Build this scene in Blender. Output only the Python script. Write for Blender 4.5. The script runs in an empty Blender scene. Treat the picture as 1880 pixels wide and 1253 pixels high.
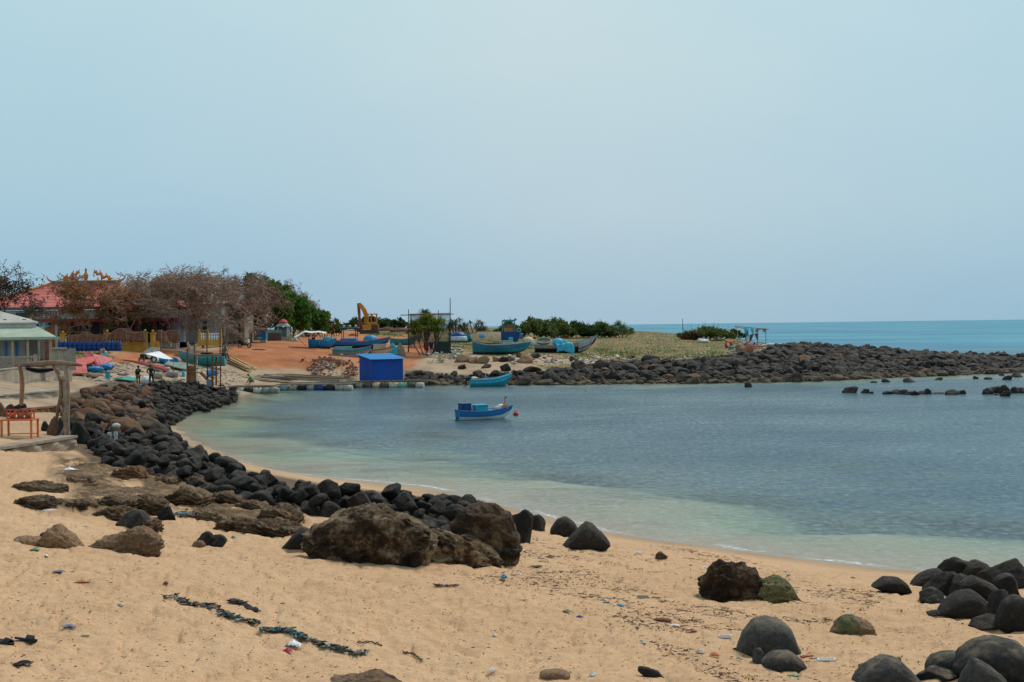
import bpy, bmesh, math, random
import numpy as np
from mathutils import Vector, Matrix
R = math.radians
random.seed(7)
rng = np.random.default_rng(11)
SC = bpy.context.scene
COL = SC.collection
FP = 2611.0
HC = 6.0

# ------------------------------------------------------------------ camera
pit, rol = math.atan(28 / FP), 0.0125
fw = np.array([0, math.cos(pit), -math.sin(pit)])
up0 = np.array([0, math.sin(pit), math.cos(pit)])
rt = np.array([math.cos(rol), 0, 0]) - math.sin(rol) * up0
up = math.cos(rol) * up0 + np.array([math.sin(rol), 0, 0])
CAM = np.array([0, 0, HC])
cd = bpy.data.cameras.new("camera"); cam = bpy.data.objects.new("camera", cd); COL.objects.link(cam)
cd.sensor_width = 36; cd.lens = 36 * FP / 1880; cd.clip_end = 60000; cd.clip_start = .5
mw = Matrix.Identity(4)
for i in range(3):
    mw[i][0] = rt[i]; mw[i][1] = up[i]; mw[i][2] = -fw[i]; mw[i][3] = CAM[i]
cam.matrix_world = mw
SC.camera = cam

def ray(px, py):
    return fw + (px - 940) / FP * rt + (626.5 - py) / FP * up
def W(px, py, D):                       # the point seen at a pixel, D metres down the view axis (world y)
    d = ray(px, py); return CAM + d * (D / d[1])
def W0(px, py, z=0.0):
    d = ray(px, py); return CAM + d * ((z - HC) / d[2])
def proj(P):
    q = P - CAM; f = q @ fw
    f = np.where(f < .1, .1, f)
    return 940 + FP * (q @ rt) / f, 626.5 - FP * (q @ up) / f

# ------------------------------------------------------------------ noise
def _h(ix, iy, iz, seed):
    n = (ix * 374761393 + iy * 668265263 + iz * 2147483647 + seed * 1274126177) & 0xffffffff
    n = ((n ^ (n >> 13)) * 1274126177) & 0xffffffff
    n = ((n ^ (n >> 15)) * 2246822519) & 0xffffffff
    return ((n ^ (n >> 16)) & 0xffff) / 65535.0
def vn(P, seed=0):
    P = np.asarray(P, float); I = np.floor(P).astype(np.int64); F = P - I; F = F * F * (3 - 2 * F)
    out = 0
    for a in (0, 1):
        for b in (0, 1):
            for c in (0, 1):
                w = (F[:, 0] if a else 1 - F[:, 0]) * (F[:, 1] if b else 1 - F[:, 1]) * (F[:, 2] if c else 1 - F[:, 2])
                out = out + w * _h(I[:, 0] + a, I[:, 1] + b, I[:, 2] + c, seed)
    return out * 2 - 1
def fbm(P, o=4, seed=0, g=.5):
    s = 0; a = 1; t = 0
    for k in range(o):
        s = s + a * vn(P * 2 ** k + 17.3 * k, seed + k); t += a; a *= g
    return s / t
def ridged(P, o=4, seed=0):
    s = 0; a = 1; t = 0
    for k in range(o):
        s = s + a * (1 - 2 * np.abs(vn(P * 2 ** k + 9.1 * k, seed + k))); t += a; a *= .55
    return s / t

# ------------------------------------------------------------------ terrain
SHORE = [(2300, 1040), (2050, 1052), (1880, 1050), (1740, 1052), (1620, 1046), (1500, 1032), (1400, 1018), (1300, 1005), (1200, 992), (1120, 980), (1050, 965), (980, 946),
         (900, 925), (830, 908), (750, 893), (660, 884), (580, 876), (520, 867), (470, 856), (430, 845), (385, 826), (345, 808), (305, 790), (290, 772), (325, 758), (380, 746),
         (430, 737), (443, 726), (500, 714), (560, 711), (650, 709), (740, 705), (800, 705), (870, 706), (950, 706), (1050, 706), (1150, 704), (1280, 703), (1370, 702), (1500, 699),
         (1600, 694.5), (1700, 690), (1800, 686), (1880, 683), (2000, 679), (2300, 675)]
LAND = [(0, 1253, 15.5), (0, 1100, 19.8), (0, 980, 25.5), (0, 880, 33.5), (0, 830, 40), (0, 805, 47), (0, 745, 67), (0, 700, 90), (0, 682, 108), (0, 652, 130), (0, 642, 150), (0, 620, 300),
        (130, 850, 40.5), (130, 800, 51), (130, 760, 64), (130, 730, 80), (130, 705, 100), (130, 690, 115), (130, 670, 128), (130, 655, 134), (130, 645, 141), (130, 636, 160),
        (250, 1253, 16.2), (250, 1100, 20.5), (250, 1000, 26), (250, 930, 31.5), (250, 880, 37), (250, 850, 42), (250, 800, 55), (250, 770, 68), (250, 740, 85), (250, 715, 112), (250, 700, 122),
        (250, 680, 130), (250, 660, 140), (250, 645, 147), (250, 635, 165),
        (400, 1253, 16.6), (400, 1100, 21), (400, 1020, 26), (400, 970, 30.5), (400, 920, 35.5), (400, 890, 39), (400, 860, 47), (400, 722, 125), (400, 700, 137), (400, 680, 143), (400, 655, 152),
        (400, 640, 160), (400, 625, 180), (400, 615, 250),
        (560, 1253, 17), (560, 1100, 21.5), (560, 1040, 24.5), (560, 1000, 28), (560, 960, 32), (560, 930, 36), (560, 900, 42), (560, 702, 149.5), (560, 685, 153), (560, 660, 157), (560, 640, 168),
        (560, 625, 190), (560, 612, 260),
        (750, 1253, 17.5), (750, 1100, 22.5), (750, 1030, 26.5), (750, 980, 31), (750, 930, 38.5), (750, 685, 157), (750, 672, 160), (750, 660, 164), (750, 645, 172), (750, 625, 195), (750, 610, 260),
        (950, 1253, 17.6), (950, 1100, 23), (950, 1030, 29), (950, 990, 35), (950, 688, 152), (950, 676, 157), (950, 664, 163), (950, 652, 172), (950, 640, 190), (950, 620, 230), (950, 608, 300),
        (1150, 1253, 17.6), (1150, 1150, 21.5), (1150, 1080, 25.5), (1150, 1030, 30), (1150, 1000, 34.5), (1150, 690, 151), (1150, 675, 158), (1150, 660, 168), (1150, 640, 195), (1150, 620, 250),
        (1150, 609, 310),
        (1350, 1253, 17.8), (1350, 1150, 21.8), (1350, 1080, 26.5), (1350, 1040, 30.8), (1350, 685, 151), (1350, 665, 163), (1350, 650, 178), (1350, 635, 205), (1350, 622, 240),
        (1600, 1253, 17.8), (1600, 1150, 22), (1600, 1090, 26.5), (1600, 675, 163), (1600, 655, 185), (1600, 647, 212),
        (1880, 1253, 17.5), (1880, 1160, 21.5), (1880, 1100, 26), (1880, 669, 178), (1880, 664, 200), (2200, 1253, 17.5), (2200, 1150, 22), (2200, 670, 178), (2200, 662, 200)]
DIRECT = [(600, 80, -.8), (600, 110, -1.2), (800, 70, -1), (800, 110, -1.6), (1100, 60, -1.2), (1100, 100, -2), (1500, 45, -.8), (1500, 70, -1.8), (1500, 110, -2.2), (1880, 50, -1.4), (1880, 90, -2.2),
          (370, 95, -.12), (450, 110, -.3), (470, 75, -.1), (600, 64, -.07), (760, 57, -.08), (940, 49, -.08), (1150, 43, -.07), (1300, 40.5, -.08), (1550, 36.5, -.08), (1880, 130, -1.6), (1500, 135, -1.2), (2300, 70, -2), (2300, 120, -2), (1100, 130, -1.2), (800, 135, -1), (600, 74, -.2), (600, 92, -.7), (800, 66, -.2), (800, 78, -.65), (1000, 57, -.2), (1000, 67, -.7), (1150, 52, -.2), (1150, 60, -.7), (1300, 48, -.2), (1300, 56, -.75), (1600, 41.5, -.2), (1600, 48, -.8), (1880, 38.5, -.2), (1880, 44, -.8), (450, 90, -.16), (400, 105, -.14), (520, 80, -.17), (520, 95, -.4),
          (-300, 15, 2.4), (-300, 40, 2.8), (-300, 90, 3.2), (-300, 150, 4.4), (-300, 400, 5), (300, 10, 2.2), (1000, 10, 1.9), (1700, 10, 1.8), (300, 500, 4.8), (700, 420, 4.6), (950, 380, 4.4),
          (0, 450, 4.9), (500, 380, 5.1), (1150, 335, 3.9), (1150, 375, -2.5), (1350, 262, 3.0), (1350, 300, -2.5), (1250, 290, 3.9), (1250, 335, -2.5), (1480, 228, 1.9), (1480, 260, -2), (1600, 226, 1.2),
          (1600, 250, -2), (1880, 216, .05), (1880, 240, -2), (2200, 220, .0), (2200, 245, -2), (950, 450, -2), (700, 560, -2), (500, 650, -2), (0, 700, -2), (-300, 700, -2), (1400, 400, -4),
          (1880, 350, -4), (2200, 500, -5), (1200, 600, -5)]
cs, cz = [], []
def addc(p):
    cs.append((p[0] / p[1], math.log(p[1]))); cz.append(p[2])
for i in range(len(SHORE)):
    a = SHORE[i]; addc(W0(a[0], a[1]))
    if i:
        b = SHORE[i - 1]; addc(W0((a[0] + b[0]) / 2, (a[1] + b[1]) / 2))
for a in LAND: addc(W(*a))
for px, D, z in DIRECT: cs.append(((px - 940) / FP, math.log(D))); cz.append(z)
cs, cz = np.array(cs), np.array(cz)
NC = len(cs)
A = np.zeros((NC + 1, NC + 1)); A[:NC, :NC] = np.linalg.norm(cs[:, None] - cs[None], axis=2) - np.eye(NC) * .0015
A[:NC, NC] = 1; A[NC, :NC] = 1
wts = np.linalg.solve(A, np.append(cz, 0))
def hbase(x, y):
    x = np.atleast_1d(np.asarray(x, float)); y = np.atleast_1d(np.asarray(y, float))
    yy = np.maximum(y, 9.0); s = np.clip(x / yy, -.46, .5); l = np.log(np.minimum(yy, 900)); out = np.empty(len(s))
    for i in range(0, len(s), 40000):
        q = np.stack([s[i:i + 40000], l[i:i + 40000]], 1)
        out[i:i + 40000] = np.linalg.norm(q[:, None] - cs[None], axis=2) @ wts[:NC] + wts[NC]
    return out
def height(x, y):
    x = np.atleast_1d(np.asarray(x, float)); y = np.atleast_1d(np.asarray(y, float))
    z = hbase(x, y)
    P = np.stack([x, y, 0 * x], 1)
    near = np.clip((60 - y) / 25, 0, 1) * np.clip((z - .15) / .6, 0, 1)
    b = fbm(P * 1.7, 3, 5)
    hol = np.clip(.25 - np.abs(vn(P * 3.1, 31) - .35), 0, 1)       # trodden hollows
    hol2 = np.clip(.3 - np.abs(vn(P * 1.9 + 5, 37) - .2), 0, 1)
    z = z + near * (.06 * b - .6 * hol * hol - .45 * hol2 * hol2 + .05 * ridged(P * np.array([1.1, 2.6, 1]), 3, 8) + .02 * fbm(P * 7, 2, 12))
    z = z + np.clip((y - 50) / 60, 0, 1) * np.clip((z - .1) / .8, 0, 1) * .16 * fbm(P * .22, 4, 3)
    return z
def hz(x, y): return float(height(x, y)[0])
def G(px, py, near=9.0):                 # where the ray of a pixel meets the ground
    d = ray(px, py); Ds = near * (700 / near) ** np.linspace(0, 1, 900)
    P = CAM[None] + d[None] * (Ds / d[1])[:, None]
    g = P[:, 2] - height(P[:, 0], P[:, 1])
    k = np.where(g < 0)[0]
    if len(k) == 0: return P[-1]
    k = max(int(k[0]), 1); t = g[k - 1] / (g[k - 1] - g[k])
    return P[k - 1] * (1 - t) + P[k] * t
def GD(px, D):                            # ground point in the column px at distance D
    x = (px - 940) / FP * D; x += (W(px, 640, D)[0] - x); return np.array([x, D, hz(x, D)])

# ------------------------------------------------------------------ meshes and objects
def link(o, parent=None):
    COL.objects.link(o)
    if parent is not None: o.parent = parent
    return o
def mesh_np(name, V, F, mats, mi=None, smooth=False, parent=None, loc=None):
    V = np.asarray(V, np.float32); me = bpy.data.meshes.new(name)
    F = np.asarray(F, np.int32); k = F.shape[1]
    me.vertices.add(len(V)); me.vertices.foreach_set("co", V.ravel())
    me.loops.add(F.size); me.loops.foreach_set("vertex_index", F.ravel())
    me.polygons.add(len(F)); me.polygons.foreach_set("loop_start", np.arange(0, F.size, k, dtype=np.int32))
    try: me.polygons.foreach_set("loop_total", np.full(len(F), k, np.int32))
    except Exception: pass
    for m in (mats if isinstance(mats, (list, tuple)) else [mats]): me.materials.append(m)
    if mi is not None: me.polygons.foreach_set("material_index", np.asarray(mi, np.int32))
    if smooth: me.polygons.foreach_set("use_smooth", np.ones(len(F), bool))
    me.update(calc_edges=True); me.validate()
    o = bpy.data.objects.new(name, me)
    if loc is not None: o.location = loc
    return link(o, parent)

LABELS = {}
def tag(o, label=None, cat=None, group=None, kind=None):
    if label: o["label"] = label
    if cat: o["category"] = cat
    if group: o["group"] = group
    if kind: o["kind"] = kind
    elif cat: o["kind"] = "thing"
    if label and cat:
        LABELS.setdefault(label, []).append((o.name, group))
        w = len(label.split())
        if w < 4 or w > 16: print("LABEL LENGTH", w, label)
    return o
def thing(name, loc, rz, label, cat, group=None):
    o = bpy.data.objects.new(name, None); o.empty_display_size = .2; o.location = Vector([float(v) for v in loc]); o.rotation_euler = (0, 0, rz); link(o)
    return tag(o, label, cat, group)
def copy_thing(root, loc, rz, label=None, group=None):
    r = root.copy(); COL.objects.link(r); r.location = Vector([float(v) for v in loc]); r.rotation_euler = (0, 0, rz)
    def rec(a, b):
        for ch in list(a.children):
            c = ch.copy(); COL.objects.link(c); c.parent = b; rec(ch, c)
    rec(root, r)
    if label: tag(r, label, root["category"], group)
    return r

class MB:
    def __init__(s): s.v = []; s.f = []; s.m = []; s.cur = 0
    def mat(s, i): s.cur = i; return s
    def add(s, V, F):
        b = len(s.v); s.v += [tuple(map(float, p)) for p in V]; s.f += [tuple(b + i for i in f) for f in F]; s.m += [s.cur] * len(F); return s
    def box(s, c, d, rz=0, rx=0, ry=0):
        M = Matrix.Rotation(rz, 3, 'Z') @ Matrix.Rotation(ry, 3, 'Y') @ Matrix.Rotation(rx, 3, 'X')
        V = []
        for x in (-.5, .5):
            for y in (-.5, .5):
                for z in (-.5, .5):
                    V.append(M @ Vector((x * d[0], y * d[1], z * d[2])) + Vector([float(q) for q in c]))
        return s.add(V, [(0, 1, 3, 2), (4, 6, 7, 5), (0, 4, 5, 1), (2, 3, 7, 6), (0, 2, 6, 4), (1, 5, 7, 3)])
    def span(s, a, b): return s.box([(p + q) / 2 for p, q in zip(a, b)], [abs(q - p) for p, q in zip(a, b)])
    def path(s, pts, rad, n=6, closed=False):
        pts = [Vector([float(q) for q in p]) for p in pts]; rad = rad if isinstance(rad, (list, tuple)) else [rad] * len(pts)
        V = []; k = len(pts)
        for i, p in enumerate(pts):
            if closed: t = pts[(i + 1) % k] - pts[i - 1]
            else: t = pts[min(i + 1, k - 1)] - pts[max(i - 1, 0)]
            t.normalize(); a = Vector((0, 0, 1)) if abs(t.z) < .9 else Vector((1, 0, 0))
            u = t.cross(a).normalized(); w = t.cross(u)
            for j in range(n):
                an = 2 * math.pi * j / n; V.append(p + (u * math.cos(an) + w * math.sin(an)) * rad[i])
        F = []
        for i in range(k if closed else k - 1):
            for j in range(n):
                a, b = i * n + j, i * n + (j + 1) % n; c, d = ((i + 1) % k) * n + (j + 1) % n, ((i + 1) % k) * n + j
                F.append((a, b, c, d))
        if not closed: F += [tuple(range(n))[::-1], tuple((k - 1) * n + j for j in range(n))]
        return s.add(V, F)
    def bar(s, a, b, r, r2=None, n=6): return s.path([a, b], [r, r if r2 is None else r2], n)
    def lathe(s, prof, n=16, c=(0, 0, 0), M=None):
        V = []
        for r, z in prof:
            for j in range(n):
                a = 2 * math.pi * j / n; p = Vector((r * math.cos(a), r * math.sin(a), z))
                if M is not None: p = M @ p
                V.append(p + Vector([float(q) for q in c]))
        F = [(i * n + j, i * n + (j + 1) % n, (i + 1) * n + (j + 1) % n, (i + 1) * n + j) for i in range(len(prof) - 1) for j in range(n)]
        if prof[0][0] > 1e-4: F.append(tuple(range(n))[::-1])
        if prof[-1][0] > 1e-4: F.append(tuple((len(prof) - 1) * n + j for j in range(n)))
        return s.add(V, F)
    def ball(s, c, r, n=10):
        r = r if isinstance(r, (list, tuple)) else (r, r, r)
        M = Matrix.Diagonal(Vector(r)); k = 7
        return s.lathe([(max(math.sin(math.pi * i / k), 1e-5), -math.cos(math.pi * i / k)) for i in range(k + 1)], n, c, M)
    def prism(s, poly, y0, y1, M=None):      # polygon in x,z pushed along y
        k = len(poly); V = [(p[0], y0, p[1]) for p in poly] + [(p[0], y1, p[1]) for p in poly]
        if M is not None: V = [M @ Vector(v) for v in V]
        return s.add(V, [tuple(range(k)), tuple(range(2 * k - 1, k - 1, -1))] + [(i, i + k, (i + 1) % k + k, (i + 1) % k) for i in range(k)])
    def grid(s, fn, nu, nv, th=0):
        V = [fn(i / nu, j / nv) for j in range(nv + 1) for i in range(nu + 1)]
        F = [(j * (nu + 1) + i, j * (nu + 1) + i + 1, (j + 1) * (nu + 1) + i + 1, (j + 1) * (nu + 1) + i) for j in range(nv) for i in range(nu)]
        return s.add(V, F)
    def build(s, name, mats, parent=None, smooth=False, bevel=0, solid=0, loc=None):
        me = bpy.data.meshes.new(name); me.from_pydata(s.v, [], s.f)
        mats = mats if isinstance(mats, (list, tuple)) else [mats]
        for m in mats: me.materials.append(m)
        me.polygons.foreach_set("material_index", s.m)
        if smooth: me.polygons.foreach_set("use_smooth", [True] * len(s.f))
        me.update()
        if not solid:
            bm = bmesh.new(); bm.from_mesh(me); bmesh.ops.recalc_face_normals(bm, faces=bm.faces); bm.to_mesh(me); bm.free()
        o = bpy.data.objects.new(name, me)
        if loc is not None: o.location = Vector([float(v) for v in loc])
        link(o, parent)
        if solid: md = o.modifiers.new("solid", 'SOLIDIFY'); md.thickness = solid; md.offset = 0
        if bevel: md = o.modifiers.new("bevel", 'BEVEL'); md.width = bevel; md.segments = 1; md.limit_method = 'ANGLE'
        return o

ICO = {}
def ico(l):
    if l not in ICO:
        bm = bmesh.new(); bmesh.ops.create_icosphere(bm, subdivisions=l, radius=1)
        bm.verts.ensure_lookup_table()
        ICO[l] = (np.array([v.co[:] for v in bm.verts]), np.array([[v.index for v in f.verts] for f in bm.faces])); bm.free()
    return ICO[l]

# ------------------------------------------------------------------ materials
class NT:
    def __init__(s, name):
        s.m = bpy.data.materials.new(name); s.m.use_nodes = True; s.t = s.m.node_tree; s.t.nodes.clear()
        s.out = s.n('ShaderNodeOutputMaterial')
    def n(s, ty, **kw):
        nd = s.t.nodes.new(ty)
        for k, v in kw.items():
            if k[0] == '_': nd.inputs[k[1:].replace('_', ' ')].default_value = v
            else: setattr(nd, k, v)
        return nd
    def l(s, a, b): s.t.links.new(a, b)
    def noise(s, co, scale, det=4, rough=.6, out='Fac', dist=0):
        nd = s.n('ShaderNodeTexNoise', _Scale=scale, _Detail=det, _Roughness=rough, _Distortion=dist); s.l(co, nd.inputs['Vector']); return nd.outputs[out]
    def ramp(s, f, stops):
        nd = s.n('ShaderNodeValToRGB'); s.l(f, nd.inputs[0]); e = nd.color_ramp.elements
        while len(e) < len(stops): e.new(.5)
        for k, (p, c) in enumerate(stops):
            e[k].position = p; c = (c, c, c) if isinstance(c, (int, float)) else c; e[k].color = (*c, 1)
        return nd.outputs[0]
    def mix(s, f, a, b, bt='MIX'):
        nd = s.n('ShaderNodeMix', data_type='RGBA', blend_type=bt)
        for v, i in ((f, 0), (a, 6), (b, 7)):
            if isinstance(v, (int, float)): nd.inputs[i].default_value = v if i == 0 else (v, v, v, 1)
            elif isinstance(v, tuple): nd.inputs[i].default_value = (*v[:3], 1)
            else: s.l(v, nd.inputs[i])
        return nd.outputs[2]
    def math(s, op, a, b=0, c=0, clamp=False):
        nd = s.n('ShaderNodeMath', operation=op, use_clamp=clamp)
        for i, v in enumerate((a, b, c)):
            if isinstance(v, (int, float)): nd.inputs[i].default_value = v
            else: s.l(v, nd.inputs[i])
        return nd.outputs[0]
    def bump(s, h, st, dist, nrm=None):
        nd = s.n('ShaderNodeBump', _Strength=st, _Distance=dist); s.l(h, nd.inputs['Height'])
        if nrm is not None: s.l(nrm, nd.inputs['Normal'])
        return nd.outputs[0]
    def pr(s, col, rough=.8, metal=0, nrm=None, spec=.4, disp=None):
        p = s.n('ShaderNodeBsdfPrincipled')
        for nm, v in (('Base Color', col), ('Roughness', rough), ('Metallic', metal), ('Specular IOR Level', spec)):
            if isinstance(v, tuple): p.inputs[nm].default_value = (*v, 1)
            elif isinstance(v, (int, float)): p.inputs[nm].default_value = v
            else: s.l(v, p.inputs[nm])
        if nrm is not None: s.l(nrm, p.inputs['Normal'])
        s.l(p.outputs[0], s.out.inputs[0]); s.p = p; return p

MATS = {}
def M(col, rough=.75, var=.3, scale=2.5, dirt=.35, dirtcol=(.12, .085, .055), bump=.2, metal=0, spec=.3, stretch=None):
    """a painted, wooden, cloth or plastic surface with wear: mottled tone, patches of grime and fine relief"""
    key = (col, rough, var, scale, dirt, dirtcol, bump, metal, stretch)
    if key in MATS: return MATS[key]
    t = NT("surface_%02d" % len(MATS))
    tc = t.n('ShaderNodeTexCoord'); oi = t.n('ShaderNodeObjectInfo')
    off = t.n('ShaderNodeVectorMath', operation='ADD'); t.l(tc.outputs['Object'], off.inputs[0])
    rv = t.math('MULTIPLY', oi.outputs['Random'], 37.0); t.l(rv, off.inputs[1])
    co = off.outputs[0]
    if stretch:
        mp = t.n('ShaderNodeMapping'); mp.inputs['Scale'].default_value = stretch; t.l(co, mp.inputs[0]); co = mp.outputs[0]
    n1 = t.noise(co, scale, 5, .65)
    dk = tuple(c * (1 - var) for c in col); lt = tuple(min(c * (1 + var * .7) + .01 * var, 1) for c in col)
    c = t.ramp(n1, [(.3, dk), (.7, lt)])
    n2 = t.noise(co, scale * .45, 6, .7)
    c = t.mix(t.math('MULTIPLY', t.ramp(n2, [(.5, 0.), (.68, 1.)]), dirt), c, dirtcol)
    n3 = t.noise(co, scale * 7, 4, .6)
    t.pr(c, rough, metal, t.bump(n3, bump, .02), spec)
    MATS[key] = t.m; return t.m

def rock_mat(name, stops, tan=0., rust=0., bs=.5, pits=1.0, tanz=.25, dust=.35, dustc=(.16, .125, .09), nsc=1.3):
    t = NT(name); g = t.n('ShaderNodeNewGeometry'); oi = t.n('ShaderNodeObjectInfo'); tc = t.n('ShaderNodeTexCoord')
    co = g.outputs['Position']
    n1 = t.noise(co, nsc, 8, .68); c = t.ramp(n1, stops)
    rr = t.math('MULTIPLY_ADD', oi.outputs['Random'], .7, .65)
    c = t.mix(1., c, rr, 'MULTIPLY')
    n0 = t.noise(co, .45, 3, .5); c = t.mix(1., c, t.ramp(n0, [(.3, .75), (.7, 1.3)]), 'MULTIPLY')
    n4 = t.noise(co, 2.6, 7, .75)
    c = t.mix(t.math('MULTIPLY', t.ramp(n4, [(.52, 0.), (.72, 1.)]), .4), c, (.11, .09, .07))      # dry salt and sand dust
    sp = t.noise(co, 17, 9, .85); c = t.mix(1., c, t.ramp(sp, [(.34, .45), (.5, .95), (.66, 1.7)]), 'MULTIPLY')      # grain
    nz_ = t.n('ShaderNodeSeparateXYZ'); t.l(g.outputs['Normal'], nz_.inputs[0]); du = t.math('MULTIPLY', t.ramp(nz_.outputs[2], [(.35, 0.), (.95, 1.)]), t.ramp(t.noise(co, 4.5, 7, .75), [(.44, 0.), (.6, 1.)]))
    c = t.mix(t.math('MULTIPLY', du, dust), c, dustc)                                        # sand and salt on top faces; also paints tops lighter than the sides
    if rust: c = t.mix(t.math('MULTIPLY', t.ramp(t.noise(co, .9, 5, .6), [(.42, 0.), (.6, 1.)]), rust), c, (.19, .085, .038))
    if tan:                                                                                  # weed band of the tide line
        z = t.n('ShaderNodeSeparateXYZ'); t.l(co, z.inputs[0])
        zz = t.math('ADD', z.outputs[2], t.math('MULTIPLY', t.noise(co, .6, 3), .9))
        f = t.math('MULTIPLY', t.ramp(zz, [(tanz + .35, 1.), (min(tanz + .75, .99), 0.)]), tan)
        c = t.mix(f, c, t.ramp(t.noise(co, 1.7, 5), [(.35, (.055, .04, .024)), (.65, (.15, .11, .06))]))
        wet = t.ramp(z.outputs[2], [(.0, .35), (.12, 1.)])
        c = t.mix(1., c, wet, 'MULTIPLY')
    b = t.bump(t.noise(co, 6, 10, .8), bs * 1.2, .12); v = t.n('ShaderNodeTexVoronoi', _Scale=16.); t.l(co, v.inputs[0])
    b = t.bump(t.ramp(v.outputs['Distance'], [(.05, 0.), (.3, 1.)]), .35 * pits, .012, b)
    t.pr(c, t.ramp(n4, [(.3, .6), (.7, .95)]), 0, b, .2)
    return t.m
BASALT = rock_mat("basalt_rock", [(.3, (.010, .0082, .007)), (.55, (.025, .0205, .0175)), (.75, (.062, .051, .043))], tan=.0)
BASALTW = rock_mat("tidal_basalt_rock", [(.3, (.016, .0135, .012)), (.55, (.036, .030, .026)), (.75, (.075, .062, .052))], tan=.95, tanz=.3)
BROWNR = rock_mat("rusty_basalt_rock", [(.3, (.05, .028, .016)), (.55, (.13, .072, .04)), (.75, (.20, .13, .08))], rust=.7)
TANR = rock_mat("tan_sandstone_rock", [(.3, (.16, .085, .045)), (.55, (.30, .19, .11)), (.75, (.42, .29, .18))], rust=.35)
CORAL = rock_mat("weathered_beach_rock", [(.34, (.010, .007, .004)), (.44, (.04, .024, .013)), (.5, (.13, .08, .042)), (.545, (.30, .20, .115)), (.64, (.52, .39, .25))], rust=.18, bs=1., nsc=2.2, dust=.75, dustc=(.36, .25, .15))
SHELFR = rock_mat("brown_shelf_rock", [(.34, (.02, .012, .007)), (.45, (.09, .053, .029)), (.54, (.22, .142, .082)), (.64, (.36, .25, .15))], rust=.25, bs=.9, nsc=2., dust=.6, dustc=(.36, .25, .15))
CORALD = rock_mat("dark_beach_rock", [(.34, (.008, .006, .005)), (.47, (.028, .019, .012)), (.54, (.09, .056, .031)), (.64, (.26, .165, .09))], rust=.2, bs=1., nsc=2.4, dust=.4)
MOSSR = rock_mat("mossy_beach_rock", [(.3, (.07, .075, .02)), (.5, (.16, .15, .06)), (.72, (.28, .22, .13))], bs=.6)
# ------------------------------------------------------------------ light and sky
SUN_EL, SUN_AZ = R(52), R(44)           # azimuth from +y towards +x
sd = bpy.data.lights.new("sun", 'SUN'); sun = bpy.data.objects.new("sun", sd); COL.objects.link(sun)
sd.energy = 2.6; sd.angle = R(14); sd.color = (1, .93, .82)
dv = Vector((math.cos(SUN_EL) * math.sin(SUN_AZ), math.cos(SUN_EL) * math.cos(SUN_AZ), math.sin(SUN_EL)))
sun.rotation_euler = dv.to_track_quat('Z', 'Y').to_euler()
wd = bpy.data.worlds.new("World"); SC.world = wd; wd.use_nodes = True
t = wd.node_tree; t.nodes.clear()
def wn(ty, **kw):
    nd = t.nodes.new(ty)
    for k, v in kw.items():
        if k[0] == '_': nd.inputs[k[1:]].default_value = v
        else: setattr(nd, k, v)
    return nd
sky = wn('ShaderNodeTexSky', sky_type='NISHITA', sun_disc=False, sun_elevation=SUN_EL, sun_rotation=SUN_AZ, dust_density=3.0, air_density=1.0, ozone_density=1.5)
tc = wn('ShaderNodeTexCoord'); sx = wn('ShaderNodeSeparateXYZ'); t.links.new(tc.outputs['Generated'], sx.inputs[0])
rp = wn('ShaderNodeValToRGB'); t.links.new(sx.outputs[2], rp.inputs[0])
e = rp.color_ramp.elements; e[0].position = 0.; e[1].position = 1.
SKYS = [(0., (4.05, 5.65, 6.75)), (.03, (4.25, 5.85, 6.95)), (.09, (4.85, 6.4, 7.3)), (.16, (5.45, 6.95, 7.55)), (.225, (5.9, 7.4, 7.8)), (.5, (5.2, 6.6, 7.2)), (1., (4.8, 5.8, 6.6))]
while len(e) < len(SKYS): e.new(.5)
for k, (p, c) in enumerate(SKYS): e[k].position = p; e[k].color = (*[q / 10 for q in c], 1)
sc10 = wn('ShaderNodeVectorMath', operation='SCALE'); sc10.inputs['Scale'].default_value = 10; t.links.new(rp.outputs[0], sc10.inputs[0])
nz = wn('ShaderNodeTexNoise', _Scale=1.6, _Detail=5., _Roughness=.5); mp = wn('ShaderNodeMapping'); mp.inputs['Scale'].default_value = (1., 1., 3.2); mp.inputs['Location'].default_value = (.35, .2, .1)
t.links.new(tc.outputs['Generated'], mp.inputs[0]); t.links.new(mp.outputs[0], nz.inputs['Vector'])
cr = wn('ShaderNodeValToRGB'); t.links.new(nz.outputs[0], cr.inputs[0]); cr.color_ramp.elements[0].position = .35; cr.color_ramp.elements[1].position = .7
cr.color_ramp.elements[0].color = (.92, .965, 1.0, 1); cr.color_ramp.elements[1].color = (1.08, 1.035, 1.0, 1)
mx = wn('ShaderNodeMix', data_type='RGBA'); mx.inputs[0].default_value = .94; t.links.new(sky.outputs[0], mx.inputs[6]); t.links.new(sc10.outputs[0], mx.inputs[7])
m2 = wn('ShaderNodeMix', data_type='RGBA', blend_type='MULTIPLY'); m2.inputs[0].default_value = 1.; t.links.new(mx.outputs[2], m2.inputs[6]); t.links.new(cr.outputs[0], m2.inputs[7])
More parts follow.
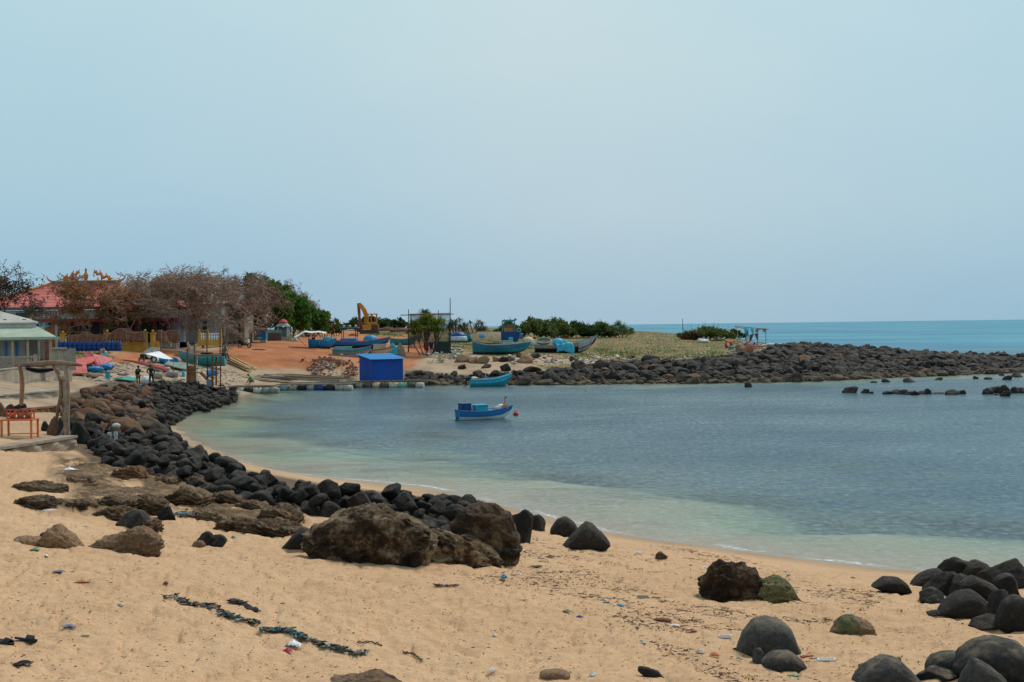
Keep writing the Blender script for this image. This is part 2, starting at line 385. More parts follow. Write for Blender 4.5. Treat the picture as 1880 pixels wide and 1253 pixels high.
# the veil of high cloud is brightest towards the middle of the view and bluer to both sides
at = wn('ShaderNodeMath', operation='ABSOLUTE'); sb = wn('ShaderNodeMath', operation='SUBTRACT'); sb.inputs[1].default_value = .04; t.links.new(sx.outputs[0], sb.inputs[0]); t.links.new(sb.outputs[0], at.inputs[0])
vr = wn('ShaderNodeValToRGB'); t.links.new(at.outputs[0], vr.inputs[0]); vr.color_ramp.elements[0].position = .03; vr.color_ramp.elements[1].position = .38
vr.color_ramp.elements[0].color = (.99, .99, .985, 1); vr.color_ramp.elements[1].color = (.81, .93, .98, 1)
m3 = wn('ShaderNodeMix', data_type='RGBA', blend_type='MULTIPLY'); m3.inputs[0].default_value = 1.; t.links.new(m2.outputs[2], m3.inputs[6]); t.links.new(vr.outputs[0], m3.inputs[7])
bg = wn('ShaderNodeBackground'); bg.inputs[1].default_value = .1; wo = wn('ShaderNodeOutputWorld'); t.links.new(m3.outputs[2], bg.inputs[0]); t.links.new(bg.outputs[0], wo.inputs[0])
SC.view_settings.view_transform = 'Standard'; SC.view_settings.look = 'None'; SC.view_settings.exposure = 0.0; SC.view_settings.gamma = 1
SC.cycles.max_bounces = 6; SC.cycles.transparent_max_bounces = 8; SC.cycles.caustics_reflective = False; SC.cycles.caustics_refractive = False
try: SC.cycles.use_denoising = True
except Exception: pass

# ------------------------------------------------------------------ ground sheet
def poly_w(px, py, poly, soft):
    """soft membership of picture points in an outline, used for where soils change"""
    x, y = px, py; ins = np.zeros(len(x), bool); dm = np.full(len(x), 1e9); k = len(poly)
    for i in range(k):
        (x0, y0), (x1, y1) = poly[i], poly[(i + 1) % k]
        c = ((y0 > y) != (y1 > y)) & (x < (x1 - x0) * (y - y0) / (y1 - y0 + 1e-9) + x0); ins ^= c
        dx, dy = x1 - x0, y1 - y0; tt = np.clip(((x - x0) * dx + (y - y0) * dy) / (dx * dx + dy * dy + 1e-9), 0, 1)
        dm = np.minimum(dm, np.hypot(x - x0 - tt * dx, (y - y0 - tt * dy) * 2))
    s = np.where(ins, dm, -dm); return np.clip(.5 + s / (2 * soft), 0, 1)
DIRT = [[(395, 645), (440, 628), (500, 618), (560, 613), (640, 605), (745, 604), (790, 625), (830, 640), (760, 668), (745, 680), (700, 690), (600, 675), (560, 680), (470, 674), (400, 662), (330, 655), (230, 668), (190, 664), (215, 645), (300, 643)],
        [(1050, 622), (1150, 620), (1240, 626), (1180, 640), (1100, 642)], [(400, 640), (760, 640), (740, 662), (560, 672), (480, 668)]]
GRASS = [[(105, 643), (205, 643), (200, 660), (120, 664)], [(420, 606), (560, 604), (555, 618), (430, 626)], [(620, 596), (750, 598), (760, 616), (680, 618)],
         [(760, 598), (1160, 598), (1330, 603), (1420, 612), (1410, 640), (1330, 657), (1230, 664), (1120, 668), (1060, 655), (980, 652), (900, 655), (830, 640), (760, 620)],
         [(990, 672), (1060, 670), (1070, 678), (1000, 680)]]
ROCKZ = [[(740, 712), (740, 680), (870, 690), (1000, 686), (1110, 671), (1250, 662), (1350, 653), (1430, 642), (1500, 628), (1880, 648), (2300, 655), (2300, 690), (1880, 688), (1500, 704), (1000, 712)],
         [(120, 725), (200, 700), (330, 698), (440, 720), (440, 745), (300, 775), (300, 795), (440, 862), (600, 890), (830, 920), (960, 950), (960, 985), (840, 975), (600, 940), (430, 930), (260, 880), (180, 860), (120, 810)]]
SHELF = [[(100, 835), (230, 850), (330, 880), (430, 905), (560, 940), (555, 975), (430, 975), (330, 940), (280, 930), (200, 950), (80, 935), (150, 900), (100, 880)]]
svals = np.concatenate([np.linspace(-1.6, -.45, 14)[:-1], np.linspace(-.45, -.37, 24)[:-1], np.linspace(-.37, .37, 800), np.linspace(.37, .48, 24)[1:], np.linspace(.48, 1.6, 14)[1:]])
yv = np.concatenate([[-60, -30, -10, 0, 5, 9], np.exp(np.linspace(math.log(12), math.log(620), 680)), [700, 800, 900]])
S, Y = np.meshgrid(svals, yv); X = S * np.maximum(Y, 12)
xf, yf = X.ravel(), Y.ravel(); zf = height(xf, yf)
nu, nv_ = len(svals), len(yv)
ii = np.arange(nu * nv_).reshape(nv_, nu)
F = np.stack([ii[:-1, :-1].ravel(), ii[:-1, 1:].ravel(), ii[1:, 1:].ravel(), ii[1:, :-1].ravel()], 1)
pxv, pyv = proj(np.stack([xf, yf, zf], 1))
jit = fbm(np.stack([xf * .5, yf * .35, 0 * xf], 1), 3, 41)
def zone(pl, soft, ja=0.0):
    w = np.zeros(len(xf))
    for p in pl: w = np.maximum(w, poly_w(pxv + jit * ja, pyv + jit * ja * .35, p, soft))
    return w
valid = (yf > 9)
zr, zg, zk, zs = zone(DIRT, 7, 14) * valid, zone(GRASS, 5, 14) * valid, zone(ROCKZ, 5) * valid, zone(SHELF, 14, 20) * valid
zf = zf + zs * (.16 * ridged(np.stack([xf * .8 + yf * .25, yf * .55 - xf * .2, 0 * xf], 1), 5, 61) + .03) * (zf > .3)
farland = np.clip((yf - 230) / 60, 0, 1) * (pxv < 1450); zg = np.maximum(zg, farland * .9 * (1 - np.minimum(zr * 1.5, 1)))
def ground_mat():
    t = NT("ground_soil"); g = t.n('ShaderNodeNewGeometry'); co = g.outputs['Position']
    a = t.n('ShaderNodeAttribute', attribute_name="zone"); s = t.n('ShaderNodeSeparateColor'); t.l(a.outputs['Color'], s.inputs[0])
    sep = t.n('ShaderNodeSeparateXYZ'); t.l(co, sep.inputs[0])
    nb = t.noise(co, .35, 4, .55); nf = t.noise(co, 6, 5, .65); nf2 = t.noise(co, 38, 4, .7)
    sand = t.ramp(nb, [(.3, (.46, .272, .150)), (.5, (.53, .325, .184)), (.72, (.59, .378, .224))])
    sand = t.mix(.5, sand, t.ramp(nf, [(.25, (.34, .19, .098)), (.5, (.53, .33, .186)), (.8, (.66, .445, .27))]))
    grn = t.ramp(nf2, [(.28, .74), (.5, 1.), (.72, 1.2)]); sand = t.mix(1., sand, grn, 'MULTIPLY')
    n7 = t.noise(co, 1.15, 6, .7)                                    # darker organic specks gathered in bands
    band = t.math('MULTIPLY', t.ramp(n7, [(.54, 0.), (.66, 1.)]), t.ramp(t.noise(co, 22, 3, .6), [(.56, 0.), (.64, 1.)]))
    sand = t.mix(t.math('MULTIPLY', band, .55), sand, (.10, .06, .032))
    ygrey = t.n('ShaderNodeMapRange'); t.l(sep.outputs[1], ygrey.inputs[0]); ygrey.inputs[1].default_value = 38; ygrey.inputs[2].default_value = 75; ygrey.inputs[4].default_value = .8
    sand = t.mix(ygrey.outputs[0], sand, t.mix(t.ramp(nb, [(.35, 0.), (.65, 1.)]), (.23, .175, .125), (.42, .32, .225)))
    wet = t.n('ShaderNodeMapRange'); t.l(t.math('ADD', sep.outputs[2], t.math('MULTIPLY', nb, .25)), wet.inputs[0]); wet.inputs[1].default_value = .10; wet.inputs[2].default_value = .34; wet.inputs[3].default_value = .8; wet.inputs[4].default_value = 0.
    sand = t.mix(wet.outputs[0], sand, (.29, .205, .135))
    dirt = t.ramp(t.noise(co, .25, 6, .7), [(.3, (.27, .095, .04)), (.5, (.42, .16, .07)), (.7, (.50, .24, .12))])
    dirt = t.mix(1., dirt, t.ramp(nf, [(.3, .75), (.7, 1.15)]), 'MULTIPLY')
    c = t.mix(s.outputs[0], sand, dirt)
    gr = t.ramp(t.noise(co, .5, 6, .7), [(.3, (.065, .085, .022)), (.46, (.13, .13, .045)), (.56, (.24, .16, .075)), (.7, (.31, .155, .08))])
    gf = t.math('MULTIPLY', s.outputs[1], t.ramp(t.noise(co, .8, 5, .7), [(.25, .75), (.5, 1.)]))
    c = t.mix(gf, c, gr)
    rk = t.ramp(nf, [(.3, (.03, .022, .016)), (.7, (.09, .065, .045))]); c = t.mix(t.math('MULTIPLY', s.outputs[2], .85), c, rk)
    sh = t.ramp(t.noise(co, 2.2, 7, .72), [(.3, (.04, .024, .013)), (.5, (.13, .08, .043)), (.66, (.27, .185, .11))])
    shf = t.math('MULTIPLY', a.outputs['Alpha'], t.ramp(t.noise(co, .8, 6, .7), [(.36, 0.), (.46, 1.)])); c = t.mix(shf, c, sh)
    # sea bed: pale sand with darker weed patches
    bed = t.n('ShaderNodeMapRange'); t.l(sep.outputs[2], bed.inputs[0]); bed.inputs[1].default_value = 0.; bed.inputs[2].default_value = -.35
    bedc = t.mix(t.ramp(t.noise(co, .16, 6, .7, dist=.6), [(.5, 0.), (.62, 1.)]), (.38, .39, .26), (.13, .15, .09))
    c = t.mix(bed.outputs[0], c, bedc)
    b = t.bump(nf, .8, .05); b = t.bump(nf2, .6, .012, b)
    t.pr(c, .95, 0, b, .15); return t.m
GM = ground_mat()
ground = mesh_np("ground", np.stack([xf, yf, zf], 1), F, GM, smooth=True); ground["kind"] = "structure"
ca = ground.data.color_attributes.new("zone", 'FLOAT_COLOR', 'POINT')
ca.data.foreach_set("color", np.stack([zr, zg, zk, zs], 1).astype(np.float32).ravel())

# ------------------------------------------------------------------ sea
def sea_mat():
    t = NT("sea_water"); g = t.n('ShaderNodeNewGeometry'); co = g.outputs['Position']
    a = t.n('ShaderNodeAttribute', attribute_name="depth"); dep = a.outputs['Fac']
    sep = t.n('ShaderNodeSeparateXYZ'); t.l(co, sep.inputs[0])
    def mr(v, a0, a1, b0, b1):
        m = t.n('ShaderNodeMapRange'); t.l(v, m.inputs[0])
        for k, q in enumerate((a0, a1, b0, b1)): m.inputs[k + 1].default_value = q
        return m.outputs[0]
    far = mr(sep.outputs[1], 205, 330, 0, 1)
    mp = t.n('ShaderNodeMapping'); mp.inputs['Scale'].default_value = (1., 1.7, 1.); mp.inputs['Rotation'].default_value = (0, 0, .35); t.l(co, mp.inputs[0])
    n1 = t.noise(mp.outputs[0], 2.6, 4, .62, dist=.3); n2 = t.noise(mp.outputs[0], 8., 3, .6); n3 = t.noise(mp.outputs[0], .3, 3, .5)
    amp = t.ramp(t.noise(co, .045, 4, .6), [(.35, .45), (.65, 1.)])       # gusts roughen some patches more
    amp = t.math('MULTIPLY', amp, mr(dep, .0, .8, .35, 1.))
    h = t.math('ADD', t.math('MULTIPLY', n1, .085), t.math('MULTIPLY', n2, .022)); h = t.math('ADD', h, t.math('MULTIPLY', n3, .22))
    hb = t.math('MULTIPLY', h, t.math('MULTIPLY', amp, .8))
    nrm = t.bump(hb, 1., 1.0)
    bay = t.mix(t.ramp(t.noise(co, .05, 5, .6), [(.38, 0.), (.62, 1.)]), (.040, .080, .108), (.058, .104, .118))
    dpn = t.math('MULTIPLY', dep, t.ramp(t.noise(co, .11, 6, .65, dist=.5), [(.3, .3), (.5, .8), (.7, 1.6)]))      # weed beds and sand bars
    trn = t.math('POWER', 2.718, t.math('MULTIPLY', t.math('MULTIPLY', dpn, dpn), -4.5))
    bay = t.mix(mr(dpn, .1, .8, 1., 0.), bay, (.115, .17, .145))
    body = t.mix(far, bay, t.mix(t.ramp(t.noise(co, .008, 3, .5), [(.4, 0.), (.6, 1.)]), (.035, .18, .29), (.075, .29, .36)))
    trn = t.math('MULTIPLY', trn, t.math('SUBTRACT', 1., far), clamp=True)
    fr = t.n('ShaderNodeFresnel', _IOR=1.33); t.l(nrm, fr.inputs['Normal'])
    frl = t.math('MINIMUM', fr.outputs[0], t.math('MULTIPLY_ADD', far, -.10, .36))
    mpf = t.n('ShaderNodeMapping'); mpf.inputs['Scale'].default_value = (1.15, .75, 1.); t.l(co, mpf.inputs[0])
    chop = t.ramp(t.noise(mpf.outputs[0], 3.0, 6, .75), [(.32, .5), (.5, .93), (.68, 1.6)]); patch = t.ramp(t.noise(co, .05, 4, .6), [(.35, .82), (.65, 1.14)])
    frl = t.math('MULTIPLY', frl, t.math('MULTIPLY', chop, patch))                # noise painted into the sky reflection, for wavelets too small for the sheet
    gl = t.n('ShaderNodeBsdfGlossy', _Roughness=.14); t.l(nrm, gl.inputs['Normal']); gl.inputs[0].default_value = (.92, .95, .96, 1)
    df = t.n('ShaderNodeBsdfDiffuse'); t.l(body, df.inputs[0])
    tr = t.n('ShaderNodeBsdfTransparent'); t.l(t.mix(mr(dep, 0, .8, 0, 1), (.97, .98, .95), (.66, .84, .76)), tr.inputs[0])
    m1 = t.n('ShaderNodeMixShader'); t.l(trn, m1.inputs[0]); t.l(df.outputs[0], m1.inputs[1]); t.l(tr.outputs[0], m1.inputs[2])
    m2 = t.n('ShaderNodeMixShader'); t.l(frl, m2.inputs[0]); t.l(m1.outputs[0], m2.inputs[1]); t.l(gl.outputs[0], m2.inputs[2])
    # foam at the lip of the beach, small white crests outside, painted glints
    fm = t.math('MULTIPLY', mr(t.math('ABSOLUTE', t.math('SUBTRACT', dep, t.math('MULTIPLY', t.noise(co, .5, 3), .05))), .0, .014, 1, 0), t.ramp(t.noise(co, 7, 4, .7), [(.42, 0.), (.6, 1.)]))
    fm = t.math('MULTIPLY', fm, t.math('MULTIPLY', mr(sep.outputs[1], 60, 70, 1, 0), t.ramp(t.noise(co, .35, 3, .6), [(.42, .0), (.6, 1.)])))
    mp2 = t.n('ShaderNodeMapping'); mp2.inputs['Scale'].default_value = (.06, .16, 1.); t.l(co, mp2.inputs[0])
    cap = t.math('MULTIPLY', t.ramp(t.noise(mp2.outputs[0], 1.7, 6, .75), [(.705, 0.), (.735, 1.)]), far)
    lipf = t.math('MULTIPLY', far, mr(dep, .2, 1.3, .8, 0)); lipf = t.math('MULTIPLY', lipf, t.ramp(t.noise(co, .35, 4, .7), [(.4, 0.), (.55, 1.)]))
    painted_glint = t.math('MULTIPLY', t.ramp(t.noise(mp.outputs[0], 2.3, 5, .7), [(.70, 0.), (.76, .45)]), mr(dep, .05, .3, .4, 1.))  # light glints painted as white flecks in the foam colour
    fo = t.math('MAXIMUM', t.math('MAXIMUM', fm, cap), t.math('MAXIMUM', lipf, painted_glint), clamp=True)
    fd = t.n('ShaderNodeBsdfDiffuse'); fd.inputs[0].default_value = (.8, .82, .82, 1)
    m3 = t.n('ShaderNodeMixShader'); t.l(t.math('MULTIPLY', fo, .85), m3.inputs[0]); t.l(m2.outputs[0], m3.inputs[1]); t.l(fd.outputs[0], m3.inputs[2])
    t.l(m3.outputs[0], t.out.inputs[0]); return t.m
ys = np.concatenate([[20, 24], np.exp(np.linspace(math.log(27), math.log(110), 480)), np.exp(np.linspace(math.log(110), math.log(600), 330))[1:], np.exp(np.linspace(math.log(620), math.log(45000), 40))])
ss = np.concatenate([np.linspace(-1.6, -.4, 10)[:-1], np.linspace(-.4, .4, 760), np.linspace(.4, 1.6, 10)[1:]])
S2, Y2 = np.meshgrid(ss, ys); X2 = S2 * Y2; x2, y2 = X2.ravel(), Y2.ravel(); hh = hbase(x2, y2)
dp = np.where(y2 > 600, 8, np.maximum(-hh, 0)); nu2, nv2 = len(ss), len(ys); ii = np.arange(nu2 * nv2).reshape(nv2, nu2)
F2 = np.stack([ii[:-1, :-1].ravel(), ii[:-1, 1:].ravel(), ii[1:, 1:].ravel(), ii[1:, :-1].ravel()], 1)
keep = (hh[F2].min(1) < .5) | (y2[F2].max(1) > 600)
PW_ = np.stack([x2, y2, 0 * x2], 1); gust = np.clip(.75 + .9 * fbm(PW_ * .05, 3, 71), .25, 1.4); rot_ = np.stack([x2 * .9 + y2 * .35, y2 * 1.5 - x2 * .5, 0 * x2], 1)
lam = np.clip(y2 / 90, 1, 3.2)                                   # only the longer waves survive where the grid is coarse
wz = gust * np.clip(dp / .35, 0, 1) * (.020 * ridged(rot_ * 1.35, 2, 73) * (y2 < 85) + .030 * fbm(rot_ * .62, 2, 75) * (y2 < 170) + .05 * fbm(rot_ * .2, 2, 77)) * np.clip((420 - y2) / 150, 0, 1)
sea = mesh_np("sea", np.stack([x2, y2, wz], 1), F2[keep], sea_mat(), smooth=True); sea["kind"] = "structure"
at_ = sea.data.attributes.new("depth", 'FLOAT', 'POINT'); at_.data.foreach_set("value", dp.astype(np.float32))

# ------------------------------------------------------------------ rocks
def boulder_dirs(V, seed, k=11, p=9, am=.055):
    r = np.random.default_rng(seed); k = int(r.integers(7, 14)); p = r.uniform(12, 36); N = r.normal(size=(k, 3)); N /= np.linalg.norm(N, axis=1)[:, None]; N = np.concatenate([N, [[0, 0, -1]], -N[:4]]); h = r.uniform(.62, 1.12, len(N))
    d = np.maximum(V @ N.T, 0) / h; rad = (d ** p).sum(1) ** (-1 / p); rad = np.minimum(rad, 1.3)
    rad = rad * (1 + am * 2.2 * fbm(V * 1.9 + seed, 4, seed) + am * .4 * fbm(V * 6 + seed, 2, seed + 3))
    return V * rad[:, None]
def rotm(r):
    q = r.normal(size=4); q /= np.linalg.norm(q); w, x, y, z = q
    return np.array([[1 - 2 * (y * y + z * z), 2 * (x * y - z * w), 2 * (x * z + y * w)], [2 * (x * y + z * w), 1 - 2 * (x * x + z * z), 2 * (y * z - x * w)], [2 * (x * z - y * w), 2 * (y * z + x * w), 1 - 2 * (x * x + y * y)]])
BV = {}
def bvar(level, k):
    if (level, k) not in BV:
        V, Fc = ico(level); BV[(level, k)] = (boulder_dirs(V, 100 + k), Fc)
    return BV[(level, k)]
def world_poly(pl): return [tuple(G(*p[:2])[:2]) if len(p) == 2 else tuple(GD(p[0], p[1])[:2]) for p in pl]
def in_poly(x, y, poly):
    ins = np.zeros(len(x), bool); k = len(poly)
    for i in range(k):
        (x0, y0), (x1, y1) = poly[i], poly[(i + 1) % k]
        ins ^= ((y0 > y) != (y1 > y)) & (x < (x1 - x0) * (y - y0) / (y1 - y0 + 1e-12) + x0)
    return ins
def scatter(poly, rfun, seed, tries, maxn, rmin=.5):
    """dart throwing: radii from rfun, big stones first"""
    r = np.random.default_rng(seed); P = np.array(poly); lo, hi = P.min(0), P.max(0)
    xs = r.uniform(lo[0], hi[0], tries); yy = r.uniform(lo[1], hi[1], tries); k = in_poly(xs, yy, poly); xs, yy = xs[k], yy[k]
    rad = rfun(xs, yy, r); o = np.argsort(-rad * r.uniform(.1, 1, len(rad))); cell = 1.6; grid = {}; out = []
    for i in o:
        x, y, q = xs[i], yy[i], rad[i]; cx, cy = int(x // cell), int(y // cell); ok = True
        for a in (-1, 0, 1):
            for b in (-1, 0, 1):
                for (x1, y1, q1) in grid.get((cx + a, cy + b), ()):
                    if (x - x1) ** 2 + (y - y1) ** 2 < ((q + q1) * rmin) ** 2: ok = False; break
                if not ok: break
            if not ok: break
        if ok:
            grid.setdefault((cx, cy), []).append((x, y, q)); out.append((x, y, q))
            if len(out) >= maxn: break
    return out
ROCKS = []     # (x, y, z, radius xyz, rotz, variant, material, label, group)
PILE = [(132, 800), (128, 760), (150, 738), (190, 722), (240, 722), (300, 713), (360, 712), (432, 727), (430, 740), (345, 760), (298, 780), (280, 797), (330, 829), (390, 859), (440, 883), (520, 905),
        (600, 918), (700, 928), (830, 943), (955, 970), (930, 985), (840, 985), (700, 960), (600, 950), (520, 946), (430, 924), (350, 898), (260, 872), (195, 852), (170, 822)]
pw = world_poly(PILE)
def rp_(xs, ys, r):
    return np.clip(r.lognormal(-1.36, .33, len(xs)), .14, .44) * np.where(ys > 100, 1.2, 1.) * np.where(ys < 52, .72, 1)
pile = scatter(pw, rp_, 3, 40000, 2400, .74)
for k, (x, y, q) in enumerate(pile):
    px, py = proj(np.array([[x, y, 1.5]])); px = px[0]
    rusty = (px < 272) and (y > 52) and (y < 114); h = hz(x, y)
    sq = rng.uniform(.62, .9)
    ROCKS.append((x, y, h + q * sq * rng.uniform(.25, .5), (q * rng.uniform(.95, 1.3), q * rng.uniform(.85, 1.1), q * sq), rng.uniform(0, 6.3), k % 14, 1 if (rusty and rng.random() < .85) or (not rusty and rng.random() < .0) else 0,
                  ("rusty brown boulder in the pile behind the driftwood frame" if rusty else "rounded black boulder in the stone pile along the bay shore"), "rusty boulders in the pile by the driftwood frame" if rusty else "black boulders piled along the curved bay shore"))
pile2 = scatter(pw, lambda xs, ys, r: np.clip(r.lognormal(-1.3, .25, len(xs)), .2, .42) * np.where(ys < 52, .68, 1.), 5, 9000, 480, 1.2)
for k, (x, y, q) in enumerate(pile2):
    px = proj(np.array([[x, y, 1.5]]))[0][0]; rusty = (px < 272) and (y > 52) and (y < 114)
    ROCKS.append((x, y, hz(x, y) + .30 + q * .4, (q * 1.15, q, q * .8), rng.uniform(0, 6.3), (k + 5) % 14, 1 if (rusty and rng.random() < .85) or (not rusty and rng.random() < .0) else 0,
                  ("rusty brown boulder in the pile behind the driftwood frame" if rusty else "rounded black boulder in the stone pile along the bay shore"), "rusty boulders in the pile by the driftwood frame" if rusty else "black boulders piled along the curved bay shore"))
SPIT = [(742, 708), (745, 688), (800, 686), (850, 692), (900, 690), (960, 688), (1040, 684), (1075, 674), (1110, 672), (1160, 668), (1240, 664), (1300, 662), (1350, 657), (1400, 650), (1440, 640), (1475, 228, 0), (1600, 228, 0),
        (1750, 225, 0), (1880, 220, 0), (2250, 222, 0), (2250, 150, 0), (1990, 682), (1880, 685), (1800, 688), (1700, 692), (1600, 696), (1500, 701), (1370, 704), (1280, 705), (1150, 706), (1050, 708), (870, 708)]
sw = world_poly(SPIT)
def rs_(xs, ys, r): return np.clip(r.lognormal(-1.0, .42, len(xs)), .18, .85) * np.where((xs < -2) & (ys < 175), .8, 1.)
spit = scatter(sw, rs_, 4, 80000, 11000, .72)
for k, (x, y, q) in enumerate(spit):
    sq = rng.uniform(.5, .9); h = hz(x, y) - .08
    ROCKS.append((x, y, max(h, -.3) + q * sq * rng.uniform(.2, .5), (q * rng.uniform(.95, 1.35), q * rng.uniform(.8, 1.1), q * sq), rng.uniform(0, 6.3), k % 14, 1 if rng.random() < .035 else 2,
                  "weathered dark boulder on the long rocky spit across the bay", "dark boulders covering the long rocky spit"))
def rock_px(x0, x1, ytop, ybase, label, mat=0, group=None, dratio=.85, var=None, lift=0, D=None):
    """a stone whose foot shows at ybase between the columns x0 and x1"""
    g = (G((x0 + x1) / 2, ybase) if D is None else W((x0 + x1) / 2, ybase, D)) if D != 0 else W0((x0 + x1) / 2, ybase, .0); D = g[1]; xc = (x0 + x1) / 2; x0, x1 = xc - (xc - x0) * 1.13, xc + (x1 - xc) * 1.13; ytop -= (ybase - ytop) * .06; w = (x1 - x0) * D / FP / 2; h = (ybase - ytop) * D / FP
    r_ = np.random.default_rng(int(x0 * 7 + ytop)); rz_ = h * .8; g[2] = max(g[2], -.05); ROCKS.append((g[0], D + w * dratio * .8, g[2] + h - rz_ * 1.02 + lift, (w, w * dratio, rz_), r_.uniform(-.4, .4), int(r_.integers(0, 14)) if var is None else var, mat, label, group, True))
bay = "small dark rocks standing in the shallow bay"
for (a, b, c, d) in [(1552, 1577, 712, 722), (1583, 1598, 713, 722), (1597, 1605, 718, 723), (1622, 1640, 719, 724), (1636, 1655, 716, 723), (1650, 1668, 717, 724), (1664, 1678, 720, 725), (1673, 1688, 718, 726), (1686, 1700, 718, 724),
                     (1699, 1713, 716, 724), (1712, 1736, 720, 724), (1735, 1758, 716, 725), (1756, 1768, 718, 724), (1764, 1776, 718, 724), (1805, 1822, 713, 724), (1818, 1840, 711, 722), (1838, 1860, 711, 724),
                     (1840, 1858, 716, 728), (1858, 1875, 713, 722), (1868, 1890, 714, 722), (1826, 1834, 723, 726)]:
    rock_px(a, b, c, d, "dark stone in the broken line of rocks off the spit", 0, bay, D=0)
rock_px(1368, 1383, 704, 711, "small black rock alone in the water just off the spit", 0, D=0)
for (a, b, c, d) in [(1620, 1636, 697, 702), (1660, 1680, 696, 702), (1720, 1732, 694, 698), (1788, 1798, 691, 696), (1810, 1822, 693, 697), (1845, 1860, 691, 698), (1835, 1845, 686, 690), (1860, 1878, 686, 692), (1600, 1612, 699, 703)]:
    rock_px(a, b, c, d, "low wet rock just off the foot of the spit", 0, "low wet rocks off the foot of the spit", D=0)
for (a, b, c, d) in [(358, 372, 747, 754), (368, 384, 749, 756), (379, 396, 743, 750), (398, 406, 742, 747), (272, 284, 771, 777), (300, 309, 778, 782)]:
    rock_px(a, b, c, d, "wet black rock in the shallows off the boulder point", 0, "wet rocks in the shallows at the boulder point", D=0)
# the stones one can point at
NEARR = [(516, 572, 966, 1008, "pitted grey stone peeking out behind the left end of the great boulder", 0), (935, 978, 950, 997, "smooth grey boulder against the right flank of the tall craggy rock", 0),
         (1012, 1064, 948, 986, "rounded black boulder at the water's edge behind the angular black one", 0), (1036, 1120, 957, 1008, "angular black boulder on the sand where the stone pile ends", 0),
         (975, 1000, 953, 975, "small dark stone beside the waterline near the craggy rock", 0),
         (218, 262, 943, 972, "dark round stone sunk at the end of the brown rock ledge", 0), (284, 319, 935, 957, "smooth dark stone leaning beside the brown ledge block", 0),
         (363, 388, 980, 1000, "left one of the pair of dark stones on open sand", 0), (379, 409, 986, 1004, "right one of the pair of dark stones on open sand", 0),
         (270, 292, 1012, 1021, "flat grey pebble in front of the pitted tan rock", 0), (72, 88, 980, 990, "small black stone behind the tan rounded rock", 0),
         (1204, 1224, 1014, 1027, "lone brown pebble stone on the beach near the waterline", 1), (1610, 1676, 1060, 1090, "flat black rock where the wet sand meets the right stone heap", 0),
         (1365, 1475, 1134, 1204, "large domed grey boulder half buried in sand with dusty patches", 4), (1400, 1492, 1195, 1232, "low smooth grey stone at the foot of the domed boulder", 4), (1384, 1412, 1199, 1220, "small grey stone left of the low smooth stone", 4),
         (1696, 1742, 1088, 1109, "low grey slab stone on sand at the edge of the black heap", 4), (1704, 1730, 1122, 1132, "small flat grey pebble on sand below the black heap", 4), (1785, 1836, 1134, 1152, "small pointed dark rock at the foot of the black heap", 0),
         (1575, 1706, 1208, 1262, "dark granular boulder rising at the bottom edge of the beach", 4), (1584, 1650, 1236, 1266, "small grey stone in front of the dark granular boulder", 4), (1708, 1790, 1198, 1241, "pale worn grey boulder beside the big bottom corner rock", 4),
         (1770, 1925, 1172, 1256, "big smooth grey boulder with drilled pits in the bottom corner", 4), (1770, 1865, 1207, 1275, "pointed grey boulder with sharp ridge in the bottom corner", 4), (1700, 1765, 1233, 1256, "flat grey stone at the bottom edge beside the corner boulders", 4),
         (1680, 1742, 1044, 1078, "long black boulder at the seaward tip of the right heap", 0), (1736, 1785, 1032, 1062, "hollowed black boulder near the seaward tip of the right heap", 0), (1766, 1832, 1029, 1064, "rounded black boulder topping the right heap", 0),
         (1812, 1900, 1038, 1082, "broad black boulder behind the top of the right heap", 0), (1714, 1768, 1058, 1094, "black boulder in the middle front of the right heap", 0), (1745, 1790, 1062, 1096, "squat black boulder wedged mid heap on the right", 0),
         (1776, 1856, 1056, 1104, "slanting long black boulder lying across the right heap", 0), (1830, 1880, 1066, 1098, "black wedge shaped rock near the picture edge in the right heap", 0),
         (1734, 1825, 1084, 1136, "largest black boulder at the front of the right heap", 0), (1820, 1872, 1100, 1145, "smooth black boulder between the two largest of the right heap", 0), (1837, 1905, 1090, 1160, "tall black boulder cut by the picture edge in the right heap", 0),
         (140, 185, 885, 905, "brown stone block on the sand left of the ledge", 1), (545, 575, 906, 930, "tan brown stone among black boulders near the ledge", 1)]
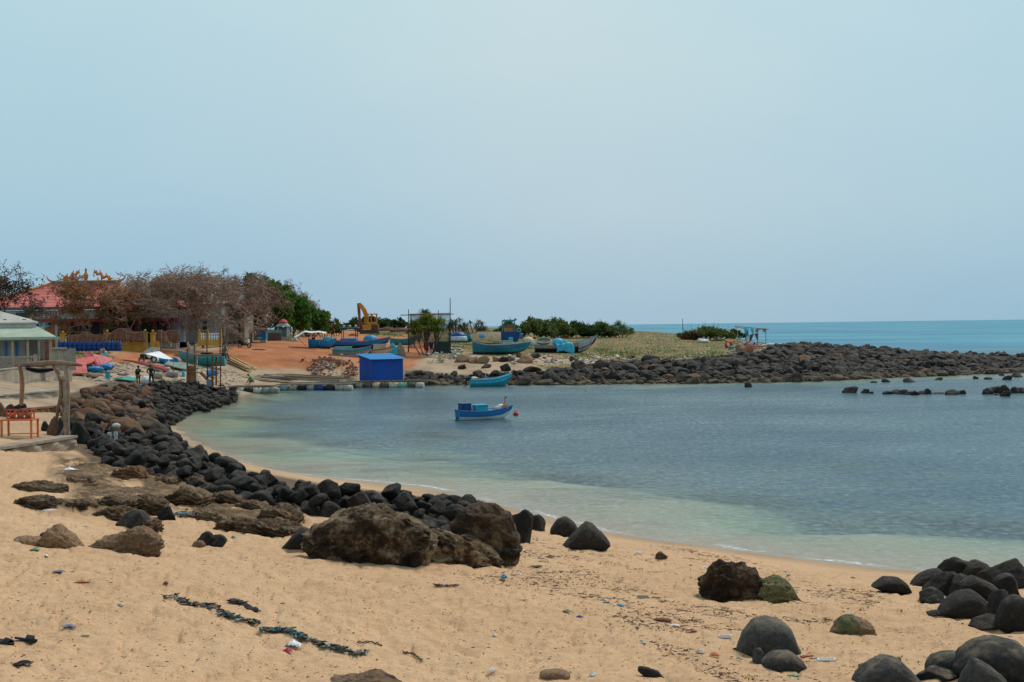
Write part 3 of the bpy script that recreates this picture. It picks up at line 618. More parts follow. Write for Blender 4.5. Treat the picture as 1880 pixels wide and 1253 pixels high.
OUTL = {(1365, 1475): [(1358, 1190, 1202), (1372, 1155, 1206), (1390, 1138, 1208), (1415, 1133, 1208), (1440, 1138, 1208), (1458, 1150, 1208), (1468, 1178, 1210), (1484, 1202, 1212)],
        (1400, 1492): [(1400, 1206, 1236), (1425, 1197, 1238), (1455, 1198, 1238), (1478, 1212, 1238), (1492, 1232, 1238)], (1575, 1706): [(1575, 1240, 1270), (1600, 1222, 1270), (1635, 1208, 1270), (1660, 1214, 1270), (1685, 1235, 1270), (1706, 1256, 1270)],
        (1708, 1790): [(1706, 1214, 1240), (1720, 1201, 1240), (1750, 1198, 1242), (1790, 1196, 1240)], (1770, 1925): [(1765, 1212, 1240), (1785, 1185, 1250), (1810, 1175, 1256), (1850, 1172, 1256), (1890, 1178, 1256), (1925, 1205, 1256)],
        (1770, 1865): [(1768, 1255, 1280), (1785, 1225, 1280), (1798, 1206, 1280), (1830, 1225, 1280), (1852, 1240, 1280), (1868, 1266, 1280)], (1036, 1120): [(1033, 998, 1002), (1050, 980, 1004), (1066, 966, 1006), (1078, 956, 1008), (1090, 960, 1008), (1108, 975, 1008), (1122, 988, 1006)],
        (1012, 1064): [(1010, 964, 982), (1025, 950, 984), (1040, 947, 986), (1055, 956, 986), (1066, 970, 984)], (1734, 1825): [(1731, 1120, 1124), (1750, 1098, 1128), (1770, 1086, 1132), (1795, 1083, 1136), (1815, 1095, 1138), (1828, 1116, 1136)],
        (1837, 1905): [(1835, 1124, 1150), (1850, 1098, 1156), (1870, 1089, 1160), (1890, 1092, 1164), (1905, 1112, 1160)], (1610, 1676): [(1606, 1074, 1078), (1630, 1060, 1084), (1655, 1061, 1088), (1670, 1070, 1090), (1679, 1086, 1090)],
        (1776, 1856): [(1772, 1066, 1078), (1795, 1055, 1090), (1830, 1072, 1104), (1860, 1094, 1106)], (516, 572): [(512, 1004, 1007), (535, 980, 1006), (555, 967, 1008), (580, 972, 1008)], (1766, 1832): [(1763, 1052, 1062), (1780, 1036, 1064), (1800, 1028, 1066), (1818, 1034, 1066), (1835, 1052, 1064)],
        (1680, 1742): [(1677, 1070, 1074), (1695, 1054, 1078), (1715, 1046, 1080), (1730, 1043, 1078), (1745, 1054, 1074)]}
OUTQ = [q for q in NEARR if (q[0], q[1]) in OUTL]
for (a, b, c, d, lb, m) in NEARR:
    if (a, b) not in OUTL: rock_px(a, b, c, d, lb, m)
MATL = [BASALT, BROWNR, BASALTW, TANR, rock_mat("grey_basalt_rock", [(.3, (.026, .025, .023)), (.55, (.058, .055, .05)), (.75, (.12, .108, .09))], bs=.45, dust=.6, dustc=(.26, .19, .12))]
special = [r for r in ROCKS if len(r) > 9]; rest = [r for r in ROCKS if len(r) == 9]
rest.sort(key=lambda r: -((r[3][0] + r[3][2] * .7) / r[1] * (1 if r[0] / r[1] < .37 else 0)))
NI = 296 - len(special) - len(OUTQ); indiv = special + rest[:NI]; mass = rest[NI:]
BM_ = {}
for r in indiv:
    near = r[1] < 60
    key = (5 if r[1] < 34 else 4 if near else 3, int(r[5]), r[6])
    if key not in BM_:
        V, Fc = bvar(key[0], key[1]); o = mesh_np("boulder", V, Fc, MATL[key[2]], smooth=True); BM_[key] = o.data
    else: o = link(bpy.data.objects.new("boulder", BM_[key]))
    o.name = "boulder"; o.location = (r[0], r[1], r[2]); o.scale = r[3]; o.rotation_euler = (rng.uniform(-.25, .25), rng.uniform(-.25, .25), r[4]) if len(r) == 9 else (0, 0, r[4])
    tag(o, r[7], "boulder", r[8])
VV, FF, MI, SM = [], [], [], []; off = 0
for r in mass:
    V, Fc = bvar(2 if r[1] > 80 else 3, int(r[5])); c, s = math.cos(r[4]), math.sin(r[4]); Q = V * np.array(r[3]); Q = np.stack([Q[:, 0] * c - Q[:, 1] * s, Q[:, 0] * s + Q[:, 1] * c, Q[:, 2]], 1) + np.array(r[:3])
    VV.append(Q); FF.append(Fc + off); MI.append(np.full(len(Fc), r[6])); SM.append(np.full(len(Fc), r[1] < 100)); off += len(V)
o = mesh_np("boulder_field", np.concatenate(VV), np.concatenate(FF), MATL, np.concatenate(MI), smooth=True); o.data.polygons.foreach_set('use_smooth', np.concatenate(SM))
tag(o, "dense field of countless smaller dark boulders covering the spit and filling the shore pile", "boulders", None, "stuff")

def rugged(name, x0, x1, ytop, ybase, label, mats, seed, depth=.7, level=6, rough=.22, flat=0., lean=0., tilt=0., cat="rock", squ=2.6, strat=.05, rz=0., sink=.12, second=None, prof=None, fr=1.):
    g = G((x0 + x1) / 2, ybase); D = g[1]; w = (x1 - x0) * D / FP / 2; h = (ybase - ytop) * D / FP
    V, Fc = ico(level); V = V.copy()
    rad = (np.abs(V) ** squ).sum(1) ** (-1 / squ); U = V * rad[:, None]; C_ = U * 1.0
    q = U * np.array([w, w * depth, h * .55]) / max(h * .55, .2) * .9 * fr
    big = ridged(q * .9 + seed * 3.7, 3, seed); mid = ridged(q * 2.6 + seed, 4, seed + 2); fine = fbm(q * 9, 4, seed + 9)
    stp = q[:, 2] * 2.2 + 1.2 * fbm(q * .8, 2, seed + 4); ter = (stp - np.floor(stp)); ter = np.minimum(ter * 1.6, 1) - ter
    pit = -np.clip(vn(q * 3.4 + 7, seed + 6) - .25, 0, 1) * 1.1
    dd = rough * (.34 * big + .3 * mid + .2 * fine + .5 * pit) + strat * ter * 3.5 - rough * .28
    if prof:
        xs_ = [((p[0] - x0) / (x1 - x0)) * 2 - 1 for p in prof]; tp = [(ybase - p[1]) / (ybase - ytop) for p in prof]; bt = [(ybase - p[2]) / (ybase - ytop) for p in prof]
        u = U[:, 0].clip(-1, 1); T_ = np.interp(u, xs_, tp); B_ = np.interp(u, xs_, bt) - .14; pz = np.clip(C_[:, 2], -1, 1); zz = B_ + (T_ - B_) * (pz + 1) / 2
        Q = np.stack([U[:, 0] * w, U[:, 1] * w * depth, zz * h], 1) + V * (dd * min(h, w))[:, None]; off = -.09 * h
    else:
        U = U * (1 + dd)[:, None]
        if flat: U[:, 2] = np.where(U[:, 2] > flat, flat + (U[:, 2] - flat) * .35, U[:, 2])
        U[:, 0] += lean * U[:, 2]; U[:, 2] += tilt * U[:, 0]
        U[:, :2] *= np.where(U[:, 2] < 0, 1 + sink * U[:, 2], 1)[:, None]
        hz_ = h / (np.percentile(U[:, 2], 99) + .15); Q = U * np.array([w / max(np.percentile(U[:, 0], 99), -np.percentile(U[:, 0], 1)), w * depth, hz_]); off = hz_ * .12
    c, s = math.cos(rz), math.sin(rz); Q = np.stack([Q[:, 0] * c - Q[:, 1] * s, Q[:, 0] * s + Q[:, 1] * c, Q[:, 2]], 1)
    mi = None
    if second is not None:
        cen = Q[Fc].mean(1); mi = (second(cen / np.array([w, w * depth, h]), fbm(cen * 4, 3, 77)) > 0).astype(int)
    o = mesh_np(name, Q, Fc, mats, mi, smooth=True, loc=(g[0], D + w * depth * .75, g[2] + off)); tag(o, label, cat); return o
for k, (a, b, c, d, lb, m) in enumerate(OUTQ):
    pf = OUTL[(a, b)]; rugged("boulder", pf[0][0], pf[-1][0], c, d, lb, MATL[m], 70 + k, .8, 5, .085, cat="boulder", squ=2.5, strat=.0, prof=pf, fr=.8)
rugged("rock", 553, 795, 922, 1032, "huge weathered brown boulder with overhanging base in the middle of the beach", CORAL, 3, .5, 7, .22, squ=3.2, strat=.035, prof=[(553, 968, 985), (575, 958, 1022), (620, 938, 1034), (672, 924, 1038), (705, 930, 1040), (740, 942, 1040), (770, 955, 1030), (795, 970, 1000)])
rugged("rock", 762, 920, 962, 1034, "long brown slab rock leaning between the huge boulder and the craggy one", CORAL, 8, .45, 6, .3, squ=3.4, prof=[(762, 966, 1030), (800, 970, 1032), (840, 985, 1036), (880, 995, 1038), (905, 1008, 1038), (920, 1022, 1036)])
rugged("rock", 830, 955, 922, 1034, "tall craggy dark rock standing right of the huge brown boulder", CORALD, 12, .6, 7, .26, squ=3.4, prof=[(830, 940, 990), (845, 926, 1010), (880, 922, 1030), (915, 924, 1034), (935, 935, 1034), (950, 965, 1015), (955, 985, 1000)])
rugged("rock", 1291, 1428, 1032, 1104, "craggy black and brown rock on the beach touching the mossy one", CORALD, 21, .5, 6, .46, squ=3.4, fr=.9, prof=[(1291, 1066, 1085), (1306, 1043, 1096), (1330, 1034, 1104), (1360, 1037, 1108), (1388, 1050, 1108), (1410, 1068, 1108), (1428, 1092, 1108)])
rugged("rock", 1370, 1478, 1054, 1108, "green mossy hump of rock beside the craggy black rock", MOSSR, 24, .6, 6, .22, squ=2.6, prof=[(1370, 1085, 1106), (1400, 1066, 1110), (1430, 1057, 1112), (1450, 1066, 1112), (1464, 1084, 1112), (1478, 1104, 1112)])
rugged("rock", 1530, 1612, 1131, 1164, "low sandy rock with green algae cap lying alone on sand", [TANR, MOSSR], 27, .7, 6, .24, squ=2.6, second=lambda c, n: .55 - abs(c[:, 0] + .25) * 1.4 + .6 * n, prof=[(1530, 1152, 1172), (1548, 1134, 1172), (1572, 1132, 1172), (1590, 1140, 1172), (1604, 1144, 1172), (1612, 1156, 1170)])
rugged("rock", 163, 292, 966, 1014, "pitted tan rock with ragged top on the left of the beach", TANR, 31, .5, 6, .34, squ=3, prof=[(163, 996, 1006), (190, 985, 1012), (215, 980, 1018), (240, 970, 1018), (258, 966, 1018), (275, 980, 1016), (292, 985, 1006)])
rugged("rock", 68, 146, 964, 1004, "rounded orange tan rock on the left of the beach", TANR, 34, .7, 6, .26, squ=2.4, prof=[(68, 985, 1008), (85, 968, 1010), (105, 965, 1010), (125, 980, 1010), (146, 998, 1010)])
rugged("rock", 20, 75, 986, 1000, "low crumbly pale rock at the left end of the beach", TANR, 35, .7, 5, .4)
rugged("rock", 570, 752, 1200, 1262, "sand covered grey rock ridge at the bottom edge of the beach", [TANR, BASALT], 37, .5, 6, .2, squ=2.6, second=lambda c, n: c[:, 0] * .8 + 1.3 * n - .3, prof=[(570, 1266, 1290), (610, 1246, 1290), (650, 1247, 1290), (685, 1236, 1290), (715, 1248, 1290), (752, 1274, 1290)])
rugged("rock", 352, 376, 993, 1005, "small tan stone in front of the pair of dark stones", TANR, 38, .7, 4, .15)
rugged("rock", 992, 1048, 1233, 1246, "low tan lump of sandstone near the bottom edge", TANR, 39, .7, 5, .2)
rugged("rock", 1172, 1222, 1222, 1244, "thin grey slab poking out of the sand at the bottom", BASALT, 40, .35, 5, .15, prof=[(1172, 1220, 1232), (1190, 1223, 1244), (1210, 1232, 1250), (1222, 1246, 1250)])
SH = [(112, 168, 868, 888, "flat brown ledge rock nearest the low concrete wall"), (205, 262, 838, 884, "rust coloured lump at the head of the rock ledge"), (125, 250, 898, 915, "long low brown ledge with tan left end"), (112, 168, 912, 938, "brown ledge rock at the left of the ledge group"),
      (165, 240, 905, 935, "thick dark brown ledge slab in the middle of the ledge group"), (222, 298, 895, 938, "blocky brown ledge end with squared face"), (165, 262, 925, 952, "brown ledge slab sloping down to the dark round stone"), (225, 290, 945, 970, "thin brown ledge tongue behind the dark stone"),
      (205, 258, 862, 886, "orange brown block of rock under the black boulders"), (300, 382, 885, 930, "dark brown rounded ledge below the black boulder pile"), (372, 440, 893, 935, "rusty brown ledge hump below the black boulders"), (428, 490, 905, 945, "brown ledge hump right of the rusty one"), (478, 548, 915, 962, "brown broken ledge left of the huge boulder"),
      (345, 430, 930, 958, "flat weathered ledge beside the heap of coloured litter"), (395, 480, 945, 978, "lowest brown ledge reaching onto the open sand"), (450, 545, 945, 985, "pale sand covered ledge near the huge boulder"), (20, 105, 908, 932, "low brown ledge lump at the far left of the beach"), (15, 110, 880, 902, "dark flat ledge under the low wall at the far left"),
      (270, 330, 868, 892, "flat dark ledge at the foot of the boulder pile"), (320, 385, 870, 893, "grey brown ledge tucked under the boulder pile")]
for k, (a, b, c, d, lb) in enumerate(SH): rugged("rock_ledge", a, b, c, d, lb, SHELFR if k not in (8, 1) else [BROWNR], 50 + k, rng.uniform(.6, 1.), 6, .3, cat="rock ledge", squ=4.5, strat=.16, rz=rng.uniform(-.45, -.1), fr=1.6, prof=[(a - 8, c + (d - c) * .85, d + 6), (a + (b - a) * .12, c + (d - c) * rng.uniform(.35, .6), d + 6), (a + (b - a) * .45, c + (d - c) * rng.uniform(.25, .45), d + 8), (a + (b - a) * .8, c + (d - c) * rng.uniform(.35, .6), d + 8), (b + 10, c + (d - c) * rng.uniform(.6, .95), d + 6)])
# ------------------------------------------------------------------ plants
def leaf_mat(name, stops, scale=.9):
    t = NT(name); g = t.n('ShaderNodeNewGeometry'); n = t.noise(g.outputs['Position'], scale, 4, .7); n2 = t.noise(g.outputs['Position'], 9, 2, .5)
    c = t.mix(.45, t.ramp(n, stops), t.ramp(n2, stops)); p = t.pr(c, .75, spec=.2)
    tr = t.n('ShaderNodeBsdfTranslucent'); t.l(c, tr.inputs[0]); m = t.n('ShaderNodeMixShader'); m.inputs[0].default_value = .25
    t.l(p.outputs[0], m.inputs[1]); t.l(tr.outputs[0], m.inputs[2]); t.l(m.outputs[0], t.out.inputs[0]); return t.m
BARK = M((.22, .155, .115), .9, .35, 2., .3, (.07, .05, .04), .5)
BARKD = M((.10, .066, .05), .9, .35, 2., .3, (.05, .03, .025), .5)
TWIG = M((.36, .25, .19), .9, .4, .6, .3, (.06, .035, .025), .2)
TWIGD = M((.085, .055, .045), .9, .4, .6, .3, (.04, .03, .025), .2)
TWIGP = M((.30, .19, .15), .9, .4, .6, .2, (.12, .07, .05), .2)
RUSTL = leaf_mat("withered_leaves", [(.3, (.16, .06, .03)), (.48, (.34, .13, .055)), (.6, (.40, .20, .06)), (.7, (.20, .22, .045))])
DRYL = leaf_mat("dry_seed_clusters", [(.3, (.07, .035, .022)), (.6, (.16, .08, .05)), (.8, (.26, .15, .08))])
GREEN = leaf_mat("green_leaves", [(.3, (.025, .065, .012)), (.5, (.07, .16, .024)), (.7, (.17, .28, .045))], .7)
GREEND = leaf_mat("dark_green_leaves", [(.3, (.015, .032, .010)), (.5, (.04, .075, .02)), (.7, (.085, .13, .035))], .7)
OLIVE = leaf_mat("olive_scrub_leaves", [(.3, (.04, .06, .018)), (.5, (.11, .15, .035)), (.64, (.18, .19, .055)), (.78, (.24, .15, .08))], .5)
LIME = leaf_mat("yellow_green_leaves", [(.3, (.06, .08, .012)), (.55, (.16, .20, .02)), (.75, (.26, .28, .04))], 1.)
REDL = leaf_mat("reddish_dry_leaves", [(.3, (.07, .022, .014)), (.55, (.16, .05, .03)), (.75, (.22, .10, .05))], 1.)
def quads(P, N, sz, r, asp=.6):
    """leaf sized faces at points P"""
    k = len(P); a = r.normal(size=(k, 3)); a = a + N * .0; a /= np.linalg.norm(a, axis=1)[:, None]; b = np.cross(a, r.normal(size=(k, 3))); b /= np.linalg.norm(b, axis=1)[:, None] + 1e-9
    s = (sz * r.uniform(.6, 1.35, k))[:, None]; a = a * s; b = b * s * asp
    V = np.stack([P - a, P + b, P + a, P - b], 1).reshape(-1, 3); F = np.arange(4 * k).reshape(k, 4); return V, F
def tubes(S, E, R0, R1, n=3):
    """many thin limbs: one open tube per segment"""
    S, E = np.array(S), np.array(E); d = E - S; d /= np.linalg.norm(d, axis=1)[:, None] + 1e-9
    a = np.where(np.abs(d[:, 2:3]) < .9, np.array([[0, 0, 1.]]), np.array([[1., 0, 0]])); u = np.cross(d, a); u /= np.linalg.norm(u, axis=1)[:, None]; w = np.cross(d, u)
    V = []
    for P, Rr in ((S - d * .01, R0), (E, R1)):
        for j in range(n):
            an = 2 * math.pi * j / n; V.append(P + (u * math.cos(an) + w * math.sin(an)) * np.array(Rr)[:, None])
    V = np.stack(V, 1).reshape(-1, 3); k = len(S); base = np.arange(k)[:, None] * 2 * n
    F = np.concatenate([base + np.array([[j, (j + 1) % n, n + (j + 1) % n, n + j]]) for j in range(n)], 1).reshape(-1, 4); return V, F
def bare_tree(loc, H, wid, seed, label, trunk_mat=BARK, twig=TWIG, leaf=None, leafn=0, leafsz=.16, stems=1, trunk=.24, depth=7, lean=0, group=None, dense=1., paint=None, low=.3, name="bare_tree"):
    r = np.random.default_rng(seed); root = thing(name, loc, 0, label, "tree", group)
    S, E, A, B, TS, TE, TA, TB, tips = [], [], [], [], [], [], [], [], []
    def grow(p, d, ln, rad, k):
        nseg = 2 if k < 3 else 1; q = p
        for i in range(nseg):
            d2 = d + r.normal(size=3) * .16; d2 /= np.linalg.norm(d2); e = q + d2 * ln / nseg; r2 = rad * (.86 if nseg == 2 else .72)
            (TS if k < 2 else S).append(q); (TE if k < 2 else E).append(e); (TA if k < 2 else A).append(rad); (TB if k < 2 else B).append(r2); q = e; d = d2; rad = r2
        if k >= depth: tips.append(q); return
        if k >= depth - 2: tips.append(q)
        m = 2 if r.random() < (.45 if dense <= 1 else .25) else 3
        for j in range(m):
            nd = d + r.normal(size=3) * np.array([.62, .62, .34]); hh = (q[2]) / H
            out = np.array([q[0], q[1], 0]); nd += out / max(wid, 1) * .25; nd[2] += .16 if hh < .7 else -.12
            if hh > .86: nd[2] = min(nd[2], .45)
            if math.hypot(q[0], q[1]) > wid * .46: nd[:2] -= out[:2] / wid * 1.3
            nd /= np.linalg.norm(nd); grow(q, nd, ln * r.uniform(.66, .88), rad * r.uniform(.58, .78), k + 1)
    for i in range(stems):
        a = r.uniform(0, 6.3) + 2.1 * i; sp = .0; d = np.array([math.cos(a) * .35 * (stems > 1) + lean, math.sin(a) * .3 * (stems > 1), 1.]); d /= np.linalg.norm(d)
        grow(np.array([math.cos(a) * sp * wid * .15, math.sin(a) * sp * .5, -.2]), d, H * low, trunk, 0)
    T = np.array(tips); top = np.percentile(T[:, 2], 97); wx = np.percentile(np.abs(T[:, 0] - T[:, 0].mean()), 92); fz = H / top; fx = np.clip((wid / 2) / max(wx, .1), .6, 1.7)
    def sc(P): P = np.array(P).copy(); P[:, 2] *= fz; P[:, 0] *= fx; P[:, 1] *= min(fx, 1.2); return P
    V, F = tubes(sc(TS), sc(TE), TA, TB, 7); mi = None; mats = [trunk_mat]
    if paint: c = V[F].mean(1); mi = (c[:, 2] < paint).astype(int); mats = [trunk_mat, M((.55, .53, .5), .9, .2)]
    mesh_np("trunk", V, F, mats, mi, smooth=True, parent=root)
    V, F = tubes(sc(S), sc(E), np.maximum(A, .024), np.maximum(B, .02), 3); V2, F2 = [], []
    mats = [twig]; mi = np.zeros(len(F), int)
    if leafn:
        T = sc(T); P = np.repeat(T, leafn, 0) + r.normal(size=(len(T) * leafn, 3)) * .13; q, f = quads(P, 0, leafsz, r); F = np.concatenate([F, f + len(V)]); V = np.concatenate([V, q]); mats.append(leaf); mi = np.concatenate([mi, np.ones(len(f), int)])
    mesh_np("crown", V, F, mats, mi, parent=root); return root
def bush(loc, blobs, n, sz, mat, seed, label, name="bush", cat="bush", group=None, stems=6, asp=.6, twigs=None, upright=False):
    """foliage gathered in uneven clumps on branching stems; blobs = (x, y, z, rx, ry, rz) in metres from the foot"""
    r = np.random.default_rng(seed); root = thing(name, loc, 0, label, cat, group); P = []
    vol = np.array([b[3] * b[5] for b in blobs]); vol = vol / vol.sum(); S, E, A, B = [], [], [], []
    for b, v in zip(blobs, vol):
        k = int(n * v); ncl = max(8, k // 26); d = r.normal(size=(ncl, 3)); d /= np.linalg.norm(d, axis=1)[:, None]; d[:, 2] = np.abs(d[:, 2]) * np.where(r.random(ncl) < .8, 1, -.6)
        c = np.array(b[:3]) + d * np.array(b[3:6]) * r.uniform(.55, 1.04, ncl)[:, None]; cs_ = c[r.integers(0, ncl, k)] + r.normal(size=(k, 3)) * np.array([.14, .14, .12]) * min(b[3], b[5]) * 1.5; P.append(cs_)
        for q in c[:stems]:
            m = np.array([b[0] * .8, b[1] * .5, b[2] * .4]); S += [np.array([b[0] * .4, 0, -.1]), m]; E += [m, q]; A += [.07, .045]; B += [.045, .015]
    P = np.concatenate(P); P = P[P[:, 2] > -.1]; V, F = quads(P, 0, sz, r, asp); mesh_np("foliage", V, F, mat, parent=root)
    V, F = tubes(S, E, A, B, 4); mesh_np("stem", V, F, BARKD, parent=root)
    if twigs: 
        ts, te = [], []
        for i in range(twigs[0]):
            b = blobs[r.integers(0, len(blobs))]; p = np.array([b[0] + r.uniform(-.8, .8) * b[3], b[1], b[2] + b[5] * .6]); ts.append(p); te.append(p + np.array([r.normal() * .25, 0, 1]) * twigs[1] * r.uniform(.5, 1))
        V, F = tubes(ts, te, [.03] * len(ts), [.012] * len(ts), 3); mesh_np("twig", V, F, TWIGP, parent=root)
    return root
def U(D): return D / FP
TREES = [(8, 138, 487, 80, "dark leafless tree behind the green awned house at the picture edge", BARKD, TWIGD, DRYL, 2, .1, 2, None),
         (62, 148, 542, 36, "small thin leafless tree beside the big dark one near the house", BARKD, TWIGD, None, 0, .1, 1, None),
         (190, 153, 510, 112, "tree with rust coloured withered leaves in front of the red temple roof", BARK, TWIG, RUSTL, 3, .12, 2, None),
         (236, 154, 520, 92, "rusty leaved tree whose trunk stands behind the draped nets by the temple", BARK, TWIG, RUSTL, 1, .11, 2, None),
         (292, 160, 497, 125, "grey brown tree with seed clusters over the right end of the temple", BARK, TWIG, RUSTL, 1, .08, 2, None),
         (350, 153, 494, 150, "wide tree with white painted trunk behind the wooden stand", BARK, TWIG, DRYL, 1, .055, 2, 1.6),
         (374, 160, 495, 110, "tree with straight grey trunk next to the white painted one", BARK, TWIG, DRYL, 1, .055, 1, None),
         (415, 168, 496, 120, "bare brown tree behind the yellow fence", BARK, TWIG, DRYL, 1, .055, 2, None),
         (440, 172, 497, 100, "bare tree of many stems left of the blue kiosk", BARKD, TWIG, DRYL, 1, .055, 3, None),
         (470, 184, 508, 70, "bare grey tree rising over the blue kiosk and green thicket", BARK, TWIGP, DRYL, 1, .12, 2, None)]
for k, (px, D, top, wpx, lb, tm, tw, lf, ln_, lsz, st, pt) in enumerate(TREES):
    g = GD(px, D); H = W(px, top, D)[2] - g[2]; bare_tree(g, H * .93, wpx * U(D) * 1.15, 60 + k, lb, tm, tw, lf, ln_, lsz, st, .17 if wpx > 60 else .08, (8 if k in (4, 5, 7) else 7) if wpx > 60 else 6, paint=pt, dense=1 if k in (0, 1, 4, 5, 7) else 2, low=.36)
for k, (px, D, top, wpx, lb) in enumerate([(512, 205, 522, 60, "pale leafless shrub standing above the green thicket"), (538, 212, 541, 55, "pinkish bare shrub on top of the green thicket"), (562, 220, 552, 40, "smallest bare pink shrub at the seaward end of the thicket")]):
    g = GD(px, D); bare_tree(g, W(px, top, D)[2] - g[2], wpx * U(D), 90 + k, lb, BARK, TWIGP, None, 0, .1, 3, .1, 7, dense=2, name="bare_shrub")
def bush_px(px, D, top, wpx, n, sz, mat, seed, label, parts=5, **kw):
    g = GD(px, D); H = (W(px, top, D)[2] - g[2]) * 1.08; w = wpx * U(D) / 2; r = np.random.default_rng(seed + 500); bl = []
    for i in range(parts):
        f = (i + .5) / parts * 2 - 1; hh = H * (1 - .55 * abs(f) ** 2) * r.uniform(.8, 1.0) if kw.get('shape') is None else H * kw['shape'](f)
        bl.append((f * w * .8, r.uniform(-.15, .15) * w, hh * .48, w * 1.25 / parts + .25, w * .5, hh * .5))
    kw.pop('shape', None); return bush(g, bl, n, sz, mat, seed, label, **kw)
bush_px(492, 194, 512, 92, 14000, .22, GREEN, 1, "tallest bright green thicket behind the white kiosk and shrine", 6, shape=lambda f: .95 - .18 * f - .1 * f * f)
bush_px(530, 202, 531, 88, 11000, .22, GREEN, 2, "green thicket sloping down behind the small red roofed shrine", 6, shape=lambda f: .95 - .22 * f)
bush_px(568, 210, 556, 78, 7000, .22, GREEN, 3, "low green thicket near the seaward end of the slope", 5, shape=lambda f: .9 - .25 * f)
bush_px(455, 185, 560, 70, 5000, .2, GREEND, 4, "dark green undergrowth between the bare trunks and blue kiosk", 5)
bush_px(594, 214, 567, 36, 1800, .17, REDL, 5, "reddish brown dry bush at the end of the green thicket", 4, twigs=(10, .8))
bush_px(618, 225, 586, 30, 1200, .2, OLIVE, 6, "small olive bush where the thicket meets the dirt road", 3)
bush_px(672, 290, 582, 90, 4500, .28, GREEND, 7, "green scrub far behind the excavator on its left side", 6)
bush_px(722, 300, 586, 80, 2500, .28, GREEND, 8, "lower green scrub far behind the excavator on its right side", 5)
bush_px(428, 176, 586, 26, 900, .16, LIME, 9, "yellow green bush at the foot of the bare trees", 3)
def pandanus(px, D, top, wpx, seed, label, dead=.3):
    g = GD(px, D); H = W(px, top, D)[2] - g[2]; w = wpx * U(D) / 2; r = np.random.default_rng(seed); root = thing("screw_pine", g, 0, label, "screw pine"); V, F, mi = [], [], []
    S, E = [], []; n = 12
    for i in range(n):
        f = r.uniform(-1, 1); c = np.array([f * w * .8, r.uniform(-.4, .4) * w, H * (1 - .4 * f * f) * r.uniform(.45, .88)]); S.append(np.array([c[0] * .3, 0, -.1])); E.append(c)
        for j in range(46):
            a = r.uniform(0, 6.3); ln = r.uniform(.5, 1.) * H * .3; el = r.uniform(-.5, 1.2); d = np.array([math.cos(a) * math.cos(el), math.sin(a) * math.cos(el), math.sin(el)]); side = np.cross(d, [0, 0, 1.]); side /= np.linalg.norm(side) + 1e-6
            p1 = c + d * ln * .55; p2 = c + d * ln + np.array([0, 0, -ln * .55]); wd = .035
            b = len(V); V += [c - side * wd, c + side * wd, p1 + side * wd, p1 - side * wd, p2 + side * .01, p2 - side * .01]; F += [(b, b + 1, b + 2, b + 3), (b + 3, b + 2, b + 4, b + 5)]; m = 1 if (el < .1 and r.random() < dead * 2) else 0; mi += [m, m]
    mesh_np("crown", V, F, [GREEND, leaf_mat("dead_palm_blades", [(.3, (.09, .045, .028)), (.7, (.22, .13, .08))])], mi, parent=root); V, F = tubes(S, E, [.09] * n, [.05] * n, 5); mesh_np("trunk", V, F, BARKD, parent=root)
pandanus(782, 196, 562, 34, 1, "tall screw pine with dead blades rising behind the dark net screen", .6)
pandanus(838, 205, 579, 40, 2, "brown drooping screw pine just right of the net screen", .8)
pandanus(873, 208, 579, 50, 3, "green topped screw pine behind the cream hull", .35)
SCR = [(935, 228, 590, 55, "low green scrub behind the cabin boat"), (985, 225, 583, 85, "olive scrub with bare sprigs behind the cream round boat"), (1022, 228, 587, 80, "dark scrub hump behind the blue tarp boat"),
       (1062, 230, 592, 90, "flat green scrub behind the boat with grey bow"), (1102, 232, 593, 80, "green scrub strip between the long boat and the tussock")]
for k, (px, D, top, w_, lb) in enumerate(SCR): bush_px(px, D, top, w_, 6500, .17, OLIVE if k != 3 else GREEND, 20 + k, lb, 6, twigs=(9, 1.3))
bush_px(1140, 232, 591, 50, 2600, .24, OLIVE, 30, "spiky dry tussock ending the scrub row toward the sea", 4, asp=.12, twigs=(14, 1.))
bush_px(1300, 228, 601, 125, 7000, .16, OLIVE, 31, "low brown and green scrub mound before the tarp hut", 8, twigs=(22, 1.6))
bush_px(1268, 226, 611, 40, 1400, .14, REDL, 32, "reddish dry shrub at the near end of the scrub mound", 4)
bush_px(1352, 240, 606, 40, 1600, .16, GREEND, 33, "green scrub right beside the tarp hut", 4)
# multi-stem yellow green tree in front of the net screen
g = GD(785, 168); uu = U(168)
bush(g, [(-1.2, 0, 3.6, 1.0, .8, .7), (0, .2, 4.1, 1.1, .8, .7), (1.2, 0, 3.7, .9, .8, .8), (-.3, -.3, 3.1, 1.6, .8, .7), (1.3, 0, 2.9, .7, .6, .5), (-1.9, 0, 2.7, .6, .5, .4)], 3200, .13, LIME, 41, "yellow green leafy bush on bare splayed stems before the net screen", stems=9)
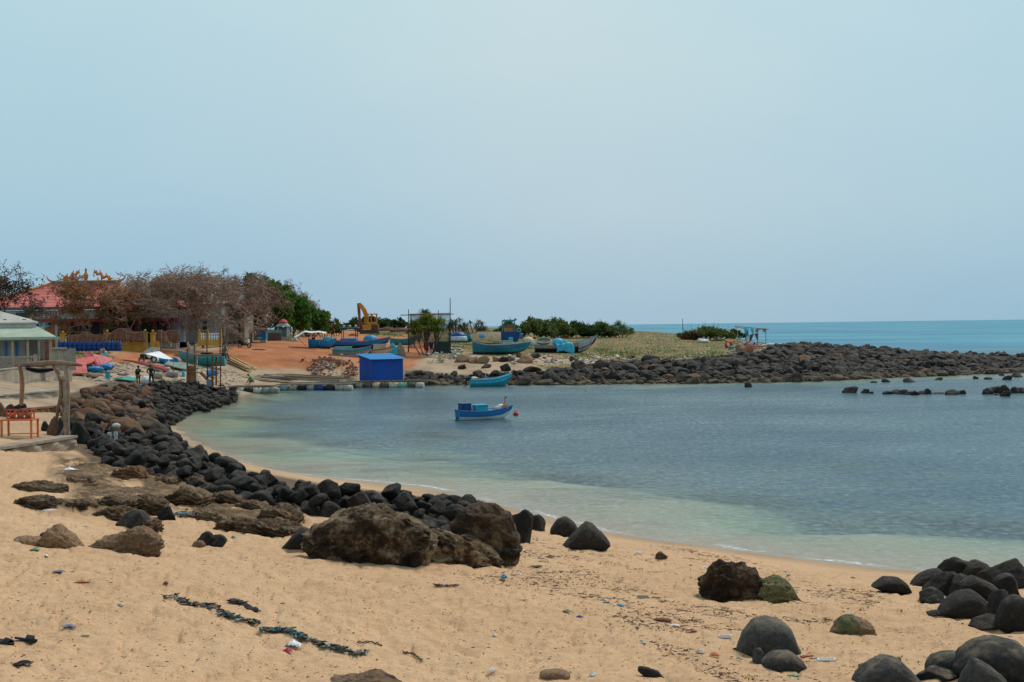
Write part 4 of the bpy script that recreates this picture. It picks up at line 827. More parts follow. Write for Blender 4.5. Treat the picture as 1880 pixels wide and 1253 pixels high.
# ground grass of the headland
def tufts(name, test, n, hmin, hmax, mat, label, seed, area):
    r = np.random.default_rng(seed); px = r.uniform(area[0], area[1], n); D = np.exp(r.uniform(math.log(area[2]), math.log(area[3]), n)); x = (px - 940) / FP * D; z = height(x, D); PX, PY = proj(np.stack([x, D, z], 1))
    w = np.zeros(n)
    for p in test: w = np.maximum(w, poly_w(PX, PY, p, 4))
    w = w * np.clip(.5 + 1.6 * fbm(np.stack([x * .35, D * .2, 0 * x], 1), 3, seed), 0, 1); k = (r.random(n) < w) & (z > .3); x, D, z = x[k], D[k], z[k]; m = len(x)
    h = r.uniform(hmin, hmax, m); a = r.uniform(0, 6.3, m); dx = np.cos(a) * .05; dy = np.sin(a) * .05; ox = r.normal(size=m) * h * .35; oy = r.normal(size=m) * h * .35; o = np.zeros(m)
    B0 = np.stack([x - dx, D - dy, z - .04], 1); B1 = np.stack([x + dx, D + dy, z - .04], 1); T = np.stack([x + ox, D + oy, z + h], 1); V = np.stack([B0, B1, T], 1).reshape(-1, 3); F = np.arange(3 * m).reshape(m, 3)
    o = mesh_np(name, V, F, mat); tag(o, label, "grass", None, "stuff")
DRYG = leaf_mat("dry_grass_blades", [(.3, (.04, .07, .015)), (.48, (.10, .10, .03)), (.6, (.16, .10, .045)), (.75, (.24, .14, .075))], .18)
LUSH = leaf_mat("fresh_grass_blades", [(.3, (.03, .08, .012)), (.6, (.09, .19, .03)), (.8, (.17, .24, .05))], .6)
tufts("dry_grass", GRASS, 45000, .06, .26, DRYG, "dry yellow green grass spread over the flat headland", 3, (100, 1440, 120, 300))
tufts("green_weeds", [[(1090, 640), (1180, 640), (1325, 652), (1250, 662), (1190, 666), (1095, 660)], [(860, 652), (1090, 650), (1085, 662), (900, 660)], [(425, 606), (560, 610), (520, 624), (430, 624)], [(1240, 655), (1330, 645), (1325, 656), (1250, 662)], [(115, 642), (205, 643), (205, 660), (115, 662)], [(1000, 670), (1060, 668), (1066, 680), (1010, 682)],
       [(660, 608), (745, 604), (750, 618), (680, 618)]], 60000, .1, .38, LUSH, "low fresh green weeds along the bank edges", 5, (110, 1340, 125, 260))

# ------------------------------------------------------------------ washed up rubble, twigs and seaweed (countless)
def chips(name, regions, n, smin, smax, mats, label, cat, seed, flat=.4, area=(0, 1900, 14, 60), long=2.2, p=None, lift=.0, clump=True):
    r = np.random.default_rng(seed); px = r.uniform(area[0], area[1], n); D = np.exp(r.uniform(math.log(area[2]), math.log(area[3]), n)); x = (px - 940) / FP * D; z = height(x, D); PX, PY = proj(np.stack([x, D, z], 1)); w = np.zeros(n)
    for q in regions: w = np.maximum(w, poly_w(PX, PY, q, 12) ** 1.5)
    if clump: w = w * np.clip(.3 + 2.6 * fbm(np.stack([x * .9, D * .5, 0 * x], 1), 4, seed), .04, 1) if area[2] > 30 else w * np.clip(-.1 + 3.4 * fbm(np.stack([(x - D) * .4, (x + D) * 1.5, 0 * x], 1), 4, seed), .03, 1)
    k = (r.random(n) < w) & (z > .03); x, D, z = x[k], D[k], z[k]; m = len(x); V, F = ico(1); s = r.uniform(smin, smax, m) * r.uniform(.5, 1, m); VV = np.repeat(V[None], m, 0) * (1 + .35 * r.normal(size=(m, len(V), 1)).clip(-1.5, 1.5))
    sc = np.stack([s * r.uniform(1, long, m), s, s * flat], 1); VV = VV * sc[:, None]; a = r.uniform(0, 6.3, m); c, sn = np.cos(a)[:, None], np.sin(a)[:, None]
    VV = np.stack([VV[..., 0] * c - VV[..., 1] * sn, VV[..., 0] * sn + VV[..., 1] * c, VV[..., 2]], 2) + np.stack([x, D, z + s * flat * .4 + lift], 1)[:, None]
    FF = (np.repeat(F[None], m, 0) + (np.arange(m) * len(V))[:, None, None]).reshape(-1, 3); mi = np.repeat(r.choice(len(mats), m, p=p), len(F)); o = mesh_np(name, VV.reshape(-1, 3), FF, mats, mi); tag(o, label, cat, None, "stuff"); return m
WEED = M((.085, .045, .025), .85, .5, 6, .3); WEED2 = M((.17, .065, .03), .85, .5, 6, .2); WOODC = M((.20, .13, .08), .9, .4, 6, .2); SHELLC = M((.62, .55, .46), .8, .2, 6, .2)
STR = [[(960, 985), (1130, 1010), (1240, 1000), (1500, 1060), (1640, 1100), (1500, 1160), (1260, 1120), (1080, 1080), (960, 1060)], [(1080, 1060), (1330, 1100), (1390, 1180), (1560, 1220), (1640, 1253), (1330, 1253), (1180, 1180), (1040, 1120)],
       [(780, 1030), (1000, 1050), (1180, 1130), (1000, 1110), (800, 1070)]]
chips("seaweed_litter", STR, 70000, .004, .016, [WEED, WEED2, WOODC], "dark seaweed shreds and twig bits strewn along the tide line", "seaweed", 11, .35, (700, 1800, 16, 40), 7, [.5, .3, .2])
chips("beach_specks", [[(0, 960), (500, 960), (960, 1030), (1880, 1090), (1880, 1253), (0, 1253)]], 14000, .004, .013, [WEED, WOODC, SHELLC, WEED2], "tiny twigs, pebbles and shell chips dotted over the open sand", "debris", 12, .5, (-60, 1940, 14, 40), 3, [.3, .3, .15, .25], clump=False)
RUB = [[(930, 655), (1120, 655), (1220, 664), (1110, 674), (1000, 672), (930, 670)], [(1200, 660), (1360, 648), (1360, 655), (1200, 668)]]
chips("rubble", RUB, 9000, .05, .3, [M((.5, .42, .36), .9, .3), M((.34, .2, .13), .9, .3), M((.18, .14, .12), .9, .3), M((.7, .67, .62), .8, .2)], "pale broken stones and rubbish under the headland bank", "rubble", 13, .6, (900, 1400, 145, 200), 1.8, [.35, .3, .2, .15])
chips("dirt_clods", [[(560, 664), (640, 660), (655, 668), (650, 690), (580, 690)]], 12000, .05, .21, [M((.26, .1, .06), .95, .3), M((.12, .06, .045), .95, .3), M((.42, .28, .2), .9, .3), M((.5, .46, .42), .9, .2)], "heap of broken brick and dark soil clods by the blue shed", "rubble", 14, .7, (550, 670, 143, 160), 1.6, [.4, .3, .2, .1], lift=.12)
chips("village_litter", [[(140, 665), (420, 660), (470, 690), (420, 708), (180, 705), (140, 690)], [(590, 690), (655, 688), (655, 705), (590, 705)]], 13000, .03, .13, [M((.5, .4, .3), .9, .3), M((.14, .1, .07), .9, .3), M((.65, .63, .6), .8, .2), M((.06, .3, .32), .7, .2)], "scraps of wood, cloth and plastic spread between huts and shore", "litter", 15, .4, (130, 480, 105, 150), 3, [.38, .37, .17, .08])
chips("headland_litter", [[(1000, 612), (1400, 612), (1400, 640), (1240, 650), (1000, 640)], [(1230, 612), (1350, 612), (1350, 622), (1230, 624)]], 1500, .04, .12, [M((.75, .74, .7), .8, .1), M((.5, .3, .24), .9, .2)], "white scraps of rubbish scattered over the headland grass", "litter", 16, .5, (1000, 1420, 165, 260), 1.8, clump=False)
NETW = [M((.55, .5, .44), .9, .3), M((.25, .19, .14), .9, .3), M((.62, .62, .6), .9, .2), M((.22, .3, .17), .9, .2)]
chips("rubbish_heap", [[(785, 652), (820, 641), (845, 646), (845, 662), (790, 664)]], 3500, .06, .26, NETW, "heap of pale sacks, old nets and rubbish behind the blue shed", "rubbish", 17, .5, (780, 850, 158, 182), 1.8, lift=.18)
chips("rubbish_heap", [[(1340, 632), (1400, 628), (1412, 640), (1390, 652), (1345, 650)]], 2500, .05, .25, [M((.32, .14, .08), .9, .3), M((.3, .24, .18), .9, .3), M((.5, .44, .38), .9, .3)], "rusty nets and debris heaped in front of the tarp hut", "rubbish", 18, .5, (1335, 1415, 180, 225), 1.8, lift=.1)
# ------------------------------------------------------------------ paints and stuffs
BLUE = M((.012, .07, .30), .55, .2, 1.5, .12, (.05, .06, .07)); BLUER = M((.02, .17, .42), .6, .2, 1.5, .12, (.08, .09, .1)); CYAN = M((.025, .36, .50), .6, .25, 2, .25, (.08, .1, .1)); TEAL = M((.02, .24, .29), .6, .3, 2, .3, (.07, .09, .08))
TARP = M((.015, .22, .48), .5, .25, 2.5, .1, (.1, .2, .3)); SKYB = M((.06, .42, .60), .55, .2, 2, .15, (.2, .3, .32)); WHITE = M((.68, .69, .68), .6, .12, 2, .25, (.36, .33, .28)); CREAM = M((.58, .44, .28), .75, .25, 2, .35, (.3, .18, .1))
GREY = M((.24, .25, .25), .8, .25, 2, .3); DGREY = M((.05, .052, .055), .7, .3, 2, .2); BLACK = M((.012, .012, .013), .6, .3, 2, .1); WOOD = M((.26, .17, .10), .9, .35, 2, .3, stretch=(1, 1, 6)); WOODG = M((.25, .21, .165), .9, .3, 2, .3, (.1, .08, .06))
LUMBER = M((.50, .30, .12), .85, .25, 3, .1); RUSTW = M((.24, .10, .045), .85, .35, 2.5, .3, (.07, .03, .02)); RUST = M((.13, .05, .028), .85, .4, 4, .35, (.04, .02, .015)); YEL = M((.52, .27, .035), .7, .25, 1.2, .3, (.25, .13, .05)); MAROON = M((.16, .018, .022), .6, .25, 1, .2, (.04, .02, .02))
PINKT = M((.50, .11, .095), .75, .25, .8, .3, (.3, .1, .08)); REDP = M((.48, .025, .018), .6, .2, 2, .15); ORANGE = M((.60, .14, .03), .6, .25, 3, .2, (.25, .08, .03)); BRICK = M((.30, .12, .06), .9, .35, 3, .3); CONC = M((.36, .32, .27), .9, .25, 1.2, .45, (.17, .14, .11)); PLAST = M((.45, .45, .41), .85, .15, .8, .3, (.2, .2, .19))
GREENAW = M((.38, .44, .34), .8, .15, 1, .3, (.22, .25, .19)); SKIN = M((.20, .105, .065), .7, .1, 4, 0); GREENC = M((.06, .36, .06), .85, .2, 4, .1); JADE = M((.03, .25, .14), .6, .2, 2, .2); NETB = M((.20, .085, .05), .95, .35, 1.5, .45, (.10, .045, .03), stretch=(.5, 1, 5)); TURQ = M((.05, .42, .42), .7, .2, 2, .2)
DOORD = M((.03, .045, .05), .4, .2, 1, .1); TANW = M((.36, .31, .24), .9, .25, 1.2, .4, (.2, .17, .13)); BLUEB = M((.012, .05, .20), .5, .2, 1.5, .1, (.03, .04, .07)); ALGA = M((.14, .22, .20), .8, .3, 2, .4, (.09, .1, .07))

def Lf(px0, py0, D):
    """local coordinates of a thing whose foot is at a picture point D metres out"""
    o = W(px0, py0, D)
    return o, (lambda px, py, dd=0.: tuple(W(px, py, D + dd) - o))
# ------------------------------------------------------------------ boats
def hull_pts(L, B, H, bow, stern, n=22, m=8, sharp=2.0, inset=0., keel=.35, tb=.75):
    R_ = []
    for i in range(n + 1):
        t = i / n; b = B / 2 * (1 - max(0, (t - .42) / .58) ** sharp) * (tb + (1 - tb) * min(1, t / .4)); b = max(b, .035)
        sh = H + bow * max(0, (t - .4) / .6) ** 2 + stern * max(0, (.4 - t) / .4) ** 2; kz = (H * keel + bow * .7) * max(0, (t - .72) / .28) ** 2; x = -L / 2 + L * t + (max(0, (t - .7) / .3) ** 2) * .0
        b -= inset * min(1, b / .2); b = max(b, .01); kz += inset * 1.6; row = []
        for j in range(-m, m + 1):
            a = abs(j) / m; y = b * math.sin(a * math.pi / 2) ** .7 * (.86 + .14 * a); z = kz + (sh - kz) * a ** 1.6; row.append((x + (L * .07 * a * max(0, (t - .6) / .4) ** 2), math.copysign(y, j) if j else 0, z))
        R_.append(row)
    return R_
def boat(loc, rz, L, B, H, label, outer, bands=(), inner=TEAL, rim=CYAN, bow=.6, stern=.12, thwarts=3, rimr=.045, name="fishing_boat", roll=0, pitch=0, sharp=2., group=None, deck=None, tb=.75):
    root = thing(name, loc, rz, label, "boat", group); root.rotation_euler = (roll, pitch, rz); mats = [outer] + [b[1] for b in bands]; P = hull_pts(L, B, H, bow, stern, sharp=sharp, tb=tb); n = len(P) - 1; w = len(P[0]); mb = MB()
    V = [p for r_ in P for p in r_]; F, mi = [], []
    for i in range(n):
        for j in range(w - 1):
            a = max(abs(j - (w - 1) / 2), abs(j + 1 - (w - 1) / 2)) / ((w - 1) / 2); z = a ** 1.6; q = 0
            for k, (fr, _) in enumerate(bands):
                if z > fr: q = k + 1
            F.append((i * w + j, i * w + j + 1, (i + 1) * w + j + 1, (i + 1) * w + j)); mi.append(q)
    mb.v = V; mb.f = F; mb.m = mi; mb.mat(0); mb.f.append(tuple(range(w))); mb.m.append(len(bands))
    mb.build("hull", mats, root, smooth=False, solid=.03)
    Q = hull_pts(L * .97, B, H, bow, stern, sharp=sharp, inset=.06, tb=tb); mb = MB(); mb.v = [p for r_ in Q for p in r_]; mb.f = [(i * w + j, i * w + j + 1, (i + 1) * w + j + 1, (i + 1) * w + j) for i in range(n) for j in range(w - 1)]; mb.m = [0] * len(mb.f); mb.build("lining", inner, root)
    mb = MB(); mb.path([r_[0] for r_ in P], rimr, 6); mb.path([r_[-1] for r_ in P], rimr, 6); mb.bar(P[0][0], P[0][-1], rimr); mb.build("gunwale", rim, root)
    for k in range(thwarts):
        t = .16 + .6 * k / max(thwarts - 1, 1); i = int(t * n); a, b = P[i][1], P[i][-2]; MB().box(((a[0] + b[0]) / 2, 0, a[2] - .02), (.2, abs(b[1] - a[1]) * .98, .035)).build("thwart", inner, root)
    if deck:
        i0 = int(n * .74); mb = MB(); mb.v = [p for r_ in P[i0:] for p in ((r_[0][0], r_[0][1] * .93, r_[0][2] - .03), (r_[-1][0], r_[-1][1] * .93, r_[-1][2] - .03))]; kk = len(mb.v) // 2; mb.f = [(2 * i, 2 * i + 1, 2 * i + 3, 2 * i + 2) for i in range(kk - 1)]; mb.m = [0] * len(mb.f); mb.build("foredeck", deck, root, solid=.03)
    return root
def coracle(loc, r, h, label, mat, rim, rot=(0, 0, 0), lin=None, group=None, band=None):
    root = thing("basket_boat", loc, 0, label, "basket boat", group); root.rotation_euler = rot; mb = MB(); k = 9; pr = [(max(r * math.sin(math.pi / 2 * i / k) ** .8, 1e-4), h * (1 - math.cos(math.pi / 2 * i / k))) for i in range(k + 1)]
    mb.lathe(pr[:7], 22); mb.f = mb.f[:22 * 6]; mb.m = mb.m[:22 * 6]; q = MB(); q.v = mb.v; q.f = mb.f; q.m = mb.m; q.cur = 1
    b = len(q.v); q.lathe(pr[6:], 22); q.f = q.f[:22 * 6 + 22 * 3]; q.m = q.m[:len(q.f)]; q.build("hull", [mat, band or mat], root, smooth=True, solid=.035)
    MB().path([(r * math.cos(a), r * math.sin(a), h) for a in [2 * math.pi * i / 24 for i in range(24)]], .05, 6, True).build("rim", rim, root)
    MB().box((0, 0, h * .72), (r * 1.7, .2, .04)).build("thwart", lin or mat, root); return root
# moored blue boat
g = W0(889, 771); b = boat((g[0] - .05, g[1] + .5, -.12), R(24), 3.6, 1.25, .66, "small blue and white motor boat moored alone in the open bay", WHITE, [(.5, BLUER)], inner=CREAM, rim=BLUER, bow=.3, stern=.1, thwarts=2, deck=ORANGE)
mb = MB(); mb.box((0, 0, 0), (.68, .62, .46)); mb.box((0, 0, .25), (.74, .68, .05)); mb.box((0, -.345, .0), (.5, .04, .3)); mb.build("engine_cover", BLUEB, b, bevel=.05, loc=(-1.3, 0, .93))
mb = MB(); mb.box((0, 0, 0), (.9, .8, .44)); mb.box((0, 0, .24), (1.0, .88, .05)); mb.build("cabin_box", CYAN, b, bevel=.03, loc=(-.28, 0, .82)); MB().lathe([(.17, 0), (.2, .1), (.2, .3), (.15, .34)], 12).build("bucket", WHITE, b, loc=(-.82, .1, .68))
mb = MB(); mb.bar((0, 0, 0), (.02, 0, .62), .025); mb.box((.08, 0, .6), (.14, .02, .1)); mb.build("bow_post", REDP, b, loc=(1.5, 0, .88)); MB().box((0, 0, 0), (.4, .5, .12)).ball((.2, .1, .1), (.2, .16, .1)).build("net_bundle", WHITE, b, loc=(1.05, 0, .86))
MB().mat(0).box((0, 0, 0), (.42, .66, .12), ry=.2).box((.1, 0, .1), (.2, .3, .12)).build("bow_seat", M((.45, .2, .1), .8), b, loc=(1.4, 0, .86)); MB().bar((0, 0, 0), (-.35, 0, -.55), .035).box((-.36, 0, -.55), (.1, .25, .18)).build("rudder", DGREY, b, loc=(-1.72, 0, .5))
MB().box((0, 0, 0), (.7, .8, .04)).build("hatch", CYAN, b, loc=(.65, 0, .68))
def buoy(px, py, r, mat, label):
    g = W0(px, py); root = thing("mooring_buoy", (g[0], g[1], r * .45), 0, label, "buoy"); MB().ball((0, 0, 0), r, 16).build("float", mat, root, smooth=True); MB().path([(0, .0, r), (.04, 0, r + .05), (0, 0, r + .09), (-.04, 0, r + .05)], .012, 5, True).build("ring", DGREY, root)
buoy(947, 763, .18, REDP, "round red buoy floating off the bow of the small blue boat"); buoy(929, 709, .14, WHITE, "white float at the bow of the turquoise moored boat"); buoy(1075, 719, .09, M((.5, .33, .24), .8), "tiny pale float alone in the middle of the bay")
# turquoise boat by the rocks
g = W0(899, 711); b = boat((g[0], g[1] + .6, -.22), R(10), 3.9, 1.45, .95, "turquoise wooden boat with flared bow moored beside the rocks", ALGA, [(.25, TEAL), (.72, SKYB)], inner=TEAL, rim=SKYB, bow=.55, stern=.0, rimr=.085, thwarts=3, sharp=2.6)
MB().bar((0, 0, 0), (0, 0, .95), .03).box((0, 0, .92), (.09, .09, .16)).build("mast", WHITE, b, loc=(-.4, 0, .9)); mb = MB(); mb.box((0, 0, 0), (.5, .45, .3)).box((-.25, 0, -.35), (.12, .14, .7)).bar((-.3, .0, -.6), (-.6, 0, -.9), .04); mb.build("outboard_engine", BLACK, b, bevel=.04, loc=(-2.1, 0, 1.05)); MB().ball((0, 0, 0), (.35, .3, .18)).box((.1, .1, -.1), (.7, .6, .12)).build("net_pile", M((.55, .58, .5), .9), b, loc=(-1.55, 0, 1.08)); MB().bar((-1.2, 0, 0), (1., .1, .12), .04).build("oar", ORANGE, b, loc=(-.3, -.3, 1.05)); MB().box((0, 0, 0), (.2, .04, .5)).build("fender", REDP, b, loc=(2.2, 0, .95))
# beached boats
def land_boat(px, py, L, label, outer, **kw):
    rz = kw.pop('rz', 0); B = kw.pop('B', L * .28); H = kw.pop('H', .8); dz = kw.pop('dz', 0); g = G(px, py); return boat((g[0], g[1] + .5, g[2] - .05 + dz), rz, L, B, H, label, outer, **kw)
def posts(root, name, pts, mat, r=.03):
    for a, b_ in pts: MB().bar(a, b_, r).build(name, mat, root)
b = land_boat(590, 640, 3.1, "short cyan boat under a raised white awning on the red dirt", DGREY, bands=[(.25, BLUER), (.5, TARP)], inner=SKYB, rim=SKYB, bow=.2, H=1.05, B=1.5); mb = MB(); mb.box((0, 0, 0), (.9, 1.2, .5)).box((.2, 0, .28), (.6, 1.0, .12), ry=.12); mb.build("tarp_cover", SKYB, b, bevel=.08, loc=(.6, 0, 1.1)); MB().box((0, 0, 0), (.34, .4, .4)).bar((.1, 0, .1), (.1, 0, .5), .05).build("engine", BLACK, b, loc=(-1.0, 0, 1.15)); MB().bar((0, 0, 0), (0, 0, .7), .05).build("exhaust_pipe", BLUEB, b, loc=(1.15, 0, 1.2))
g0 = G(590, 640); aw = thing("awning", g0, 0, "white cloth awning on poles raised over the short cyan boat", "awning"); D0 = g0[1]; o_, L_ = Lf(590, 640, D0); o_ = np.array(g0)
def aw_fn(u, v):
    p = np.array(L_(538 + 60 * u, 617 - 9 * min(u * 2.6, 1) + (0 if u < .4 else (u - .4) * 2.2) + .8 * math.sin(u * 14) + (4 if u < .02 else 0), v * 2.6 - 1.3)); return (p[0], p[1], p[2] - abs(v - .5) * .35 - (.35 * (1 - v) * max(0, .4 - u)))
MB().grid(aw_fn, 20, 6).build("canopy", WHITE, aw, solid=.03, smooth=True); posts(aw, "pole", [(L_(543, 617, 0), L_(562, 636, 0)), (L_(560, 609, 1), L_(573, 634, 1)), (L_(590, 610, -1), L_(586, 632, -1)), (L_(597, 609, 1), L_(598, 632, 1))], WOODG, .03)
b = land_boat(660, 640, 6.6, "long blue boat with orange rim and flat roof canopy on the dirt", BLUEB, bands=[(.55, BLUER)], inner=CYAN, rim=ORANGE, bow=.5, stern=.2, H=.9, B=1.9, rz=R(-4), rimr=.06); MB().box((0, 0, 0), (2.0, 1.5, .4)).build("deck_house", TARP, b, bevel=.1, loc=(-1.3, 0, 1.1)); mb = MB(); mb.box((0, 0, 0), (2.2, 1.6, .1)); mb.box((0, -.5, -.12), (2.1, .04, .14)); mb.build("roof", TEAL, b, loc=(-1.25, 0, 2.6)); posts(b, "post", [((-2.1, .6, 1.2), (-2.1, .6, 2.55)), ((-2.1, -.6, 1.2), (-2.1, -.6, 2.55)), ((-.4, .6, 1.2), (-.4, .6, 2.55)), ((-.4, -.6, 1.2), (-.4, -.6, 2.55))], DGREY, .05); MB().bar((-3.1, 0, .9), (-3.15, 0, 2.5), .03).build("stern_pole", WOODG, b)
for k, x in enumerate((-1.95, -1.2, -.5)):
    w = b.matrix_basis @ Vector((x, 0, 2.75)); root = thing("float_ball", w, 0, ["left one of the three pale floats on the boat roof", "middle one of the three pale floats on the boat roof", "right one of the three pale floats on the boat roof"][k], "float"); MB().ball((0, 0, 0), .16).ball((0, 0, .16), .04).build("shell", CREAM, root, smooth=True)
w = b.matrix_basis @ Vector((1.3, 0, 1.65)); coracle(w, .85, .6, "blue basket boat lying upside down on the long blue boat", TARP, SKYB, (math.pi, 0, 0))
b = land_boat(643, 655, 4.2, "old teal and grey skiff lying low before the long blue boat", CREAM, bands=[(.45, GREY), (.75, TEAL)], inner=TEAL, rim=GREY, bow=.35, H=.85, B=1.6, rz=R(8)); MB().box((0, 0, 0), (1.9, 1.2, .3)).box((0, 0, .18), (2.0, 1.3, .05)).build("deck_box", M((.24, .38, .36), .8), b, bevel=.03, loc=(-.8, 0, .98))
b = land_boat(690, 652, 3.6, "weathered bare wooden skiff with dark rim beside the teal skiff", CREAM, inner=WOODG, rim=RUST, bow=.35, H=.6, B=1.4, rz=R(10), name="fishing_boat")
def box_thing(name, px, py, w, h, d, mat, label, cat, rz=0, lid=None, legs=False):
    g = G(px, py); root = thing(name, (g[0], g[1] + d / 2, g[2]), rz, label, cat); MB().box((0, 0, h / 2), (w, d, h)).build("body", mat, root, bevel=.03); MB().box((0, 0, h + .02), (w * 1.05, d * 1.05, .05)).build("lid", lid or mat, root); 
    for s in (-1, 1): MB().box((s * (w / 2 + .02), 0, h * .65), (.04, d * .4, .06)).build("handle", lid or mat, root)
    return root
box_thing("fish_crate", 697, 650, 1.5, 1.1, .9, CREAM, "pale cream crate standing behind the blue shed roof", "crate"); box_thing("fish_crate", 676, 652, .6, .5, .5, BLUEB, "small dark blue box with white end before the cream crate", "crate", lid=WHITE)
# upturned hull ends
def hull_end(px, py, w, h, mat, label, lean=0, rim=GREY):
    g = G(px, py); root = thing("boat_hull_piece", (g[0], g[1] + .4, g[2]), 0, label, "boat part"); mb = MB(); n = 12; P = []
    for i in range(n + 1):
        t = i / n; P.append([(w / 2 * (1 - t ** 2.2 * .9) * math.cos(a) + lean * t, -.35 * math.sin(a) * (1 - t * .7), h * t) for a in [math.pi * k / 8 for k in range(9)]])
    mb.v = [p for r_ in P for p in r_]; mb.f = [(i * 9 + j, i * 9 + j + 1, (i + 1) * 9 + j + 1, (i + 1) * 9 + j) for i in range(n) for j in range(8)]; mb.m = [0] * len(mb.f); mb.build("shell", mat, root, smooth=True, solid=.04); MB().path([r_[0] for r_ in P], .04).path([r_[-1] for r_ in P], .04).build("rim", rim, root); return root
hull_end(722, 652, 1.3, 1.35, CYAN, "blue upright boat end leaning behind the blue shed", -.1); hull_end(737, 653, 1.0, 1.45, WOODG, "grey wooden boat end standing beside the blue one", -.2, CREAM)
# boats to the right of the net screen
coracle(GD(842, 184) + np.array([0, 0, 1.95]), 1.15, 1.2, "blue white and green basket boat upturned on top of the teal boat", BLUEB, JADE, (math.pi, 0, .3), band=M((.45, .5, .6), .7))
b = land_boat(848, 632, 3.6, "teal boat with dark rim below the upturned striped basket boat", TEAL, bands=[(.5, CYAN)], inner=DGREY, rim=DGREY, bow=.25, H=1.15, B=1.5, dz=.25)
b = land_boat(893, 636, 3.9, "cream hull with a blue painted patch lying on its side", CREAM, bands=[(.35, CREAM)], inner=CREAM, rim=BRICK, bow=.35, H=1.25, B=1.9, rz=R(180), roll=R(40), thwarts=0, dz=.45, sharp=3); MB().ball((0, 0, 0), (.38, .06, .3), 12).build("painted_patch", TARP, b, smooth=True, loc=(.6, .83, .62))
g = G(934, 634); cb = thing("cabin_boat", (g[0], g[1] + .8, g[2] + .1), 0, "dark blue boat with open teal wheelhouse standing on stilts", "boat"); mb = MB(); mb.prism([(-1.15, .35), (1.3, .35), (1.55, 1.75), (-1.2, 1.75)], -.7, .7); mb.build("hull", BLUEB, cb, bevel=.05); mb = MB(); mb.prism([(1.0, .5), (1.9, 1.0), (2.1, 1.5), (1.2, 1.5)], -.5, .5); mb.build("bow", TARP, cb, bevel=.1)
mb = MB(); mb.box((0, 0, 3.2), (1.9, 1.3, .16)); mb.box((0, 0, 3.33), (1.6, 1.1, .1)); mb.build("roof", TEAL, cb, bevel=.03)
for x in (-.85, .8):
    for y in (-.55, .55): MB().box((x, y, 2.45), (.12, .12, 1.4)).build("post", TEAL, cb)
mb = MB(); mb.box((0, .5, 2.3), (1.5, .06, .9)); mb.box((0, -.1, 2.0), (1.2, .8, .5)); mb.build("cabin_back", M((.36, .2, .1), .8), cb); MB().path([(1.45 + .28 * math.cos(a), -.62, 1.95 + .2 * math.sin(a)) for a in [i * .524 for i in range(12)]], .07, 6, True).build("life_ring", M((.25, .5, .6), .7), cb); MB().box((.95, 0, 3.42), (.4, .5, .3)).build("net_roll", M((.5, .2, .15), .9), cb, bevel=.1)
for x in (-.9, 0, .9): MB().box((x, 0, .2), (.15, 1.2, .5)).build("leg", WOOD, cb)
g = G(971, 640); coracle((g[0], g[1] + 1., g[2] + 1.55), .95, 1.2, "cream domed basket boat with teal lower band standing behind hulls", CREAM, GREY, (math.pi, .1, 0), band=M((.2, .36, .36), .8)); coracle(GD(998, 195) + np.array([0, 0, .35]), 1.05, .5, "shallow basket boat tilted to show its tan rim", ALGA, CREAM, (R(20), 0, 0))
b = land_boat(918, 651, 6.6, "long teal boat with white rim heaped with lids among the rocks", DGREY, bands=[(.3, TEAL), (.55, M((.02, .15, .24), .7, .3))], inner=GREY, rim=M((.4, .42, .42), .8), bow=.35, stern=.45, H=1.1, B=2.1, rz=R(4), dz=.1); MB().box((0, 0, 0), (1.5, 1.2, .1), ry=.1).build("cream_lid", CREAM, b, loc=(-1.7, 0, 1.45)); mb = MB(); mb.box((0, 0, 0), (1.6, 1.2, .22)); mb.box((0, 0, .14), (1.7, 1.3, .05)); mb.build("hatch_cover", M((.25, .45, .44), .8), b, loc=(.7, 0, 1.45)); MB().box((0, 0, 0), (.5, .5, .6)).build("crate", CYAN, b, bevel=.03, loc=(1.35, .2, 1.7))
b = land_boat(1036, 648, 7.4, "long black hulled boat with raised grey bow and red stripe", BLACK, bands=[(.75, GREY)], inner=GREY, rim=GREY, bow=1.25, stern=.15, H=.95, B=2.1, rz=R(5), sharp=2.2, thwarts=4)
bowp = hull_pts(7.44, 2.16, .95, 1.25, .15, sharp=2.2); n = 22; mb = MB()
for i in range(16, n):
    for j in range(16):
        q = [bowp[i][j], bowp[i][j + 1], bowp[i + 1][j + 1], bowp[i + 1][j]]; a = abs(j - 7.5) / 8; mb.mat(1 if .50 < a < .62 else 0).add([(p[0], p[1] * 1.03, p[2]) for p in q], [(0, 1, 2, 3)])
mb.build("bow_planking", [M((.34, .46, .50), .8, .2), REDP], b)
tp = thing("tarpaulin", b.matrix_world.translation + b.location, 0, "bright cyan tarp draped over the side of the black hulled boat", "tarpaulin"); tp.location = b.location.copy(); tp.rotation_euler = b.rotation_euler.copy()
def tf(u, v):
    x = -1.1 + 2.2 * u; a = v * 2.6 - .3; y = -1.16 + (0 if v < .55 else (v - .55) * 3.2); z = .1 + v * 2.1 if v < .55 else 1.2 + .18 * math.sin(u * 7 + v * 5) - (v - .55) * .2; return (x + .08 * math.sin(v * 9), y - .05 * math.sin(u * 23), z + (.16 * math.sin(u * 5) if v < .1 else 0))
MB().grid(tf, 24, 14).build("sheet", SKYB, tp, smooth=True, solid=.03); MB().ball((0, 0, 0), (.75, .6, .55), 14).build("bundle", SKYB, tp, smooth=True, loc=(-.75, .1, 1.35)); MB().ball((0, 0, 0), (.55, .5, .4), 12).build("green_bundle", JADE, tp, smooth=True, loc=(.1, .3, 1.25))
g = G(1028, 622); r_ = thing("rope_heap", g, 0, "heap of red and teal ropes and floats behind the cyan tarp", "rope heap"); mb = MB()
for k in range(16): mb.mat(k % 3).ball((rng.uniform(-1.2, 1.2), rng.uniform(-.4, .4), rng.uniform(.05, .5)), (rng.uniform(.12, .28), .15, rng.uniform(.08, .18)), 7)
